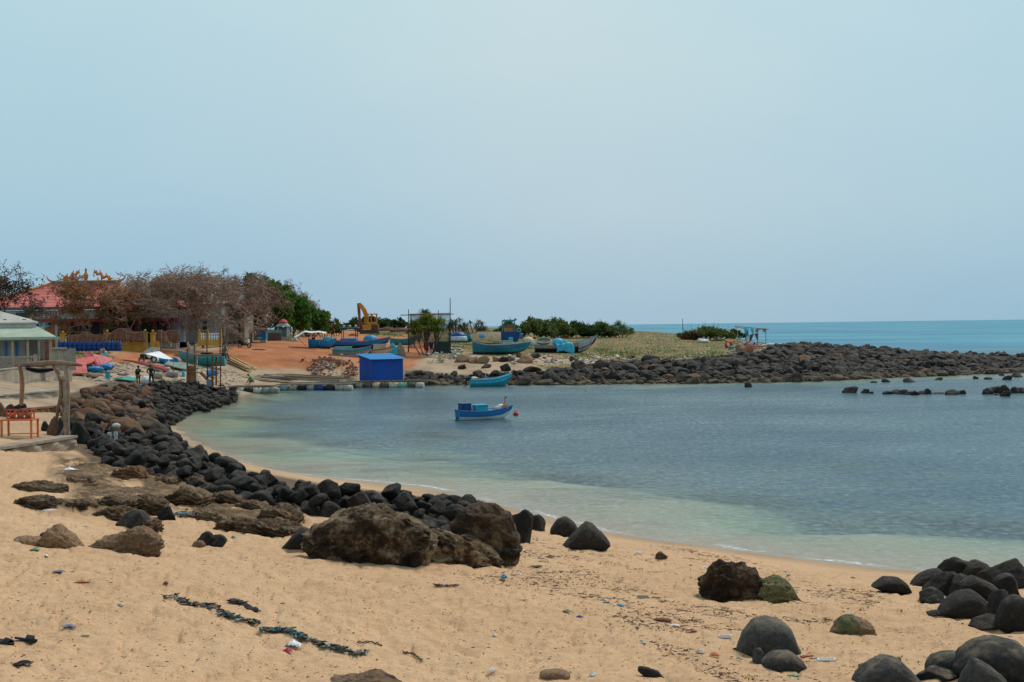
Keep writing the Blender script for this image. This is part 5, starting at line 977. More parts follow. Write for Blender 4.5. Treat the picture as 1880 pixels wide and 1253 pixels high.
mb.build("coil", [REDP, TEAL, M((.3, .2, .16), .9)], r_)
# ------------------------------------------------------------------ blue shed and rafts
D0 = W0(700, 711)[1]; uu = U(D0); yb = .6
root = thing("metal_shed", (W(697, 700, D0)[0], D0 + 1.9, yb), R(30), "bright blue corrugated metal shed standing on the raft at the shore", "shed"); wl, wr = 3.1, 3.45
def corr(mb, a, b_, z0, z1a, z1b, n, nrm):
    a, b_ = Vector(a), Vector(b_); V = []
    for i in range(n + 1):
        t = i / n; p = a.lerp(b_, t) + Vector(nrm) * (.04 if i % 4 in (1, 2) else 0); V += [(p.x, p.y, z0), (p.x, p.y, z1a + (z1b - z1a) * t)]
    mb.add(V, [(2 * i, 2 * i + 2, 2 * i + 3, 2 * i + 1) for i in range(n)])
SHEDB = M((.008, .075, .38), .55, .16, .9, .3, (.035, .06, .13), .2, stretch=(1, 1, .35)); SHEDR = M((.015, .20, .50), .5, .12, .8, .1, (.1, .16, .24), .1); mb = MB(); zlo, zhi = 2.2, 2.6
corr(mb, (-wr / 2, -wl / 2, 0), (wr / 2, -wl / 2, 0), 0, zlo, zlo, 48, (0, -1, 0)); corr(mb, (wr / 2, -wl / 2, 0), (wr / 2, wl / 2, 0), 0, zlo, zhi, 40, (1, 0, 0)); corr(mb, (-wr / 2, wl / 2, 0), (-wr / 2, -wl / 2, 0), 0, zhi, zlo, 40, (-1, 0, 0)); corr(mb, (wr / 2, wl / 2, 0), (-wr / 2, wl / 2, 0), 0, zhi, zhi, 48, (0, 1, 0))
mb.build("wall", SHEDB, root); mb = MB(); V = []; nn = 52
for i in range(nn + 1):
    x = -wr / 2 - .25 + (wr + .5) * i / nn; dz = .03 if i % 4 in (1, 2) else 0; V += [(x, -wl / 2 - .3, zlo - .02 + dz), (x, wl / 2 + .3, zhi + .1 + dz)]
mb.add(V, [(2 * i, 2 * i + 2, 2 * i + 3, 2 * i + 1) for i in range(nn)]); mb.build("roof", SHEDR, root, solid=.02); SHED = root
def raft(px0, px1, py, depth, label, floats, zt=.55, seed=0):
    a, c = W0(px0, py), W0(px1, py); D = (a[1] + c[1]) / 2; L = abs(c[0] - a[0]); r = np.random.default_rng(seed); ang = math.atan2(c[1] - a[1], c[0] - a[0]); root = thing("pontoon_raft", ((a[0] + c[0]) / 2, D, 0), ang, label, "raft"); mb = MB()
    for k in range(int(depth / .22)):
        y = k * .22 + .1; x0 = -L / 2 + r.uniform(-.2, .9 if k > 3 else .3); x1 = L / 2 - r.uniform(-.2, 1.2 if k > 3 else .2); z = zt + r.uniform(-.03, .06); mb.mat(int(r.integers(0, 3)))
        if r.random() < .5: mb.bar((x0, y, z), (x1, y + r.uniform(-.3, .3), z + r.uniform(-.02, .12)), .045, n=5)
        else: mb.box(((x0 + x1) / 2, y, z), (x1 - x0, .16, .045), rz=r.uniform(-.02, .02))
    for k in range(int(L / 1.2)): mb.mat(0).box((-L / 2 + .4 + k * 1.2, depth / 2, zt - .07), (.12, depth, .07))
    mb.build("deck", [WOODG, M((.33, .27, .2), .9, .3), M((.16, .11, .08), .9, .3)], root); x = -L / 2 + .1; k = 0
    while x < L / 2 - .3:
        w = r.uniform(.75, 1.1); m = floats[k % len(floats)]; k += 1
        if m is not None:
            M_ = Matrix.Rotation(math.pi / 2, 3, 'Y'); mb = MB(); mb.lathe([(.2, -w * .47), (.29, -w * .45), (.3, -w * .16), (.315, -w * .15), (.3, -w * .13), (.3, w * .13), (.315, w * .15), (.3, w * .17), (.29, w * .45), (.2, w * .47)], 12, (0, 0, 0), M_); mb.build("float_drum", m, root, smooth=True, loc=(x + w / 2, .2, .2))
        x += w + r.uniform(.0, .12)
    return root
raft(380, 503, 722, 3.2, "plank raft on white and grey drums where the man in green crouches", [M((.6, .56, .5), .7, .3), GREY, GREY, M((.4, .41, .4), .7, .3), BLACK], seed=1)
raft(505, 640, 717, 5.5, "bamboo raft on mixed blue white and dark drums left of the shed", [M((.2, .3, .34), .7), M((.4, .36, .3), .8), BLACK, M((.3, .31, .3), .7), BLUEB, BLACK, M((.38, .36, .32), .8), M((.45, .43, .38), .8)], seed=2)
raft(630, 778, 712, 5.0, "raft of poles and floats carrying the blue metal shed", [M((.12, .09, .07), .8), M((.5, .47, .4), .8), M((.16, .12, .09), .8), CREAM, M((.10, .09, .07), .8), M((.5, .5, .42), .8), M((.22, .5, .38), .8)], seed=3)
raft(335, 400, 728, 1.8, "small dark barge with blue side at the foot of the wooden stand", [BLUEB, M((.5, .47, .42), .8), ORANGE, BLACK], zt=.5, seed=4)
def pole_bundle(px0, py0, px1, py1, n, mats, label, name="plank_stack", cat="planks", rad=.05, spread=1.6, flat=False, seed=0, lift=.05):
    a, c = G(px0, py0), G(px1, py1); r = np.random.default_rng(seed); root = thing(name, (a + c) / 2, 0, label, cat); m = (a + c) / 2; d = (c - a)
    for k in range(n):
        o = np.array([r.uniform(-.5, .5) * spread * .5, r.uniform(-.5, .5) * spread, lift + .035 * k]); j = r.uniform(-.15, .15, 3) * np.array([2, 2, .3]); p = a - m + d * r.uniform(0, .12) + o; q = c - m - d * r.uniform(0, .12) + o + j; mb = MB()
        if flat:
            dd = Vector(q - p); M_ = dd.to_track_quat('X', 'Z').to_matrix(); h = dd.length / 2; V = [M_ @ Vector((sx_ * h, sy * .12, sz * .025)) + Vector((p + q) / 2) for sx_ in (-1, 1) for sy in (-1, 1) for sz in (-1, 1)]; mb.add(V, [(0, 1, 3, 2), (4, 6, 7, 5), (0, 4, 5, 1), (2, 3, 7, 6), (0, 2, 6, 4), (1, 5, 7, 3)])
        else: mb.bar(p, q, rad)
        mb.build("plank" if flat else "pole", mats[int(r.integers(0, len(mats)))], root)
    return root
pole_bundle(415, 660, 462, 683, 12, [LUMBER, LUMBER, WOOD], "fresh yellow sawn planks fanned out on the dirt beside the teal boat", flat=True, spread=2.2, seed=1); pole_bundle(500, 696, 640, 703, 14, [WOODG, WOOD, M((.32, .25, .18), .9)], "weathered bamboo poles and boards lying on the shore above the raft", "pole_stack", "poles", .05, 5, seed=2, lift=.1)
pole_bundle(470, 694, 540, 701, 8, [WOODG, GREY], "grey boards lying on the shore behind the man in green", spread=3, flat=True, seed=3)
pole_bundle(300, 633, 328, 634, 5, [WOODG, GREY], "weathered low wooden bench boards before the yellow yard wall", flat=True, spread=1., seed=5, lift=.5)
g = G(628, 703); root = thing("white_post", g, 0, "thin pale wooden post with crossbar standing left of the blue shed", "post"); MB().bar((0, 0, -.2), (.02, 0, 2.9), .06, .05).build("pole", M((.5, .42, .32), .9), root); MB().bar((0, 0, 2.8), (3.2, .3, 2.75), .035).build("crossbar", CYAN, root); MB().bar((-.5, .0, 0), (0, 0, 1.), .04).build("brace", WOODG, root); MB().ball((0, 0, 2.95), (.14, .1, .1)).build("cap", CREAM, root)
# ------------------------------------------------------------------ excavator
g = G(676, 613); D = g[1]; o_, L_ = Lf(676, 613, D); ex = thing("excavator", g, 0, "weathered yellow excavator with raised bent boom beyond the dirt lot", "excavator"); ex.rotation_euler = (0, 0, 0); k_ = U(D)
EXY = M((.55, .22, .03), .6, .3, 1., .3, (.16, .06, .02)); 
def P2(px, py, y=0): p = L_(px, py); return (p[0], y, p[2])
for s in (-1, 1):
    mb = MB(); pts = [(-17, 0), (-15, -1.5), (14, -1.5), (16, 0), (16, 4), (14, 6.5), (-15, 6.5), (-17, 4)]; mb.prism([((x + 3) * k_, (z + .5) * k_) for x, z in pts], s * 1.15 - .3, s * 1.15 + .3); mb.build("track", M((.07, .045, .035), .9, .3), ex, bevel=.05)
MB().box((.1, 0, 1.05), (2.4, 1.4, .5)).build("undercarriage", M((.10, .05, .035), .9), ex)
mb = MB(); mb.span(P2(667, 605, -1.3), P2(694, 597, 1.3)); mb.mat(1).span(P2(683, 605.5, -1.35), P2(695, 596, 1.35)); mb.build("engine_body", [EXY, M((.14, .05, .03), .8)], ex, bevel=.06)
mb = MB(); x0, _, z0 = P2(676, 598); x1, _, z1 = P2(692, 577); 
for x in (x0, (x0 + x1) / 2 - .1, x1):
    for y in (-1.2, -.1): mb.box((x, y, (z0 + z1) / 2), (.16, .14, z1 - z0))
mb.box(((x0 + x1) / 2, -.65, z1), (x1 - x0 + .25, 1.3, .16)); mb.box(((x0 + x1) / 2, -.65, z0 + .3), (x1 - x0, 1.2, .6)); mb.box(((x0 + x1) / 2, -.65, (z0 + z1) / 2 + .15), (x1 - x0, .1, .1)); mb.build("cab", EXY, ex, bevel=.03); MB().box(((x0 + x1) / 2 + .1, -.5, z0 + .9), (.5, .5, 1.)).build("driver_seat", BLACK, ex, bevel=.08)
def arm(name, pts, wid, th, mat, y=.25):
    mb = MB(); poly = [Vector((p[0], p[2])) for p in pts]; n = len(poly); up_, dn = [], []
    for i, p in enumerate(poly):
        t = (poly[min(i + 1, n - 1)] - poly[max(i - 1, 0)]).normalized(); nn = Vector((-t.y, t.x)); up_.append(p + nn * th[i] / 2); dn.append(p - nn * th[i] / 2)
    mb.prism([tuple(q) for q in up_] + [tuple(q) for q in dn[::-1]], y - wid / 2, y + wid / 2); return mb.build(name, mat, ex, bevel=.03)
arm("boom", [P2(672, 601), P2(672.5, 580), P2(668, 569), P2(659, 559)], .42, [.75, .8, .75, .4], EXY); arm("dipper_arm", [P2(658, 557), P2(659, 575), P2(660.5, 592)], .34, [.5, .5, .35], M((.26, .075, .03), .8, .3, 1.5, .3, (.07, .03, .02)))
mb = MB(); mb.prism([(P2(x, z)[0], P2(x, z)[2]) for x, z in [(657, 591), (664, 592), (666, 603), (661, 611), (654.5, 608), (653, 598)]], -.4, .9); mb.build("bucket", M((.16, .055, .04), .85, .3), ex, bevel=.05)
MB().bar(P2(660, 556.5, .25), P2(668, 564, .25), .1).bar(P2(659.5, 557.5, .25), P2(664, 560, .25), .16).build("hydraulic_ram", M((.16, .05, .03), .7), ex); MB().bar(P2(667, 585, .25), P2(668.5, 598, .25), .09).build("hydraulic_ram", M((.16, .05, .03), .7), ex)
for s in (712, 700, 727):
    pass
def mound(px, py, wpx, hpx, mat, label, seed, name="dirt_mound", cat="dirt mound"):
    g = G(px, py); w = wpx * U(g[1]) / 2; h = hpx * U(g[1]); V, F = ico(4); V = V * (1 + .35 * fbm(V * 2.2 + seed, 4, seed))[:, None]; V = V * np.array([w, w * .6, h]); o = mesh_np(name, V, F, mat, smooth=True, loc=(g[0], g[1] + w * .5, g[2] - .05)); tag(o, label, cat)
DARKD = M((.15, .055, .035), .95, .35, 1.2, .3, (.07, .03, .02), .6)
mound(708, 608, 40, 7, DARKD, "dark red earth mound right of the excavator", 1); mound(736, 610, 44, 8, DARKD, "second dark earth mound nearer the net screen", 2); mound(595, 667, 80, 9, DARKD, "dark broken soil mound behind the brick rubble", 3); mound(648, 617, 20, 5, M((.25, .09, .05), .95), "small red soil heap under the excavator bucket", 4); mound(468, 643, 36, 3, DARKD, "low dark earth ridge behind the black motorbike", 5)
# ------------------------------------------------------------------ net screen
g = G(790, 650); D = 171.; 
scr = thing("net_screen", GD(788, D), 0, "black shade net hung on a tall pole frame behind the yellow green bush", "net screen"); b0 = np.array(scr.location[:]); L_ = lambda px, py, dd=0: tuple(W(px, py, D + dd) - b0)
for px, top, lb in ((750, 568, 0), (805, 570, 0), (826.5, 547, 0)): MB().bar(L_(px, 652, 0), L_(px, top, 0), .1 if px < 760 or px > 820 else .06, .045).build("pole", BLACK if px > 820 else M((.05, .04, .035), .8), scr)
MB().bar(L_(735, 579, -.1), L_(833, 577, -.1), .06).build("crossbar", M((.26, .10, .07), .8), scr); MB().bar(L_(752, 577, -.15), L_(826, 575.5, -.15), .045).build("crossbar", WOODG, scr)
t = NT("shade_net"); tc_ = t.n('ShaderNodeTexCoord'); mp_ = t.n('ShaderNodeMapping'); mp_.inputs['Scale'].default_value = (1, 1, 1); t.l(tc_.outputs['Object'], mp_.inputs[0]); nn_ = t.noise(mp_.outputs[0], .8, 4, .6); f_ = t.ramp(nn_, [(.35, .35), (.65, .8)]); p = t.n('ShaderNodeBsdfDiffuse'); p.inputs[0].default_value = (.03, .032, .033, 1); tr = t.n('ShaderNodeBsdfTransparent'); ms = t.n('ShaderNodeMixShader'); t.l(f_, ms.inputs[0]); t.l(tr.outputs[0], ms.inputs[1]); t.l(p.outputs[0], ms.inputs[2]); t.l(ms.outputs[0], t.out.inputs[0]); NETM = t.m
MB().grid(lambda u, v: L_(751 + 75 * u + 1.5 * math.sin(v * 6), 577 + 62 * v + 1.5 * math.sin(u * 9) * v, .1 * math.sin(u * 17)), 24, 12).build("net", NETM, scr)
MB().grid(lambda u, v: L_(797 + 30 * u, 627 + 22 * v, -.3 + .08 * math.sin(u * 12)), 12, 6).build("dark_sheet", M((.02, .045, .042), .8), scr, solid=.02)
hull_end(815, 648, .6, 1.1, TEAL, "teal boat end leaning under the net screen", .2); 
def cloth_on(px, py, w, h, mat, label, cat="cloth", name="hanging_cloth"):
    g = G(px, py); r = thing(name, g, 0, label, cat); MB().grid(lambda u, v: ((u - .5) * w * (1 - .25 * v) + .03 * math.sin(v * 9), .12 * math.sin(u * 11) - .05, .25 + h * (1 - v) + .06 * math.sin(u * 7)), 10, 8).build("folds", mat, r, smooth=True, solid=.03); MB().bar((-w * .45, 0, h + .27), (w * .45, 0, h + .27), .025).bar((0, .05, 0), (0, .05, h + .27), .03).build("stake", WOODG, r)
cloth_on(783, 648, .7, 1., M((.30, .05, .05), .9), "faded red cloth hanging under the yellow green bush"); cloth_on(792, 646, .5, .9, BLUER, "blue cloth hanging beside the red one under the bush")
b = land_boat(741, 638, 3.4, "small teal boat end with tan rim left of the net screen", TEAL, inner=TEAL, rim=CREAM, bow=.6, H=.8, B=1.2, rz=R(20), dz=.3)
STN = [(836, 861, 649, 665, "orange brown rusty boulder with grey face beside the rubbish heap", 3), (862, 880, 653, 667, "long tan stone lying right of the rusty boulder", 3), (878, 896, 653, 668, "orange stone in the row before the long teal boat", 3), (905, 918, 653, 664, "small orange stone in the middle of the stone row", 3), (918, 932, 655, 665, "tan grey stone beside the small orange one in the row", 0), (930, 944, 652, 664, "warm orange stone before the teal boat stern", 3),
       (948, 958, 647, 657, "dark brown stone topping the row", 1), (952, 974, 651, 667, "largest tan brown stone of the row before the black hull", 3), (974, 990, 648, 658, "grey stone at the end of the row", 4), (1046, 1058, 655, 664, "grey stone with black hollow on the rubble strip", 4), (1153, 1168, 650, 658, "round brown stone at the edge of the green weeds", 1), (886, 902, 666, 676, "grey boulder on the sand above the water's edge", 4), (918, 938, 667, 682, "angular black rock on the sand above the turquoise boat", 0), (842, 857, 668, 678, "black boulder on the sand left of the turquoise boat", 0), (965, 990, 673, 684, "flat dark rock on the sand right of the angular one", 0)]
for (a, b_, c, d, lb, m) in STN:
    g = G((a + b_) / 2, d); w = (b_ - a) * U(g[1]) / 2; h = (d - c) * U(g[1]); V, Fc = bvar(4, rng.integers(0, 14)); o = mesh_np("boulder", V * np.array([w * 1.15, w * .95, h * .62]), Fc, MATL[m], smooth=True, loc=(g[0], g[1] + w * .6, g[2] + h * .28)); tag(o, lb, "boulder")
# ------------------------------------------------------------------ tarp hut at the point
D = 205.; hb = GD(1380, D); hut = thing("tarp_hut", hb, 0, "makeshift hut of poles and blue tarps on the rocky point", "hut"); L_ = lambda px, py, dd=0: tuple(W(px, py, D + dd) - np.array(hb))
for px in (1354, 1371, 1391, 1406): MB().bar(L_(px, 636, 0 if px < 1390 else .5), L_(px, 603, 0), .06, .05).build("post", M((.3, .33, .36), .8) if px in (1354, 1406) else WOODG, hut)
MB().bar(L_(1348, 599.5, -.2), L_(1412, 605, -.2), .05).bar(L_(1350, 602, 1), L_(1408, 606, 1), .05).build("crossbar", M((.18, .12, .1), .8), hut)
def dr(a, b_, c, mat, nm="tarp", d0=-.3): MB().grid(lambda u, v: tuple(np.array(L_(a[0] + (b_[0] - a[0]) * u, a[1] + (b_[1] - a[1]) * u + c * v * (.55 + .45 * math.sin(u * 7 + 1)), d0 + .1 * math.sin(u * 19) - v * .3))), 12, 6).build(nm, mat, hut, solid=.03)
dr((1367, 603), (1383, 603.5), 11, SKYB); dr((1382, 604), (1388, 604), 9, M((.5, .6, .65), .7)); dr((1386, 605), (1406, 605), 6, M((.25, .1, .08), .9), "rag"); dr((1353, 603), (1364, 604), 4, WHITE, "rag"); dr((1368, 606), (1374, 606), 20, JADE, "tarp", 1.2); dr((1376, 615), (1392, 612), 14, M((.15, .09, .06), .9), "back_cloth", 2.2)
def bundle(px, py, D, w, h, mat, label, name="bundle", cat="bundle", n=5, mats=None):
    g = GD(px, D); r = thing(name, (g[0], g[1], g[2]), 0, label, cat); mb = MB(); rr = np.random.default_rng(int(px * 7)); 
    for k in range(n): mb.mat(k % (1 if mats is None else len(mats))).ball((rr.uniform(-.3, .3) * w, rr.uniform(-.2, .2) * w, h * rr.uniform(.3, .6)), (w * rr.uniform(.25, .42), w * .3, h * rr.uniform(.3, .5)), 9)
    mb.build("folds", mats or mat, r, smooth=True)
bundle(1381, 630, 203, 1.7, .9, BLUEB, "dark blue tarp bundle under the hut roof"); bundle(1338, 626, 196, 1.0, 1.1, None, "red and white sack pile left of the hut", "sack_pile", "sacks", 6, [REDP, WHITE, ORANGE]); bundle(1344, 632, 192, .8, .5, JADE, "small green sack beside the red and white pile"); bundle(1373, 640, 180, 1.4, 1.5, M((.40, .17, .09), .95), "heap of orange brown netting in front of the hut", "net_pile", "net pile"); bundle(1358, 634, 186, 1.3, 1.1, M((.27, .17, .12), .95), "grey brown netting heap left of the orange one", "net_pile", "net pile"); bundle(1290, 622, 215, 1.6, .6, WHITE, "white rubbish sacks at the foot of the scrub mound", "sack_pile", "sacks", 7); bundle(1421, 631, 210, 3.2, .5, M((.5, .47, .43), .9), "pale net spread on the rocks right of the hut", "net_pile", "net pile")
g = GD(1254, 235); r_ = thing("marker_post", g, 0, "lone thin dark post on the headland against the sea", "post"); H = W(1254, 586, 235)[2] - g[2]; MB().bar((0, 0, -.2), (0, 0, H), .06, .045).build("pole", BLACK, r_); MB().box((0, 0, H), (.14, .14, .06)).build("cap", BLACK, r_)
# ------------------------------------------------------------------ temple
D = 160.; tb_ = np.array([W(160, 632, D)[0], D, 4.3]); tem = thing("temple", tb_, 0, "low temple with big pink tiled roof and dark red columns behind the trees", "temple")
L_ = lambda px, py, dd=0.: tuple(W(px, py, D + dd) - tb_)
def zrow(py, px=160): return L_(px, py)[2]
PT = NT("pink_roof_tiles"); tc_ = PT.n('ShaderNodeTexCoord'); wv = PT.n('ShaderNodeTexWave', _Scale=.9, _Distortion=.2); wv.bands_direction = 'Z'; PT.l(tc_.outputs['Object'], wv.inputs[0]); wv2 = PT.n('ShaderNodeTexWave', _Scale=1.05); wv2.bands_direction = 'X'; PT.l(tc_.outputs['Object'], wv2.inputs[0])
c_ = PT.ramp(PT.noise(tc_.outputs['Object'], 1.3, 5, .7), [(.3, (.42, .085, .072)), (.7, (.62, .16, .135))]); c_ = PT.mix(1., c_, PT.ramp(wv.outputs[0], [(.0, .68), (.35, 1.)]), 'MULTIPLY'); c_ = PT.mix(1., c_, PT.ramp(wv2.outputs[0], [(.0, .85), (.4, 1.)]), 'MULTIPLY')
PT.pr(c_, .7, 0, PT.bump(wv.outputs[0], .6, .05)); PINKROOF = PT.m
def hip(x0, x1, d0, d1, ze, xr0, xr1, zr, name="roof", pw_=1.4, mat=PINKROOF):
    dm = (d0 + d1) / 2; mb = MB(); f = lambda v: v ** pw_
    def face(a, b_, c, e):
        a, b_, c, e = map(np.array, (a, b_, c, e)); mb.grid(lambda u, v: tuple(np.append(((a * (1 - u) + b_ * u) * (1 - v) + (c * (1 - u) + e * u) * v)[:2], a[2] + (c[2] - a[2]) * f(v))), 12, 10)
    A_, B_, C_, E_ = (x0, d0, ze), (x1, d0, ze), (x1, d1, ze), (x0, d1, ze); P_, Q_ = (xr0, dm, zr), (xr1, dm, zr)
    face(A_, B_, P_, Q_); face(B_, C_, Q_, Q_); face(C_, E_, Q_, P_); face(E_, A_, P_, P_)
    r_ = mb.build(name, mat, tem); rm = MB()
    for s, e_ in ((A_, P_), (B_, Q_)): 
        pts = [tuple(np.append((np.array(s) * (1 - v) + np.array(e_) * v)[:2], s[2] + (e_[2] - s[2]) * f(v) + .08)) for v in np.linspace(0, 1, 9)]; rm.path(pts, .14, 5)
    rm.build("hip_trim", YEL, r_); return r_
xa, xb = L_(-75, 560)[0], L_(250, 560)[0]; ze = zrow(564); zr = zrow(522)
hip(xa, xb, -4, 12, ze, L_(94, 520, 4)[0], L_(221, 520, 4)[0], zr + .2)
hip(L_(244, 560)[0], L_(338, 560)[0], -3.4, 9, zrow(566), L_(262, 545, 3)[0], L_(322, 545, 3)[0], zrow(549))
rg = MB(); x0, x1 = L_(94, 520, 4)[0], L_(222, 520, 4)[0]; z0 = zr + .2; rg.mat(0).box(((x0 + x1) / 2, 4, z0 + .3), (x1 - x0, .34, .12)); rg.mat(1).box(((x0 + x1) / 2, 4, z0 + .05), (x1 - x0 - .1, .26, .42)); rg.mat(0).box(((x0 + x1) / 2, 4, z0 - .18), (x1 - x0, .36, .1))
for s, x in ((-1, x0), (1, x1)): rg.mat(2).path([(x, 4, z0 + .3), (x + s * .35, 4, z0 + .5), (x + s * .55, 4, z0 + .95)], [.14, .1, .03], 5)
rg.build("ridge", [YEL, M((.10, .16, .14), .8), M((.55, .10, .03), .7)], tem)
def dragon(cx, s):
    mb = MB(); P_ = [(-1.2, .25), (-.9, .1), (-.55, .55), (-.1, .3), (.2, .95), (.55, .75), (.75, 1.15), (1.0, 1.0)]; mb.path([(cx + s * x, 4, z0 + .38 + z * .85) for x, z in P_], [.08, .16, .2, .22, .2, .18, .2, .08], 6)
    for x, z in [(-.9, .45), (-.5, .8), (-.1, .6), (.2, 1.2), (.55, 1.1), (.85, 1.3), (.95, .7)]: mb.bar((cx + s * x, 4, z0 + .38 + z * .6), (cx + s * (x + .08), 4, z0 + .5 + z * .9), .12, .03, 5)
    for x in (-.7, .1, .5): mb.bar((cx + s * x, 4, z0 + .3), (cx + s * x, 4, z0 + .7), .07)
    mb.build("dragon_figure", M((.58, .22, .05), .7, .35, 3, .3, (.3, .06, .03)), tem)
dragon(L_(131, 520, 4)[0], 1); dragon(L_(188, 520, 4)[0], -1); MB().lathe([(.3, 0), (.18, .15), (.26, .4), (.3, .7), (.16, .95), (.1, 1.1), (.16, 1.25), (.04, 1.5)], 10, (L_(158, 520, 4)[0], 4, z0 + .3)).build("pearl_finial", M((.52, .2, .07), .7), tem)
xe = L_(338, 560)[0]
MB().span((xa + .4, -3.95, ze - .35), (L_(244, 0)[0], -3.85, ze - .02)).build("eave_board", M((.16, .13, .11), .8), tem); MB().span((xa + .5, -3.4, ze - 1.35), (xe, -3.2, ze - .38)).build("fascia", M((.46, .43, .42), .8, .2, 1, .4, (.28, .18, .15)), tem); MB().span((xa + .5, -3.5, ze - 1.75), (xe, -3.15, ze - 1.38)).build("beam", M((.28, .02, .03), .6), tem)
MB().span((xa + .5, -2.4, -.3), (L_(240, 0)[0], 10, ze - .4)).span((L_(240, 0)[0], -2.4, -.3), (xe, 1.5, ze - .41)).build("wall", M((.20, .23, .25), .85, .3, .7, .35, (.08, .09, .1)), tem); MB().span((xa + .3, -4, -.5), (xe, 1.5, .35)).build("plinth", CONC, tem)
for px in (78, 118, 162, 203, 235, 264, 296, 321): x = L_(px, 600)[0]; MB().lathe([(.28, .3), (.28, .5), (.22, .55), (.22, ze - 1.9), (.28, ze - 1.8), (.28, ze - 1.7)], 12, (x, -3.3, 0)).build("column", MAROON, tem, smooth=False)
for px, w in ((97, 1.4), (140, 1.8), (183, 1.5), (219, 1.4), (250, 1.1), (281, 1.3), (308, 1.2)):
    x = L_(px, 600)[0]; f_ = MB().span((x - w / 2, -2.5, .35), (x + w / 2, -2.42, 2.9)).build("doorway", M((.012, .018, .022), .5), tem); MB().span((x - w / 2 - .1, -2.56, 2.9), (x + w / 2 + .1, -2.42, 3.02)).span((x - w / 2 - .1, -2.56, .35), (x - w / 2, -2.42, 2.9)).span((x + w / 2, -2.56, .35), (x + w / 2 + .1, -2.42, 2.9)).build("door_frame", M((.12, .15, .17), .7), f_)
s_ = MB().span((L_(37, 0)[0], -3.52, ze - 1.25), (L_(74, 0)[0], -3.42, ze - .5)).build("sign_board", M((.42, .5, .47), .7), tem); MB().span((L_(39, 0)[0], -3.56, ze - 1.15), (L_(72, 0)[0], -3.525, ze - .6)).build("picture_panel", M((.03, .09, .08), .6, .5, .8), s_)
s_ = MB().span((L_(79, 0)[0], -3.52, ze - 1.2), (L_(117, 0)[0], -3.42, ze - .45)).build("name_board", M((.5, .38, .36), .7), tem)
mb = MB(); r_ = np.random.default_rng(5); x = L_(81, 0)[0]
while x < L_(115, 0)[0] - .15:                                   # seven blurred red characters on the board
    mb.box((x + .12, -3.54, ze - .82), (.05, .02, .42)).box((x + .12, -3.54, ze - .7), (.2, .02, .05)).box((x + .12, -3.54, ze - .95), (.17, .02, .05)); x += .3
mb.build("lettering", M((.4, .03, .03), .7), s_)
MB().span((L_(105, 600)[0] - .22, -5.6, -.3), (L_(105, 600)[0] + .22, -5.2, 2.6)).build("turquoise_pillar", TURQ, tem, bevel=.04); mb = MB()
for k in range(9): mb.mat(k % 3).ball((L_(96 + (k * 5) % 11, 0)[0], -5.3, .4 + .22 * k), (.35, .1, .2), 7)
mb.build("painted_relief", [M((.5, .2, .03), .8), M((.4, .03, .03), .8), TURQ], tem); MB().span((L_(90, 0)[0], -5.25, 1.9), (L_(106, 0)[0], -5.1, 2.7)).build("blue_panel", TARP, tem)
g = GD(60, 150.); fp = thing("flag_pole", g, 0, "tall thin yellow pointed post in front of the pink roof", "post"); H = W(60, 546, 150)[2] - g[2]; MB().path([(0, 0, -.2), (0, 0, H - 1.2), (0, 0, H)], [.2, .17, .03], 6).build("shaft", YEL, fp); MB().box((0, 0, .1), (.6, .6, .5)).build("base", YEL, fp)
# other buildings behind the trees
def hall(px0, px1, ptop, pbot, D, roofc, wallc, label, wins=(), name="building", rh=6, dep=6):
    b0 = np.array([W((px0 + px1) / 2, 0, D)[0], D, W(0, pbot, D)[2] - .5]); r = thing(name, b0, 0, label, "building"); q = lambda px, py: (W(px, py, D) - b0)
    x0, x1 = q(px0, 0)[0], q(px1, 0)[0]; zt = q((px0 + px1) / 2, ptop + rh)[2]; zz = q((px0 + px1) / 2, ptop)[2]; MB().span((x0, 0, -1), (x1, dep, zt)).build("wall", wallc, r)
    mb = MB(); mb.prism([(-.5, zt - .05), (dep / 2, zz), (dep + .5, zt - .05), (dep + .5, zt + .08), (dep / 2, zz + .14), (-.5, zt + .08)], x0 - .4, x1 + .4, Matrix(((0, 1, 0), (1, 0, 0), (0, 0, 1)))); mb.build("roof", roofc, r)
    for (a, b_, c, d, m) in wins: p, s = q(a, c), q(b_, d); f = MB().span((p[0], -.05, s[2]), (s[0], .02, p[2])).build("window", m, r); MB().span((p[0] - .06, -.09, p[2]), (s[0] + .06, .02, p[2] + .08)).span((p[0] - .06, -.09, s[2] - .08), (s[0] + .06, .02, s[2])).build("sill", CONC, f)
    return r
hall(318, 398, 553, 612, 168, M((.55, .53, .5), .8, .2), M((.38, .39, .39), .85, .25), "grey white house with pale roof hidden behind the wide tree", [(338, 346, 588, 600, DOORD), (372, 380, 590, 612, DOORD), (386, 393, 584, 598, TANW)])
hall(228, 318, 530, 560, 178, M((.09, .13, .15), .8, .3), M((.2, .24, .26), .85), "dark grey roofed hall rising behind the temple's right end", [(250, 262, 546, 556, TEAL)], dep=8)
hall(396, 440, 562, 612, 172, M((.24, .12, .08), .8), M((.26, .22, .17), .85, .3), "small brown roofed house behind the bare trunks", [(404, 409, 590, 612, WOODG), (420, 425, 590, 612, WOODG)])
hall(462, 476, 580, 594, 186, M((.5, .48, .42), .8), M((.5, .47, .40), .8), "small cream hut showing above the blue kiosk", rh=3, dep=2)
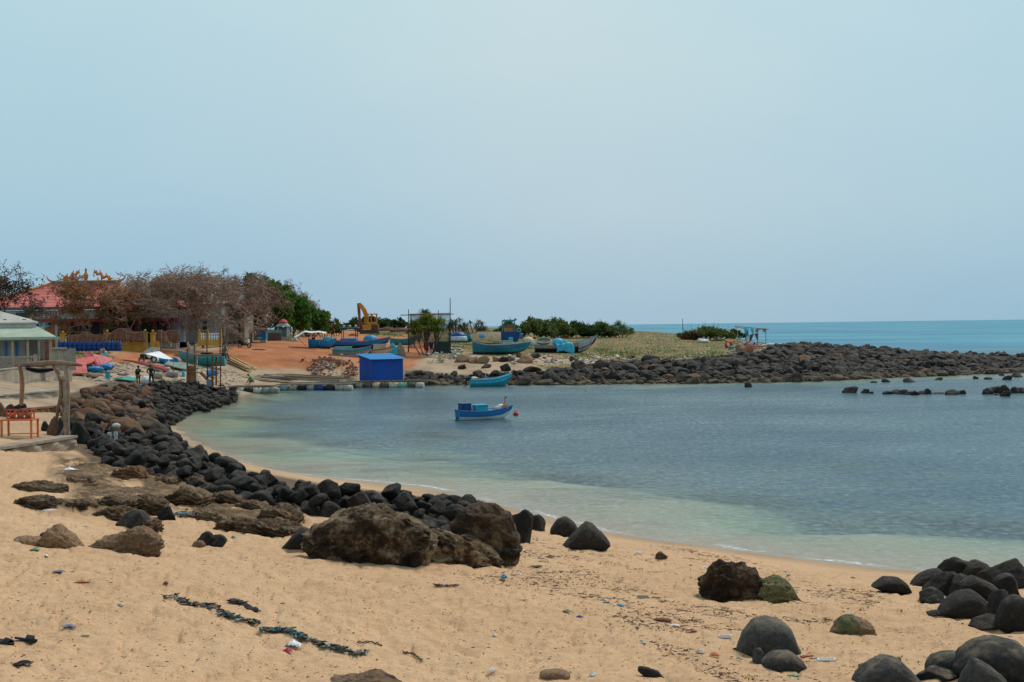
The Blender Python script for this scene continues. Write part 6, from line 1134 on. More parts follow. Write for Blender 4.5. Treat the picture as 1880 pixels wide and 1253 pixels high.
g = GD(479, 176); k_ = U(176); kio = thing("kiosk", g, 0, "small bright blue kiosk with flat white roof by the thicket", "kiosk"); MB().box((0, .8, 1.05), (1.25, 1.4, 1.3)).build("wall", M((.015, .16, .32), .6, .2), kio, bevel=.02); MB().box((0, .7, 1.78), (1.85, 2.0, .14)).build("roof", M((.4, .42, .44), .7), kio); MB().box((.25, .6, .15), (.7, .9, .6)).build("base", CONC, kio); MB().box((-.2, .06, .62), (.62, .2, .22)).build("counter", M((.3, .4, .45), .7), kio); MB().box((-.42, .09, 1.2), (.3, .04, .6)).build("hatch", M((.01, .1, .2), .6), kio)
g = GD(519, 184); shr = thing("shrine", g, 0, "tiny pale blue shrine with red cap roof beside the thicket", "shrine"); mb = MB(); mb.box((0, .6, .25), (2.0, 1.6, .5)); mb.build("base", CONC, shr)
for x in (-.62, .62):
    for y in (.1, 1.1): MB().box((x, y, 1.15), (.16, .16, 1.4)).build("post", M((.4, .5, .52), .7), shr)
MB().box((0, .85, 1.1), (1.1, .5, 1.3)).build("cell", M((.12, .2, .22), .7), shr); mb = MB(); mb.lathe([(1.25, 1.85), (1.1, 1.9), (.6, 2.3), (.55, 2.3)], 4, (0, .6, 0), Matrix.Rotation(math.pi / 4, 3, 'Z')); mb.build("roof", M((.35, .42, .42), .7), shr); MB().lathe([(.62, 2.3), (.6, 2.45), (.3, 2.7), (.04, 2.8)], 8, (0, .6, 0)).build("red_cap", M((.5, .06, .06), .6), shr)
g = GD(498, 182); w_ = thing("garden_wall", g, 0, "low green and brown wall between the kiosk and shrine", "wall"); MB().box((0, 0, .5), (2.6, .2, 1.)).build("panel", M((.12, .08, .06), .9), w_); MB().box((.3, -.02, 1.15), (2.2, .1, .45)).build("rail", M((.15, .33, .28), .8), w_)
for k, px in enumerate((535, 543)):
    g = GD(px, 182); p_ = thing("stone_bollard", g, 0, ["left one of two cream stone posts right of the shrine", "right one of two cream stone posts right of the shrine"][k], "post"); MB().lathe([(.26, 0), (.26, .15), (.18, .2), (.2, .8), (.26, .85), (.12, 1.05), (.02, 1.15)], 10).build("shaft", M((.5, .44, .27), .8), p_, smooth=True); MB().box((0, 0, .05), (.6, .6, .12)).build("base", CONC, p_)
# yard wall, posts, nets, barrels
D = 147.; wb = GD(200, D); yw = thing("yard_wall", wb, 0, "low yellow yard wall with square posts and white balusters before the temple", "wall"); L_ = lambda px, py, dd=0: tuple(W(px, py, D + dd) - wb)
def wpost(px, top, bot, w=.42, dd=0): p, q = L_(px, bot, dd), L_(px, top, dd); MB().span((p[0] - w / 2, dd - .2, p[2] - .3), (p[0] + w / 2, dd + .2, q[2])).span((p[0] - w / 2 - .06, dd - .26, q[2] - .02), (p[0] + w / 2 + .06, dd + .26, q[2] + .1)).ball((p[0], dd, q[2] + .26), .15, 8).build("post", YEL, yw)
for px, top, bot in ((116, 615, 636), (197, 613, 630), (267, 612, 642), (281, 613, 640)): wpost(px, top, bot)
def wseg(px0, px1, top, bot, mat=YEL, nm="panel", th=.12): p, q = L_(px0, top), L_(px1, bot); MB().span((p[0], -th, q[2] - .3), (q[0], th, p[2])).build(nm, mat, yw)
wseg(102, 198, 636, 646); wseg(198, 240, 629, 643); wseg(240, 268, 628, 643); wseg(281, 292, 627, 640)
for a, b_ in ((104, 125), (148, 152), (200, 240), (243, 250)):
    p, q = L_(a, 618), L_(b_, 630); MB().span((p[0], -.08, p[2] - .1), (q[0], .08, p[2])).build("rail", WHITE if a != 104 else M((.2, .4, .33), .7), yw); x = p[0] + .1
    while x < q[0]: MB().lathe([(.04, 0), (.07, .25), (.04, .5), (.05, abs(p[2] - q[2]))], 6, (x, 0, q[2])).build("baluster", WHITE, yw); x += .28
stp = thing("steps", GD(274, 145.5), 0, "grey ramp of steps between the yellow wall posts", "steps"); mb = MB(); [mb.box((.1 * k, .35 * k - .8, .1 + .12 * k), (1.0, .4, .24)) for k in range(5)]; mb.build("treads", PLAST, stp)
BRL = MB(); BRL.lathe([(.25, 0), (.28, .04), (.28, .28), (.295, .3), (.28, .32), (.28, .58), (.295, .6), (.28, .62), (.27, .86), (.25, .9), (.23, .88)], 16); bp = None
bl = ["blue plastic drum at the grassy end of the drum row by the yellow wall", "blue plastic drum in the long row before the yellow wall", "blue plastic drum at the path end of the drum row by the yellow wall"]
nb_ = 13
for k in range(nb_):
    px = 111.5 + 8.9 * k; g = GD(px, 139.5 - .02 * k); g[2] = W(px, 645.2, 139.5)[2] + .02; lb = bl[0] if k == 0 else bl[2] if k == nb_ - 1 else bl[1]
    if bp is None:
        bp = thing("plastic_drum", g, 0, lb, "drum", "blue plastic drums lined along the yellow wall"); BRL.build("shell", BLUEB, bp, smooth=True); MB().lathe([(.05, .885), (.05, .92), (.04, .93)], 8, (.1, 0, 0)).build("cap", BLACK, bp)
    else: copy_thing(bp, g, rng.uniform(0, 6), lb, "blue plastic drums lined along the yellow wall")
def netdrape(pts, bot, D, label, dd=0.):
    x0 = pts[0][0]; b0 = GD((pts[0][0] + pts[-1][0]) / 2, D); r = thing("draped_net", b0, 0, label, "net"); xs = [p[0] for p in pts]; ys = [p[1] for p in pts]
    def fn(u, v):
        px = xs[0] + (xs[-1] - xs[0]) * u; top = np.interp(px, xs, ys); bt = np.interp(px, [xs[0], xs[-1]], bot); q = W(px, top + (bt - top) * v, D + dd - .25 * v + .12 * math.sin(px * .55 + v * 2) * (v + .2)) - b0; return tuple(q)
    MB().grid(fn, 40, 8).build("netting", NETB, r, smooth=True, solid=.04)
    mb = MB(); mb.path([fn(u, 0) for u in np.linspace(0, 1, 24)], .05, 5); mb.build("head_rope", M((.30, .15, .09), .9), r); [MB().bar(fn(u, 0), tuple(np.array(fn(u, 1)) - [0, 0, .4]), .06).build("stake", WOODG, r) for u in (.02, .5, .98)]
netdrape([(124, 616), (146, 616), (152, 611), (157, 609), (165, 614), (175, 616), (196, 615)], (627, 629), 145.6, "brown striped net draped over the yard wall above the blue drums")
netdrape([(198, 617), (210, 607), (222, 603), (232, 608), (245, 612), (266, 609)], (624, 628), 146.4, "brown net hung in a high swag left of the steps"); netdrape([(226, 604), (236, 604), (246, 610), (258, 610), (266, 612)], (628, 629), 149, "second brown net hanging behind the swagged one")
netdrape([(284, 612), (292, 606), (300, 610), (312, 607), (328, 608)], (628, 630), 150, "brown net wall hanging right of the steps behind the bench"); netdrape([(296, 606), (303, 612), (310, 628), (314, 630)], (630, 631), 146.5, "narrow bunched brown net beside the bench")
D = 150.; fb = GD(386, D); yf_ = thing("yard_fence", fb, 0, "short yellow and white balustrade fence beside the wide tree", "fence"); 
for a in (366, 381, 405): p, q = W(a, 628, D) - fb, W(a, 609, D) - fb; MB().span((p[0] - .13, -.13, p[2] - .5), (p[0] + .13, .13, q[2])).ball((p[0], 0, q[2] + .1), .12, 8).build("post", YEL, yf_)
for a, b_ in ((366, 381), (381, 405)):
    p, q = W(a, 612, D) - fb, W(b_, 627, D) - fb; MB().span((p[0], -.06, q[2] - .4), (q[0], .06, q[2] + .15)).build("panel", YEL, yf_); MB().span((p[0], -.05, p[2] - .12), (q[0], .05, p[2])).span((p[0], -.05, (p[2] + q[2]) / 2), (q[0], .05, (p[2] + q[2]) / 2 + .1)).build("rail", WHITE, yf_); x = p[0] + .2
    while x < q[0] - .1: MB().lathe([(.05, 0), (.08, .3), (.05, p[2] - q[2])], 6, (x, 0, q[2])).build("baluster", WHITE, yf_); x += .26
g = GD(345, 148.); yb_ = thing("low_wall", g, 0, "low yellow planter wall under the wide tree", "wall"); MB().box((0, 0, .15), (2.6, .5, .5)).box((0, 0, .42), (2.7, .6, .06)).build("body", YEL, yb_); MB().span((-1.2, -.32, -.05), (1.2, -.26, .2)).build("painted_shadow", BLACK, yb_)  # solid black strip put in for shade along the wall foot
# ------------------------------------------------------------------ house with green awning
D = 108.; hb = np.array([W(20, 675, D)[0], D, 3.2]); ho = thing("house", hb, R(19), "old pale house with green metal awning and concrete balustrade at the picture edge", "house"); L_ = lambda px, py, dd=0.: np.array(W(px, py, D + dd) - hb)
x0 = L_(-90, 640)[0]; x1 = L_(78, 640)[0]
MB().span((x0, 1.2, -.6), (x1, 6.5, L_(60, 600, 1.2)[2])).build("wall", PLAST, ho)
mb = MB(); mb.grid(lambda u, v: tuple(np.array([x0 + (L_(84 - 20 * v, 0, -1 + 2 * v)[0] - x0) * u, -1.2 + 2.2 * v, L_(60, 621, -1.2)[2] * (1 - v) + L_(60, 600, 1)[2] * v + (.02 if int(u * 60) % 2 else 0)])), 60, 3); mb.build("awning", GREENAW, ho, solid=.03); MB().span((x0, -1.28, L_(60, 622, -1.2)[2] - .08), (L_(85, 0, -1.2)[0], -1.2, L_(60, 619, -1.2)[2])).build("awning_fringe", M((.33, .42, .32), .8, .2, 5), ho)
MB().span((x0, .8, L_(50, 601, 1)[2]), (L_(63, 0, 1)[0], 1.2, L_(50, 593, 1)[2])).build("fascia", M((.52, .48, .42), .85, .25), ho)
zf_, zr_ = L_(40, 594, 1)[2], L_(0, 566, 4)[2]; mb = MB(); mb.add([(x0, .7, zf_), (L_(63, 0, 1)[0], .7, zf_), (L_(63, 0, 1)[0] + .3, 7, zf_ + .1), (L_(-10, 0, 4)[0], 4.2, zr_ + .1), (x0, 4.2, zr_ + .1), (x0, 7, zf_)], [(0, 1, 3, 4), (1, 2, 3), (4, 3, 2, 5)]); mb.build("roof", M((.42, .40, .36), .9, .25, 1, .4, (.2, .18, .15)), ho, solid=.12)
for k in range(6): MB().box((L_(4 + 17 * k - 30, 0, 1)[0], 1.4 + .2 * (k % 2), zf_ + .28), (.28, .3, .1)).build("roof_vent", DGREY, ho)
for a, b_, m in ((-1, 3, TARP), (17.5, 22, TARP), (-20, -12, TARP)): MB().span((L_(a, 0)[0], 1.1, L_(0, 657)[2]), (L_(b_, 0)[0], 1.2, L_(0, 628)[2])).build("shutter", m, ho)
MB().span((L_(44, 0, 1)[0], 1.08, L_(0, 660, 1)[2]), (L_(61, 0, 1)[0], 1.2, L_(0, 624, 1)[2])).build("dark_panel", M((.22, .2, .18), .8, .3), ho); MB().span((L_(63, 0, 1)[0], 1.06, L_(0, 664, 1)[2]), (L_(77, 0, 1)[0], 1.2, L_(0, 624, 1)[2])).build("side_panel", M((.3, .28, .25), .85, .3), ho)
for px, w in ((15.5, .17), (42, .17), (62, .12), (82, .22)): p = L_(px, 660, -.9); MB().span((p[0] - w / 2, -1., L_(px, 672, -.9)[2] - .8), (p[0] + w / 2, -.84, L_(px, 621, -1)[2])).build("post", M((.42, .33, .24), .9, .3), ho)
zt, zb = L_(20, 655, -.95)[2], L_(20, 672, -.95)[2]; xr = L_(46, 0, -.95)[0]; ba = MB().span((x0, -1.02, zt - .1), (xr, -.8, zt + .02)).span((x0, -1.02, zb - .12), (xr, -.8, zb)).span((xr - .22, -1.04, zb - .12), (xr + .08, -.76, zt + .12)).build("balustrade", M((.43, .34, .26), .9, .25), ho); x = x0
while x < xr - .2: MB().span((x, -.97, zb), (x + .085, -.86, zt - .1)).build("baluster", M((.43, .34, .26), .9, .25), ba) if x > -3.4 else None; x += .17
MB().box((L_(52, 0, -.5)[0], -.4, L_(52, 662, -.5)[2]), (.75, .7, .32), ry=.25).build("awning_flap", M((.03, .05, .06), .7), ho); MB().span((x0, -1.5, -3), (L_(60, 0)[0], 6.5, -.0)).build("foundation", CONC, ho)
D = 113.; lb_ = np.array([W(80, 670, D)[0], D, 3.]); an = thing("lean_to", lb_, R(18), "tiled brick lean-to shed attached behind the green awned house", "shed"); L_ = lambda px, py, dd=0.: np.array(W(px, py, D + dd) - lb_); mb = MB(); p, q = L_(62, 588), L_(95, 600); mb.add([(p[0], 0, p[2]), (q[0], 0, q[2]), (q[0], 3, q[2]), (p[0], 3, p[2])], [(0, 1, 2, 3)]); mb.build("roof", M((.13, .10, .085), .9, .4, 3), an, solid=.14)
MB().span((L_(68, 0)[0], .2, -.4), (L_(94, 0)[0], 2.8, L_(0, 602)[2])).build("wall", BRICK, an); MB().span((L_(90, 0)[0], -.1, -.4), (L_(94.5, 0)[0], .1, L_(0, 598)[2])).build("corner_post", CONC, an); MB().span((L_(70, 0)[0], -.02, L_(0, 612)[2]), (L_(73, 0)[0], .15, L_(0, 594)[2])).build("post", CONC, an)
g = GD(105, 101); fb_ = thing("board_fence", (g[0], 101, W(105, 668, 101)[2]), R(17), "weathered grey vertical board screen at the corner of the house yard", "fence"); q = lambda px, py: W(px, py, 101) - np.array(fb_.location[:]); mb = MB(); x = q(95, 0)[0]; k = 0
while x < q(125, 0)[0]: mb.span((x, -.03 + .02 * (k % 2), -.5), (x + .13, .02 + .02 * (k % 2), q(0, 641.5)[2] + .03 * math.sin(k * 2.3))); x += .14; k += 1
mb.build("boards", M((.33, .29, .24), .9, .35, 2, .4, (.16, .12, .1)), fb_); MB().span((q(85, 0)[0], 0, -.5), (q(96, 0)[0], .8, q(0, 643)[2])).build("side_panel", TANW, fb_); MB().span((q(85, 0)[0], -.2, q(0, 643)[2]), (q(112, 0)[0], .6, q(0, 640)[2])).build("cap_board", CONC, fb_)
# ------------------------------------------------------------------ retaining walls
def cwall(px0, py0, px1, py1, h, label, mat=CONC, th=.35, name="low_wall"):
    a, c = G(px0, py0), G(px1, py1); m = (a + c) / 2; L = math.hypot(*(c - a)[:2]); r = thing(name, m, math.atan2(c[1] - a[1], c[0] - a[0]), label, "wall"); rr = np.random.default_rng(int(px1)); mb = MB(); n = 26
    mb.grid(lambda u, v: (-L / 2 + L * u, -th / 2 - .04 * math.sin(u * 31 + v * 4) + .05 * rr.normal() * .3, -.4 + (h + .4) * v + .03 * math.sin(u * 17)), n, 5); mb.grid(lambda u, v: (-L / 2 + L * u, -th / 2 + th * v, h + .03 * math.sin(u * 17)), n, 2); mb.grid(lambda u, v: (-L / 2 + L * u, th / 2, h - (h + .4) * v), n, 2); mb.build("body", mat, r, smooth=False); MB().box((0, 0, h + .05), (L, th * 1.15, .08)).build("coping", mat, r); return r
cwall(-60, 706, 128, 700, 1.0, "long stained concrete retaining wall below the house", M((.33, .27, .205), .92, .25, .8, .6, (.17, .125, .09))); cwall(-60, 830, 128, 826, .15, "low broken concrete kerb nearest the orange table", M((.30, .24, .18), .92, .3, 2, .6, (.13, .09, .06)), .5); cwall(52, 757, 108, 757, .16, "reddish plank kerb lying between the driftwood posts", M((.26, .14, .08), .9, .3), .3, "plank_kerb"); cwall(-60, 730, 100, 727, .1, "thin grey concrete step line in the upper sand", M((.35, .3, .24), .9, .3), .8)
# ------------------------------------------------------------------ driftwood frame, hammock
D = 51.; pb = G(110, 806); D = pb[1]; pg = thing("driftwood_frame", pb, 0, "crooked driftwood frame with heavy beam and forked posts on the sand", "frame"); L_ = lambda px, py, dd=0.: np.array(W(px, py, D + dd) - pb); DW = M((.24, .155, .10), .95, .4, 3, .4, (.10, .055, .03), .8); DW2 = M((.30, .22, .155), .95, .35, 3, .35, (.12, .08, .05), .8)
def crook(nm, pts, rad, mat, dd=0): MB().path([L_(a, b_, dd + c) for a, b_, c in pts], [q * .66 for q in rad], 8).build(nm, mat, pg, smooth=True)
crook("beam", [(28, 671, 1), (50, 670, .8), (78, 667.5, .5), (105, 666.5, .2), (125, 668, 0), (150, 671, -.3)], [.10, .13, .14, .13, .12, .06], DW)
bw = G(38, 752); crook("post", [(36, 673, .8), (39, 685, 3), (41, 705, 6), (40, 728, 10), (39, 744, bw[1] - D)], [.10, .12, .14, .14, .14], DW2); crook("post", [(121, 671, 0), (123, 690, 0), (124, 730, 0), (122, 770, 0), (123, 800, 0), (124, 812, 0)], [.11, .13, .14, .16, .17, .19], DW2); crook("post", [(117, 690, .2), (118, 740, .3), (117, 775, .3)], [.05, .06, .05], DW2)
crook("post", [(96, 671, .3), (106, 682, .3), (112, 700, .3), (113, 725, .3), (108, 745, .3), (104, 768, .3)], [.09, .12, .12, .12, .1, .08], DW); crook("branch", [(120, 700, .1), (114, 695, .2), (102, 682, .3)], [.07, .08, .05], DW2); crook("branch", [(113, 735, .3), (107, 745, .4), (104, 752, .5)], [.1, .08, .06], DW); crook("branch", [(122, 780, 0), (112, 800, .1), (98, 806, .2)], [.08, .08, .05], DW2); crook("branch", [(110, 745, .3), (116, 760, .3), (120, 790, .2)], [.06, .06, .05], DW2)
hm = thing("hammock", pb, 0, "dark grey cloth strip slung under the driftwood beam", "hammock"); MB().grid(lambda u, v: tuple(L_(47 + 54 * u, 674 + 2.5 * math.sin(u * 3.1) + u * 2 + (9 - 3 * u) * v * (.5 + .5 * math.sin(u * 3.1)), .6 + .3 * math.sin(v * 3))), 18, 6).build("cloth", M((.06, .06, .075), .9, .3), hm, solid=.03, smooth=True); MB().bar(L_(40, 669.5, .9), L_(47.5, 676, .6), .015).bar(L_(106, 669, .3), L_(101, 678, .6), .015).build("cord", WOODG, hm)
# orange table with crates
g = G(30, 806); D = g[1]; k_ = U(D); ta = thing("table", g, 0, "rusty orange metal table standing on the sand at the picture edge", "table"); w = 60 * k_; MB().box((0, .35, .62), (w, .75, .045)).build("tabletop", ORANGE, ta, bevel=.01)
for sx_ in (-1, 1):
    for y in (.02, .68): MB().box((sx_ * (w / 2 - .05), y, .3), (.06, .06, .62)).build("leg", ORANGE, ta)
MB().box((0, .68, .12), (w - .1, .03, .03)).build("stretcher", ORANGE, ta); TZ = g[2] + .645
for k, (px, lb) in enumerate([(16, "left one of three open orange plastic crates on the rusty table"), (31, "middle one of three open orange plastic crates on the rusty table"), (46, "right one of three open orange plastic crates on the rusty table")]):
    x = W(px, 760, D)[0]; c = thing("plastic_crate", (x, g[1] + .35, TZ + .003), rng.uniform(-.1, .1), lb, "crate", "orange crates on the table"); mb = MB(); w = .27; h = .32
    for sx_ in (-1, 1):
        for sy in (-1, 1): mb.box((sx_ * w / 2, sy * w / 2, h / 2), (.035, .035, h))
    for z in (.015, .16, h - .015):
        for s in (-1, 1): mb.box((0, s * w / 2, z), (w, .025, .03)); mb.box((s * w / 2, 0, z), (.025, w, .03))
    mb.build("frame", M((.55, .07, .02), .6, .3, 3, .2), c); MB().box((0, 0, .03), (w * .9, w * .9, .015)).build("bottom", M((.28, .06, .03), .7), c); MB().ball((0, 0, .1), (.1, .1, .08), 7).build("content", M((.25, .22, .12), .9), c)
STK = [(-12, 12, 745, 765, "rounded brown stone behind the orange crates at the picture edge", 1), (8, 24, 744, 758, "grey white stone behind the left orange crate", 4), (24, 37, 742, 752, "dark stone in the stack behind the orange crates", 0), (32, 47, 743, 753, "pale stone resting on the block behind the crates", 4), (27, 48, 751, 762, "light grey block under the stone behind the crates", 4), (88, 108, 768, 800, "dark brown boulder at the foot of the forked driftwood post", 1), (102, 124, 776, 805, "grey brown boulder under the driftwood frame", 4), (74, 92, 778, 792, "black stone left of the driftwood frame foot", 0), (126, 165, 783, 815, "big black boulder just right of the driftwood post", 0)]
for (a, b_, c, d, lb, m) in STK:
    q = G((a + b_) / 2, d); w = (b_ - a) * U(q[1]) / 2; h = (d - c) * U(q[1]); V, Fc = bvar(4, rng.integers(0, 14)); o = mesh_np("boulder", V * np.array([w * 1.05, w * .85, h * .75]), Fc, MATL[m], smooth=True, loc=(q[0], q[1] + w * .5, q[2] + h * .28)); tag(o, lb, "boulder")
# pvc pipes
for k, (px, t_, b_, lb) in enumerate([(144, 762, 790, "short grey plastic pipe stub among rusty boulders"), (160, 763, 785, "thinner plastic pipe stub right of the first one"), (201, 794, 822, "white plastic pipe stub standing in black boulders"), (213, 793, 832, "taller white plastic pipe stub standing in black boulders")]):
    dpt = 56 if k < 2 else 46; q = W(px, b_, dpt); H = (b_ - t_) * U(dpt); r = thing("plastic_pipe", (q[0], q[1], q[2] - .3), 0, lb, "pipe"); PV = M((.45, .47, .47), .6, .2); MB().lathe([(.055, 0), (.055, H + .3), (.045, H + .3), (.045, H + .1)], 12).build("tube", PV, r, smooth=False); MB().lathe([(.068, H + .17), (.068, H + .3), (.05, H + .3)], 12).build("collar", PV, r)
def blob(name, px, py, w, h, mat, label, cat, D=None, lift=0, seed=0, am=.35, lv=4):
    g = G(px, py) if D is None else W(px, py, D); V, F = ico(lv); V = V * (1 + am * fbm(V * 2.4 + seed * 3.1, 4, seed))[:, None]; o = mesh_np(name, V * np.array([w / 2, w * .4, h / 2]), F, mat, smooth=True, loc=(g[0], g[1] + w * .3, g[2] + h * .42 + lift)); tag(o, label, cat); return o
blob("foam_block", 212, 787, .3, .2, M((.6, .57, .48), .8), "cream foam block resting on the black boulders above the pipes", "foam block", D=50, am=.15)
# ------------------------------------------------------------------ village shore things
def sheet(name, pts, mat, label, cat, th=.04, rib=0, lift=.1, D=None):
    P_ = [G(*p[:2]) + np.array([0, 0, p[2] + lift]) for p in pts]; m = sum(P_) / 4; r = thing(name, m, 0, label, cat); A_, B_, C_, E_ = [p - m for p in P_]
    MB().grid(lambda u, v: tuple((A_ * (1 - u) + B_ * u) * (1 - v) + (E_ * (1 - u) + C_ * u) * v + np.array([0, 0, (.03 if rib and int(u * rib) % 2 else 0) + .06 * math.sin(u * 6 + v * 4)])), max(rib, 14), 8).build("panel", mat, r, solid=th, smooth=not rib)
    MB().path([tuple(A_), tuple(B_), tuple(C_), tuple(E_)], .03, 5, True).build("edge", mat, r)
sheet("roofing_sheet", [(135, 682, .2), (170, 678, .5), (180, 672, .7), (137, 671, .5)], PINKT, "faded pink roofing sheet lying at the left of the shore rubbish", "roofing sheet", rib=24); sheet("roofing_sheet", [(132, 691, .1), (160, 692, .2), (158, 683, .5), (134, 680, .5)], PINKT, "lower faded pink sheet beside the weathered board screen", "roofing sheet", rib=20)
sheet("roofing_sheet", [(152, 668, .7), (166, 666, .9), (184, 682, .4), (172, 682, .3)], M((.30, .012, .02), .5), "dark red sheet folded on the pink ones", "roofing sheet", rib=10); sheet("roofing_sheet", [(178, 681, .4), (186, 684, .4), (209, 672, .5), (170, 668, .9)], M((.48, .14, .13), .7), "pale pink sheet propped above the blue tarp", "roofing sheet"); sheet("tarpaulin", [(170, 674, .6), (178, 672, .6), (186, 680, .4), (180, 684, .4)], REDP, "small bright red cloth on the roofing sheets", "cloth")
sheet("roofing_sheet", [(222, 668, .25), (262, 675, .25), (312, 690, .2), (300, 682, .4)], M((.42, .07, .07), .6), "long pink red sheet lying slantwise behind the two men", "roofing sheet", rib=30)
sheet("roofing_sheet", [(300, 676, .2), (340, 684, .2), (350, 680, .4), (310, 672, .4)], M((.2, .26, .22), .8), "grey green sheet lying right of the long pink one", "roofing sheet"); sheet("tarpaulin", [(210, 700, .1), (246, 704, .1), (250, 700, .15), (215, 697, .1)], M((.05, .3, .24), .8), "teal green net strip on the sand left of the two men", "net")
blob("tarpaulin", 172, 688, 1.5, .55, TARP, "crumpled blue tarp lump before the pink sheets", "tarpaulin", seed=2, lift=.2); blob("tarpaulin", 193, 685, 1.3, .6, BLUER, "larger crumpled blue tarp right of the first lump", "tarpaulin", seed=3, lift=.25); blob("net_heap", 167, 695, 1.1, .45, M((.28, .2, .14), .95), "brown netting heap under the blue tarps", "net heap", seed=4)
box_thing("crate", 197, 696, .35, .45, .3, CYAN, "small cyan box hanging under the blue tarp", "crate"); box_thing("fish_crate", 248, 720, .75, .5, .6, TARP, "bright blue box among the boulders at the men's feet", "crate")
def white_sail():
    P_ = [W(265, 650, 137), W(292, 645, 140), W(318, 660, 136), W(300, 659, 135)]; g = GD(290, 137); r = thing("tarpaulin", g, 0, "white sheet stretched over a parked motorbike and barrels", "tarpaulin"); A_, B_, C_, E_ = [p - g for p in P_]
    MB().grid(lambda u, v: tuple((A_ * (1 - u) + B_ * u) * (1 - v) + (E_ * (1 - u) + C_ * u) * v + np.array([0, 0, -.12 * math.sin(u * 3.1) * math.sin(v * 3.1)])), 14, 8).build("sheet", M((.78, .78, .8), .7, .06), r, solid=.02, smooth=True); [MB().bar(tuple(p), (p[0], p[1], -.2), .03).build("pole", WOODG, r) for p in (A_, B_, C_)]
white_sail()
def drum(px, py, mat, label, r=.29, h=.85, lay=0, rz=0, lid=None):
    g = G(px, py); root = thing("barrel", (g[0], g[1] + r, g[2] + (r if lay else 0)), rz, label, "barrel"); M_ = Matrix.Rotation(math.pi / 2, 3, 'Y') if lay else None
    MB().lathe([(r * .86, 0 - h * .5 * bool(lay)), (r, .04 - h * .5 * bool(lay)), (r, h * .3 - h * .5 * bool(lay)), (r * 1.05, h * .33 - h * .5 * bool(lay)), (r, h * .36 - h * .5 * bool(lay)), (r, h * .66 - h * .5 * bool(lay)), (r * 1.05, h * .69 - h * .5 * bool(lay)), (r, h * .72 - h * .5 * bool(lay)), (r, h * .96 - h * .5 * bool(lay)), (r * .86, h - h * .5 * bool(lay))], 16, (0, 0, 0), M_).build("shell", mat, root, smooth=True); MB().lathe([(r * .9, h - h * .5 * bool(lay)), (r * .9, h + .02 - h * .5 * bool(lay)), (.02, h + .03 - h * .5 * bool(lay))], 16, (0, 0, 0), M_).build("lid", lid or mat, root)
drum(318, 672, BLUER, "bright blue barrel lying end on beside the white sheet", .42, .8, 1, R(-70)); drum(295, 668, TARP, "blue barrel lying under the edge of the white sheet", .36, 1.1, 1, R(-20)); drum(281, 667, WHITE, "white barrel leaning under the white sheet", .34, .8, 1, R(60)); drum(287, 696, TANW, "rusty pale drum lying behind the man in black shorts", .3, .9, 1, R(8)); drum(315, 694, M((.3, .28, .26), .8), "grey drum lying right of the rusty pale one", .3, 1., 1, R(5)); drum(336, 692, SKYB, "small cyan canister near the wooden stand", .16, .5)
drum(305, 684, M((.4, .38, .35), .8), "pale grey drum half hidden before the grey green sheet", .25, .6, 1)
blob("sack", 268, 707, .95, .8, WHITE, "white bulging sack on the ground between the two men", "sack", seed=5, am=.2); blob("sack", 238, 699, .8, .5, M((.6, .55, .48), .9), "cream sack lying left of the man in grey shorts", "sack", seed=6); blob("coil_of_net", 225, 690, 1.0, .35, M((.4, .33, .26), .95), "tan net coil on the sand left of the cream sack", "net coil", seed=7); blob("tarpaulin", 388, 694, 1.2, .6, BLUER, "blue and white bundle under the wooden stand", "tarpaulin", seed=8, lift=.2)
b = land_boat(371, 672, 4.6, "teal striped fishing boat beached behind the wooden stand", TEAL, bands=[(.3, M((.03, .22, .17), .6)), (.55, TEAL), (.8, M((.1, .25, .24), .6))], inner=GREY, rim=M((.35, .42, .42), .8), bow=.45, H=1.2, B=1.7, rz=R(176), roll=R(4))
# wooden stand on the shore
D = 122.; sb_ = W(378, 712, D); sb_[2] = .6; st = thing("wooden_stand", sb_, 0, "rickety rust coloured wooden stand with ladder on posts over the shore", "stand"); L_ = lambda px, py, dd=0.: np.array(W(px, py, D + dd) - sb_)
MB().span(tuple(L_(345, 654, -.7) - [0, 0, 0]), tuple(L_(411, 651, .8))).build("platform", RUSTW, st, bevel=.02)
for px, t_, b_, w, dd, m in ((380, 598, 652, .05, -.3, RUST), (404, 604, 650, .05, .3, RUST), (344, 640, 712, .09, -.6, RUSTW), (357, 632, 712, .07, .6, RUSTW), (362, 652, 710, .05, -.6, WHITE), (381, 655, 714, .05, -.6, BLACK), (390, 655, 712, .12, -.6, RUSTW), (397, 656, 708, .09, .6, RUSTW), (405, 655, 714, .06, -.6, RUST), (411, 640, 654, .05, .6, RUSTW)): MB().bar(L_(px, b_, dd), L_(px, t_, dd), w, w * .8).build("post", m, st)
for py in (658, 668, 677, 684): MB().bar(L_(344, py, -.62), L_(366, py, -.62), .04).build("rung", M((.3, .16, .08), .9), st)
MB().span(tuple(L_(346, 702, -.5)), tuple(L_(360, 672, -.46))).build("board", M((.34, .15, .06), .9), st); MB().bar(L_(368, 684, -.5), L_(392, 708, -.5), .14).build("brace", M((.34, .15, .06), .9), st); MB().bar(L_(366, 640, .6), L_(411, 636, .6), .035).bar(L_(350, 640, -.6), L_(350, 634, .6), .035).build("rail", RUSTW, st); MB().span(tuple(L_(368, 650.5, -.6)), tuple(L_(392, 647, .2))).build("engine_part", BLACK, st, bevel=.06); MB().box(tuple(L_(384, 703, -.8)), (.42, .1, .55)).build("grey_panel", M((.22, .26, .34), .8), st); MB().span(tuple(L_(340, 712, -.8)), tuple(L_(412, 710.5, 1.2))).build("sill", WOODG, st)
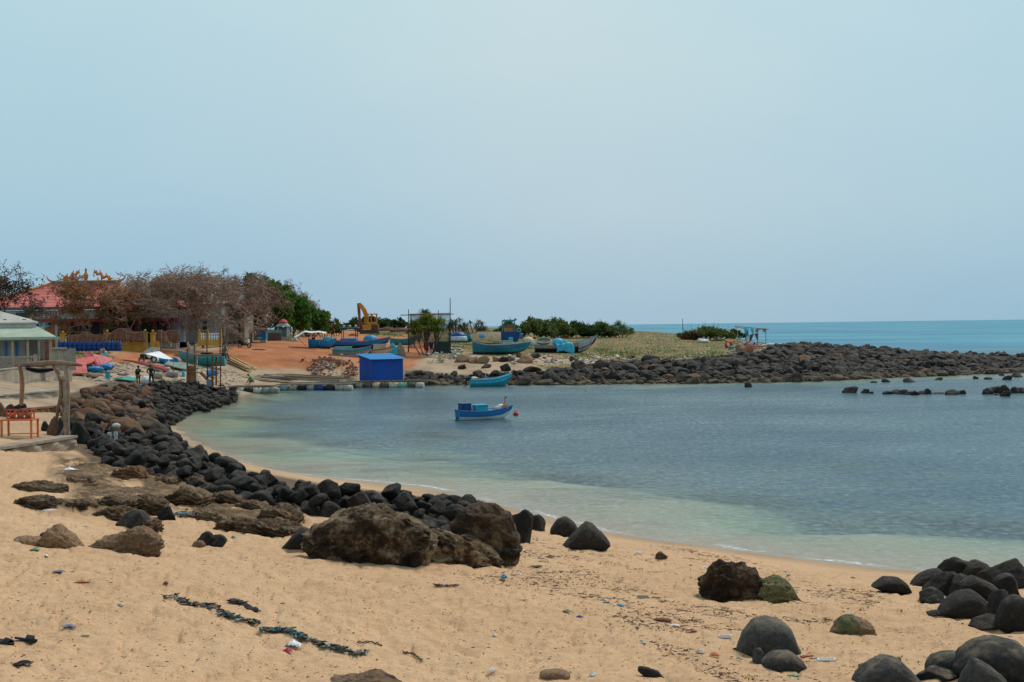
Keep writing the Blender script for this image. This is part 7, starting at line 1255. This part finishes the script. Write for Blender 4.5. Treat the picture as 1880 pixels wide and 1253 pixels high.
# ------------------------------------------------------------------ motorbikes
def motorbike(loc, rz, label, c1, c2, rider_bag=None):
    r = thing("motorbike", loc, rz, label, "motorbike")
    for x in (-.62, .62):
        t_ = MB().path([(x + .25 * math.cos(a), 0, .28 + .25 * math.sin(a)) for a in [i * math.pi / 9 for i in range(18)]], .055, 6, True).build("wheel", BLACK, r); MB().path([(x + .19 * math.cos(a), 0, .28 + .19 * math.sin(a)) for a in [i * math.pi / 6 for i in range(12)]], .018, 5, True).bar((x - .19, 0, .28), (x + .19, 0, .28), .02).bar((x, 0, .09), (x, 0, .47), .02).build("rim", GREY, t_)
    mb = MB(); mb.prism([(-.75, .62), (-.8, .72), (-.2, .74), (.05, .42), (.3, .42), (.45, .85), (.55, .85), (.42, .3), (-.1, .28), (-.45, .4)], -.11, .11); mb.build("body", c1, r, bevel=.04); MB().box((-.35, 0, .78), (.75, .26, .1)).build("seat", BLACK, r, bevel=.04); MB().prism([(.38, .45), (.5, .95), (.62, .9), (.6, .5)], -.17, .17).build("front_shield", c2, r, bevel=.03)
    MB().bar((.62, 0, .28), (.45, 0, .98), .03).bar((.45, -.32, 1.02), (.45, .32, 1.02), .02).build("handlebar", BLACK, r); MB().ball((.55, 0, .92), (.08, .1, .08), 8).build("headlight", WHITE, r, smooth=True)
    for s in (-1, 1): MB().bar((.45, s * .25, 1.0), (.42, s * .3, 1.18), .012).ball((.42, s * .32, 1.2), (.02, .06, .04), 6).build("mirror", BLACK, r)
    MB().bar((-.2, .12, .3), (-.75, .14, .36), .045).build("exhaust", GREY, r); MB().box((-.7, 0, .42), (.3, .1, .05)).build("rear_fender", c2, r); return r
motorbike(G(184, 664), R(-12), "silver blue motorbike parked at the edge of the grass patch", M((.12, .2, .24), .4), SKYB); motorbike(G(449, 639), R(-22), "black and white motorbike parked on the red dirt", BLACK, WHITE); motorbike(GD(271, 139.5), R(30), "dark motorbike half covered by the white sheet", BLACK, DGREY)
bundle(190, 648, GD(190, 131)[1], .5, .4, M((.4, .22, .16), .9), "brown bag on the silver blue motorbike", "bag", "bag"); o_ = [o for o in bpy.data.objects if o.get("label") == "brown bag on the silver blue motorbike"][0]; o_.location = G(184, 664) + np.array([.15, 0, .82])
# ------------------------------------------------------------------ people
def skin_mesh(name, joints, edges, mat, parent, sub=1, root=0):
    names = list(joints); me = bpy.data.meshes.new(name); me.from_pydata([joints[k][:3] for k in names], [(names.index(a), names.index(b_)) for a, b_ in edges], []); o = bpy.data.objects.new(name, me); link(o, parent); me.materials.append(mat)
    md = o.modifiers.new("skin", 'SKIN'); md.use_smooth_shade = True
    for i, k in enumerate(names): rr = joints[k][3]; me.skin_vertices[0].data[i].radius = (rr, joints[k][4] if len(joints[k]) > 4 else rr); me.skin_vertices[0].data[i].use_root = (i == root)
    o.modifiers.new("sub", 'SUBSURF').levels = sub; o.modifiers["sub"].render_levels = sub; return o
def person(loc, rz, label, J, skin, shirt, pants, hair=BLACK, long_sleeve=True, long_leg=True, cap=None, s=1.0):
    """J: joint positions in metres: pelvis chest neck head, shoulder/elbow/hand and hip/knee/foot for l and r"""
    r = thing("person", loc, rz, label, "person"); r.scale = (s, s, s); V_ = {k: Vector(v) for k, v in J.items()}
    nk, hd = V_['neck'], V_['head']; j = {'pelvis': (*V_['pelvis'], .13, .10), 'waist': (*(V_['pelvis'].lerp(V_['chest'], .45)), .115, .09), 'chest': (*V_['chest'], .15, .10), 'neck': (*nk, .055), 'head': (*hd, .088, .10), 'crown': (*(hd + (hd - nk).normalized() * .09), .07, .08)}
    fw_ = Vector(J.get('face', (0, -1, 0))).normalized(); up_ = (hd - nk).normalized(); j['chin'] = (*(hd - up_ * .075 + fw_ * .035), .05); ed = [('pelvis', 'waist'), ('waist', 'chest'), ('chest', 'neck'), ('neck', 'head'), ('head', 'crown'), ('head', 'chin')]
    for q in 'lr':
        for a, b_, ra in (('sh', 'el', .052), ('el', 'ha', .042)): pass
        j['sh' + q] = (*V_['sh' + q], .058); j['el' + q] = (*V_['el' + q], .043); j['ha' + q] = (*V_['ha' + q], .028); dv_ = (V_['ha' + q] - V_['el' + q]).normalized(); sd_ = dv_.cross(Vector((0, 1, .2))).normalized(); pl = V_['ha' + q] + dv_ * .07; j['palm' + q] = (*pl, .036, .016)
        ed += [('chest', 'sh' + q), ('sh' + q, 'el' + q), ('el' + q, 'ha' + q), ('ha' + q, 'palm' + q)]
        j['hi' + q] = (*V_['hi' + q], .085); j['kn' + q] = (*V_['kn' + q], .06); j['ft' + q] = (*V_['ft' + q], .04); j['toe' + q] = (*(V_['ft' + q] + Vector((*fw_.to_2d(), 0)) * .17 - Vector((0, 0, .035))), .03, .035); ed += [('pelvis', 'hi' + q), ('hi' + q, 'kn' + q), ('kn' + q, 'ft' + q), ('ft' + q, 'toe' + q)]
    body = skin_mesh("body", j, ed, skin, r)
    for q in 'lr':                                          # five unequal bent fingers rooted in each palm
        dv_ = (V_['ha' + q] - V_['el' + q]).normalized(); sd_ = dv_.cross(Vector((0, 1, .2))).normalized(); pl = V_['ha' + q] + dv_ * .07; nn = dv_.cross(sd_)
        for i, ln_ in enumerate((.065, .075, .08, .07)):
            o0 = pl + sd_ * (.028 - .019 * i); mb = MB().path([o0, o0 + dv_ * ln_ * .6, o0 + dv_ * ln_ + nn * .02], [.0095, .009, .006], 6); mb.build("finger", skin, r, smooth=True)
        MB().path([V_['ha' + q] + sd_ * .02, V_['ha' + q] + sd_ * .05 + dv_ * .05, V_['ha' + q] + sd_ * .055 + dv_ * .085], [.012, .011, .008], 6).build("thumb", skin, r, smooth=True)
    sj = {k: (*j[k][:3], *(x * 1.13 + .008 for x in j[k][3:])) for k in ('pelvis', 'waist', 'chest')}; sj['col'] = (*(V_['chest'].lerp(nk, .6)), .075); se = [('pelvis', 'waist'), ('waist', 'chest'), ('chest', 'col')]
    for q in 'lr':
        sj['sh' + q] = (*V_['sh' + q], .078); e_ = V_['sh' + q].lerp(V_['el' + q], 1. if long_sleeve else .6); sj['el' + q] = (*e_, .062); se += [('chest', 'sh' + q), ('sh' + q, 'el' + q)]
        if long_sleeve: sj['wr' + q] = (*(V_['el' + q].lerp(V_['ha' + q], .9)), .046); se.append(('el' + q, 'wr' + q))
    skin_mesh("shirt", sj, se, shirt, r); pj = {'pelvis': (*V_['pelvis'], .155, .125)}; pe = []
    for q in 'lr':
        pj['hi' + q] = (*V_['hi' + q], .11); pj['kn' + q] = (*(V_['hi' + q].lerp(V_['kn' + q], 1. if long_leg else .85)), .088); pe += [('pelvis', 'hi' + q), ('hi' + q, 'kn' + q)]
        if long_leg: pj['an' + q] = (*(V_['kn' + q].lerp(V_['ft' + q], .93)), .062); pe.append(('kn' + q, 'an' + q))
    skin_mesh("trousers" if long_leg else "shorts", pj, pe, pants, r); hm_ = MB(); c = hd + up_ * .05 - fw_ * .02; hm_.ball(c, (.105, .118, .105), 12); hm_.build("hair", hair, r, smooth=True)
    for s_ in (-1, 1):
        side = fw_.cross(up_).normalized(); MB().ball(hd + fw_ * .092 + side * .032 * s_ + up_ * .005, .011, 6).build("eye", WHITE, r); MB().ball(hd + side * .098 * s_, (.012, .02, .03), 6).build("ear", skin, r)
    MB().ball(hd + fw_ * .108 - up_ * .02, (.013, .018, .02), 6).build("nose", skin, r); MB().ball(hd + fw_ * .092 - up_ * .052, (.025, .01, .007), 6).build("mouth", M((.2, .06, .05), .6), r)
    return r
g = W(254, 709, 117.5); g[2] = max(g[2], hz(g[0], 117.5))
person(g, 0, "man in black long sleeved shirt and grey shorts reaching out a hand", dict(pelvis=(0, 0, .88), chest=(.0, 0, 1.22), neck=(.01, 0, 1.42), head=(.03, -.02, 1.56), shl=(-.17, 0, 1.35), ell=(-.2, .02, 1.08), hal=(-.12, -.12, .86), shr=(.17, 0, 1.35), elr=(.26, -.12, 1.18), har=(.48, -.2, 1.16), hil=(-.09, 0, .82), knl=(-.1, -.02, .46), ftl=(-.1, 0, .08), hir=(.09, 0, .82), knr=(.1, -.02, .46), ftr=(.12, 0, .08), face=(1, -.5, 0)), SKIN, BLACK, M((.16, .16, .17), .9), long_leg=False)
g = W(278, 706, 117.5); g[2] = max(g[2], hz(g[0], 117.5))
person(g, 0, "man all in black standing with hand on hip beside the white sack", dict(pelvis=(0, 0, .84), chest=(-.03, -.04, 1.18), neck=(-.05, -.06, 1.36), head=(-.06, -.1, 1.5), shl=(-.2, -.03, 1.3), ell=(-.36, -.05, 1.1), hal=(-.2, -.08, .93), shr=(.14, -.03, 1.3), elr=(.28, 0, 1.06), har=(.2, -.08, .86), hil=(-.09, 0, .8), knl=(-.12, -.04, .44), ftl=(-.1, 0, .08), hir=(.09, 0, .8), knr=(.14, -.04, .44), ftr=(.18, 0, .08), face=(-1, -.5, -.2)), SKIN, BLACK, BLACK)
g = W0(461, 717); D = g[1] + .9; g = W(461, 707, D); g[2] = max(.6, hz(g[0], g[1]) + .02)
person(g, 0, "man in bright green shirt crouching on the plank raft", dict(pelvis=(.18, 0, .30), chest=(.0, -.05, .62), neck=(-.14, -.07, .78), head=(-.24, -.1, .86), shl=(-.1, -.2, .72), ell=(-.22, -.24, .46), hal=(-.36, -.2, .22), shr=(.02, .14, .72), elr=(-.16, .14, .48), har=(-.32, .1, .24), hil=(.12, -.1, .28), knl=(-.14, -.18, .5), ftl=(-.1, -.15, .08), hir=(.14, .1, .28), knr=(-.12, .16, .5), ftr=(-.08, .14, .08), face=(-1, -.2, -.7)), SKIN, GREENC, M((.22, .14, .1), .9), long_sleeve=False)
D = 122.3; g = W(413, 653, D)
person(g, 0, "man in grey sitting hunched on the end of the wooden stand", dict(pelvis=(-.1, 0, .14), chest=(-.04, -.05, .48), neck=(.02, -.08, .66), head=(.07, -.12, .78), shl=(-.2, -.06, .58), ell=(-.24, -.12, .32), hal=(-.02, -.22, .2), shr=(.14, -.02, .58), elr=(.24, -.08, .34), har=(.22, -.2, .16), hil=(-.12, -.06, .12), knl=(.1, -.3, .14), ftl=(.16, -.32, -.32), hir=(.0, .04, .12), knr=(.28, -.14, .12), ftr=(.36, -.16, -.36), face=(.8, -.6, -.2)), SKIN, M((.14, .14, .15), .9), DGREY, hair=M((.16, .14, .12), .9))
# ------------------------------------------------------------------ litter one can point at on the sand
def crumple(px, py, w, d, h, mat, label, cat="plastic scrap", name="plastic_scrap", seed=0, mats=None, rz=None):
    g = G(px, py); r = np.random.default_rng(seed + int(px)); n = 15; u, v = np.meshgrid(np.linspace(-1, 1, n), np.linspace(-1, 1, n)); P = np.stack([u.ravel(), v.ravel(), 0 * u.ravel()], 1)
    q = P * 1.9 + r.uniform(0, 90, 3); nz_ = ridged(q, 3, seed); edge = 1 + .45 * fbm(P * 1.3 + seed * 5, 3, seed + 4); X_ = P[:, 0] * edge * w / 2; Y_ = P[:, 1] * edge * d / 2; rr = np.clip(1 - np.hypot(P[:, 0], P[:, 1]) * .75, 0, 1); Z_ = h * (rr * .7 + .45 * nz_ * (.3 + rr)) + .008
    i = np.arange(n * n).reshape(n, n); F = np.stack([i[:-1, :-1].ravel(), i[:-1, 1:].ravel(), i[1:, 1:].ravel(), i[1:, :-1].ravel()], 1); c = P[F].mean(1); kp = np.hypot(c[:, 0], c[:, 1]) < 1.12 + .2 * r.normal(size=len(c)); mi = None if mats is None else (fbm(c * 2.3 + 9, 2, seed + 7) * len(mats) * 1.6 + len(mats) / 2).astype(int).clip(0, len(mats) - 1)[kp]
    o = mesh_np(name, np.stack([X_, Y_, Z_], 1), F[kp], mats or mat, mi, loc=(g[0], g[1], g[2])); o.rotation_euler = (0, 0, r.uniform(-.5, .5) if rz is None else rz); md = o.modifiers.new("solid", 'SOLIDIFY'); md.thickness = .004; tag(o, label, cat); return o
PW = M((.72, .74, .76), .45, .1, 4, .2); PBL = M((.10, .13, .24), .6); PGR = M((.02, .26, .12), .5, .2, 4, .1); PCY = M((.01, .22, .32), .6, .3, 4, .2); POR = M((.55, .12, .05), .7); PPK = M((.62, .03, .12), .6); PLB = M((.25, .42, .52), .6); PYE = M((.6, .5, .06), .6)
for a in [(65, 1011, .16, .1, .04, PGR, "crumpled bright green plastic wrapper on the left sand"), (85, 1022, .1, .07, .03, PW, "little white plastic scrap just below the green wrapper"), (110, 1051, .2, .12, .03, PBL, "purple blue cloth scrap on the left sand"), (150, 1071, .24, .07, .04, POR, "orange red plastic strip on the left sand"), (305, 1073, .08, .06, .05, M((.3, .07, .03), .8), "small rust red leaf curled on open sand"),
          (128, 1152, .18, .08, .04, M((.2, .25, .33), .7), "grey blue rag scrap above the green shard"), (155, 1169, .12, .05, .015, M((.06, .16, .09), .6), "dark green shard on the lower left sand"), (220, 1113, .1, .06, .05, M((.6, .55, .47), .4), "pale translucent plastic bag on the left sand"), (540, 1188, .22, .16, .1, PW, "white translucent plastic bag at the end of the rope tangle"), (528, 1198, .14, .08, .05, PPK, "bright pink plastic scrap below the white bag"),
          (925, 1061, .13, .09, .06, PCY, "blue plastic bag crumpled on the sand below the craggy rock"), (955, 1056, .06, .05, .03, PW, "tiny white scrap right of the blue crumpled bag"), (817, 1033, .05, .05, .03, M((.6, .4, .4), .6), "tiny pink white scrap at the foot of the long slab"), (1138, 1113, .18, .1, .03, PCY, "larger blue net scrap in the seaweed band"), (1112, 1107, .1, .04, .02, PCY, "smaller blue scrap left of the blue net scrap"), (1065, 1134, .1, .05, .03, BLUEB, "dark navy scrap in the seaweed band"), (1042, 1125, .16, .08, .05, M((.3, .28, .2), .7), "grey green fibrous scrap left of the navy one"),
          (908, 1169, .07, .05, .05, WHITE, "small white cup fragment in the middle of the sand"), (903, 1233, .09, .07, .05, WHITE, "white cup fragment near the bottom edge of the beach"), (1088, 1242, .08, .08, .06, WHITE, "white shell like piece near the bottom edge centre"), (1181, 1182, .1, .05, .015, PLB, "light blue flat plastic piece in the lower sand"), (1448, 1057, .09, .05, .02, PCY, "cyan plastic piece by the mossy rock near the water"), (1268, 1039, .07, .05, .03, PCY, "small blue scrap left of the craggy beach rock"), (1296, 1044, .16, .08, .05, PW, "white plastic bag just behind the craggy beach rock"),
          (1622, 1099, .12, .05, .02, PYE, "yellow plastic scrap on the wet sand near the black heap"), (1565, 1063, .13, .06, .04, M((.35, .16, .03), .8), "orange seaweed clump at the water's edge"), (1458, 1243, .14, .08, .03, PGR, "green plastic scrap at the bottom edge near the boulders"), (1355, 1211, .05, .06, .03, PGR, "little green stopper scrap left of the low smooth stone"), (1360, 1194, .22, .08, .05, BLACK, "black rag caught left of the domed boulder"), (1312, 1206, .14, .09, .05, POR, "orange and white wrapper left of the low smooth stone"),
          (1285, 1200, .12, .1, .06, M((.55, .5, .47), .6), "pale crumpled wrapper left of the orange one"), (128, 868, .6, .3, .12, PW, "white plastic bag on the ledge at the far left"), (427, 885, .4, .2, .12, PW, "white plastic bag caught on the black boulders"), (390, 898, .25, .1, .12, M((.55, .6, .62), .5), "grey plastic strip hanging on a black boulder"), (428, 989, .1, .08, .06, PGR, "green bottle scrap on sand right of the dark stone pair"), (95, 938, .45, .06, .02, PW, "white strip lying in front of the left ledge"), (148, 1002, .12, .1, .06, M((.4, .45, .5), .6), "grey plastic cup beside the tan rounded rock"),
          (545, 944, .1, .1, .06, M((.6, .25, .15), .7), "orange float scrap among black boulders behind the huge rock"), (605, 944, .16, .07, .05, M((.6, .3, .2), .7), "orange and white scrap on top of the huge brown boulder"), (1172, 1017, .2, .06, .05, PW, "white plastic piece on the seaweed line near the water"), (1480, 1206, .2, .08, .02, M((.4, .05, .04), .7), "red twisted strap right of the domed boulder"), (1270, 1160, .16, .1, .04, M((.35, .1, .05), .8), "rust red weed tangle left of the domed boulder"), (1215, 1140, .3, .14, .04, M((.16, .05, .03), .9), "large red brown seaweed clump in the tide band"),
          (1240, 1150, .16, .1, .03, M((.6, .58, .55), .6), "white net scrap beside the red brown seaweed clump"), (1010, 1024, .24, .08, .05, WEED, "black weed clump on sand below the angular black boulder"), (985, 1042, .3, .08, .04, M((.08, .09, .03), .9), "dark green weed clump right of the craggy rock's foot")]:
    crumple(*a[:7], seed=int(a[1]) % 97, cat="seaweed" if "weed" in a[6] else "plastic scrap", name="seaweed_clump" if "weed" in a[6] else "plastic_scrap")
def slab_item(px, py, w, d, h, mat, label, cat, name, rz=0):
    g = G(px, py); r = thing(name, g, rz, label, cat); MB().box((0, 0, h / 2), (w, d, h)).box((w * .42, 0, h * .75), (w * .14, d * .9, h * .6)).build("body", mat, r, bevel=.008); MB().box((0, -d * .25, h + .003), (w * .8, d * .15, .006)).build("seam", GREY, r)
slab_item(1331, 1172, .19, .07, .045, WHITE, "white plastic bottle lying left of the domed boulder", "bottle", "plastic_bottle", -.15); slab_item(1517, 1215, .25, .08, .04, WHITE, "white foam bar on the sand right of the low smooth stone", "foam bar", "foam_bar", .02)
slab_item(1180, 1097, .2, .08, .03, M((.25, .24, .22), .5), "grey crushed tin with white end in the tide band", "tin", "crushed_tin", -.1)
def slipper(px, py, rz, label, s=1.):
    g = G(px, py); r = thing("slipper", g, rz, label, "slipper"); mb = MB(); n = 16; P = [(.14 * math.cos(a), (.05 + .012 * math.cos(a + .4)) * math.sin(a)) for a in [2 * math.pi * i / n for i in range(n)]]; mb.add([(x, y, .005) for x, y in P] + [(x, y, .03 + .01 * (x > .08)) for x, y in P], [tuple(range(n))[::-1], tuple(range(n, 2 * n))] + [(i, (i + 1) % n, n + (i + 1) % n, n + i) for i in range(n)]); mb.build("sole", BLACK, r); MB().grid(lambda u, v: (.0 + .09 * v, -.055 + .11 * u, .03 + .045 * math.sin(u * math.pi)), 8, 4).build("strap", BLACK, r, solid=.012)
    r.rotation_euler = (rng.uniform(-.3, .3), rng.uniform(-.1, .2), rz)
slipper(10, 1182, -.5, "black slipper cut by the left picture edge"); slipper(47, 1177, .1, "black slipper lying right of the one at the picture edge")
crumple(43, 1222, .2, .1, .06, BLACK, "black torn rag arched on the sand below the slippers", "rag", "cloth_rag", 3)
def tangle(pts, label, mats, rad, seed, lumps=26, spread=.05, name="rope_tangle"):
    r_ = np.random.default_rng(seed); P_ = [G(*p) for p in pts]; m = P_[len(P_) // 2]; r = thing(name, m, 0, label, "rope"); mb = MB()
    for k in range(5):
        path = []
        for i in range(len(P_) - 1):
            for f in np.linspace(0, 1, 7)[:-1]:
                q = P_[i] * (1 - f) + P_[i + 1] * f - m; path.append(q + r_.normal(size=3) * np.array([spread, spread, .012]) + np.array([0, 0, .025]))
        mb.mat(k % len(mats)).path(path, rad * r_.uniform(.5, 1.3), 5)
    mb.build("strand", mats, r, smooth=True); mb = MB()
    for k in range(lumps):
        f = r_.uniform(0, len(P_) - 1.001); i = int(f); q = P_[i] * (1 - f + i) + P_[i + 1] * (f - i) - m + r_.normal(size=3) * np.array([spread, spread, 0]); mb.mat(k % len(mats)); s = r_.uniform(.012, .036)
        V = [q + r_.normal(size=3) * s * np.array([1.4, 1.4, .6]) + np.array([0, 0, .03]) for _ in range(7)]; mb.add(V, [(0, 1, 2), (1, 3, 2), (2, 3, 4), (3, 5, 4), (4, 5, 6), (0, 2, 6), (1, 5, 3)])
    if lumps: mb.build("rags", mats, r)
TM = [M((.06, .062, .065), .9), M((.38, .33, .26), .9), M((.015, .018, .018), .9), M((.22, .10, .07), .9), M((.03, .08, .09), .9)]
tangle([(303, 1100), (318, 1096), (330, 1104), (345, 1112), (365, 1110)], "grey and cream rag knot at the head of the rope tangle", TM[:3], .012, 1, 16); tangle([(355, 1112), (385, 1115), (405, 1125), (425, 1135), (450, 1142), (475, 1146)], "thick tangle of rope and rags running across the left sand", TM, .01, 2, 60, .045); tangle([(484, 1158), (505, 1160), (525, 1160), (548, 1168), (570, 1180)], "teal and brown rope clump next to the white bag", [M((.2, .13, .08), .9), TM[2], M((.25, .18, .12), .9), M((.01, .25, .30), .8), TM[0]], .012, 3, 44, .05); tangle([(560, 1176), (590, 1184), (620, 1192), (650, 1204), (668, 1200)], "black and white rope end reaching the sandy rock ridge", TM[:3], .01, 4, 60, .03)
tangle([(425, 1106), (440, 1110), (455, 1117), (475, 1126)], "short black and purple cloth strip above the rope tangle", [TM[0], M((.05, .02, .03), .9)], .02, 5, 40, .02, "cloth_strip"); tangle([(800, 1077), (822, 1079), (845, 1077)], "blue grey cord with dark red end on the middle sand", [M((.2, .2, .24), .8), M((.2, .05, .04), .9)], .01, 6, 0, .02); tangle([(655, 1183), (680, 1182), (706, 1190)], "thin curved dry stalk beside the rope end", [M((.12, .08, .04), .9)], .005, 7, 0, .004, "dry_stalk")
tangle([(740, 1200), (760, 1205), (778, 1218)], "thin dry stalk right of the sandy rock ridge", [M((.12, .08, .04), .9)], .005, 8, 0, .004, "dry_stalk"); tangle([(1383, 1203), (1400, 1208), (1425, 1215)], "black strap lying between the domed boulder and low stone", [BLACK], .015, 9, 0, .02, "cloth_strip"); tangle([(330, 946), (350, 944), (372, 942)], "heap of coloured plastic litter beside the weathered ledge", [PW, PBL, REDP, PGR, BLACK, PLB], .02, 10, 70, .22, "litter_heap")
crumple(1700, 1240, .0001, .0001, .0001, WHITE, "white scrap beside corner boulder", seed=1) if False else None
tangle([(1582, 1226), (1620, 1218), (1656, 1212)], "faded brown cloth strap across the dark granular boulder", [M((.14, .08, .075), .9)], .02, 11, 0, .02, "cloth_strip")
for lb, os_ in LABELS.items():
    if len(os_) > 1 and not all(g_ for _, g_ in os_): print("SHARED LABEL", lb, len(os_))
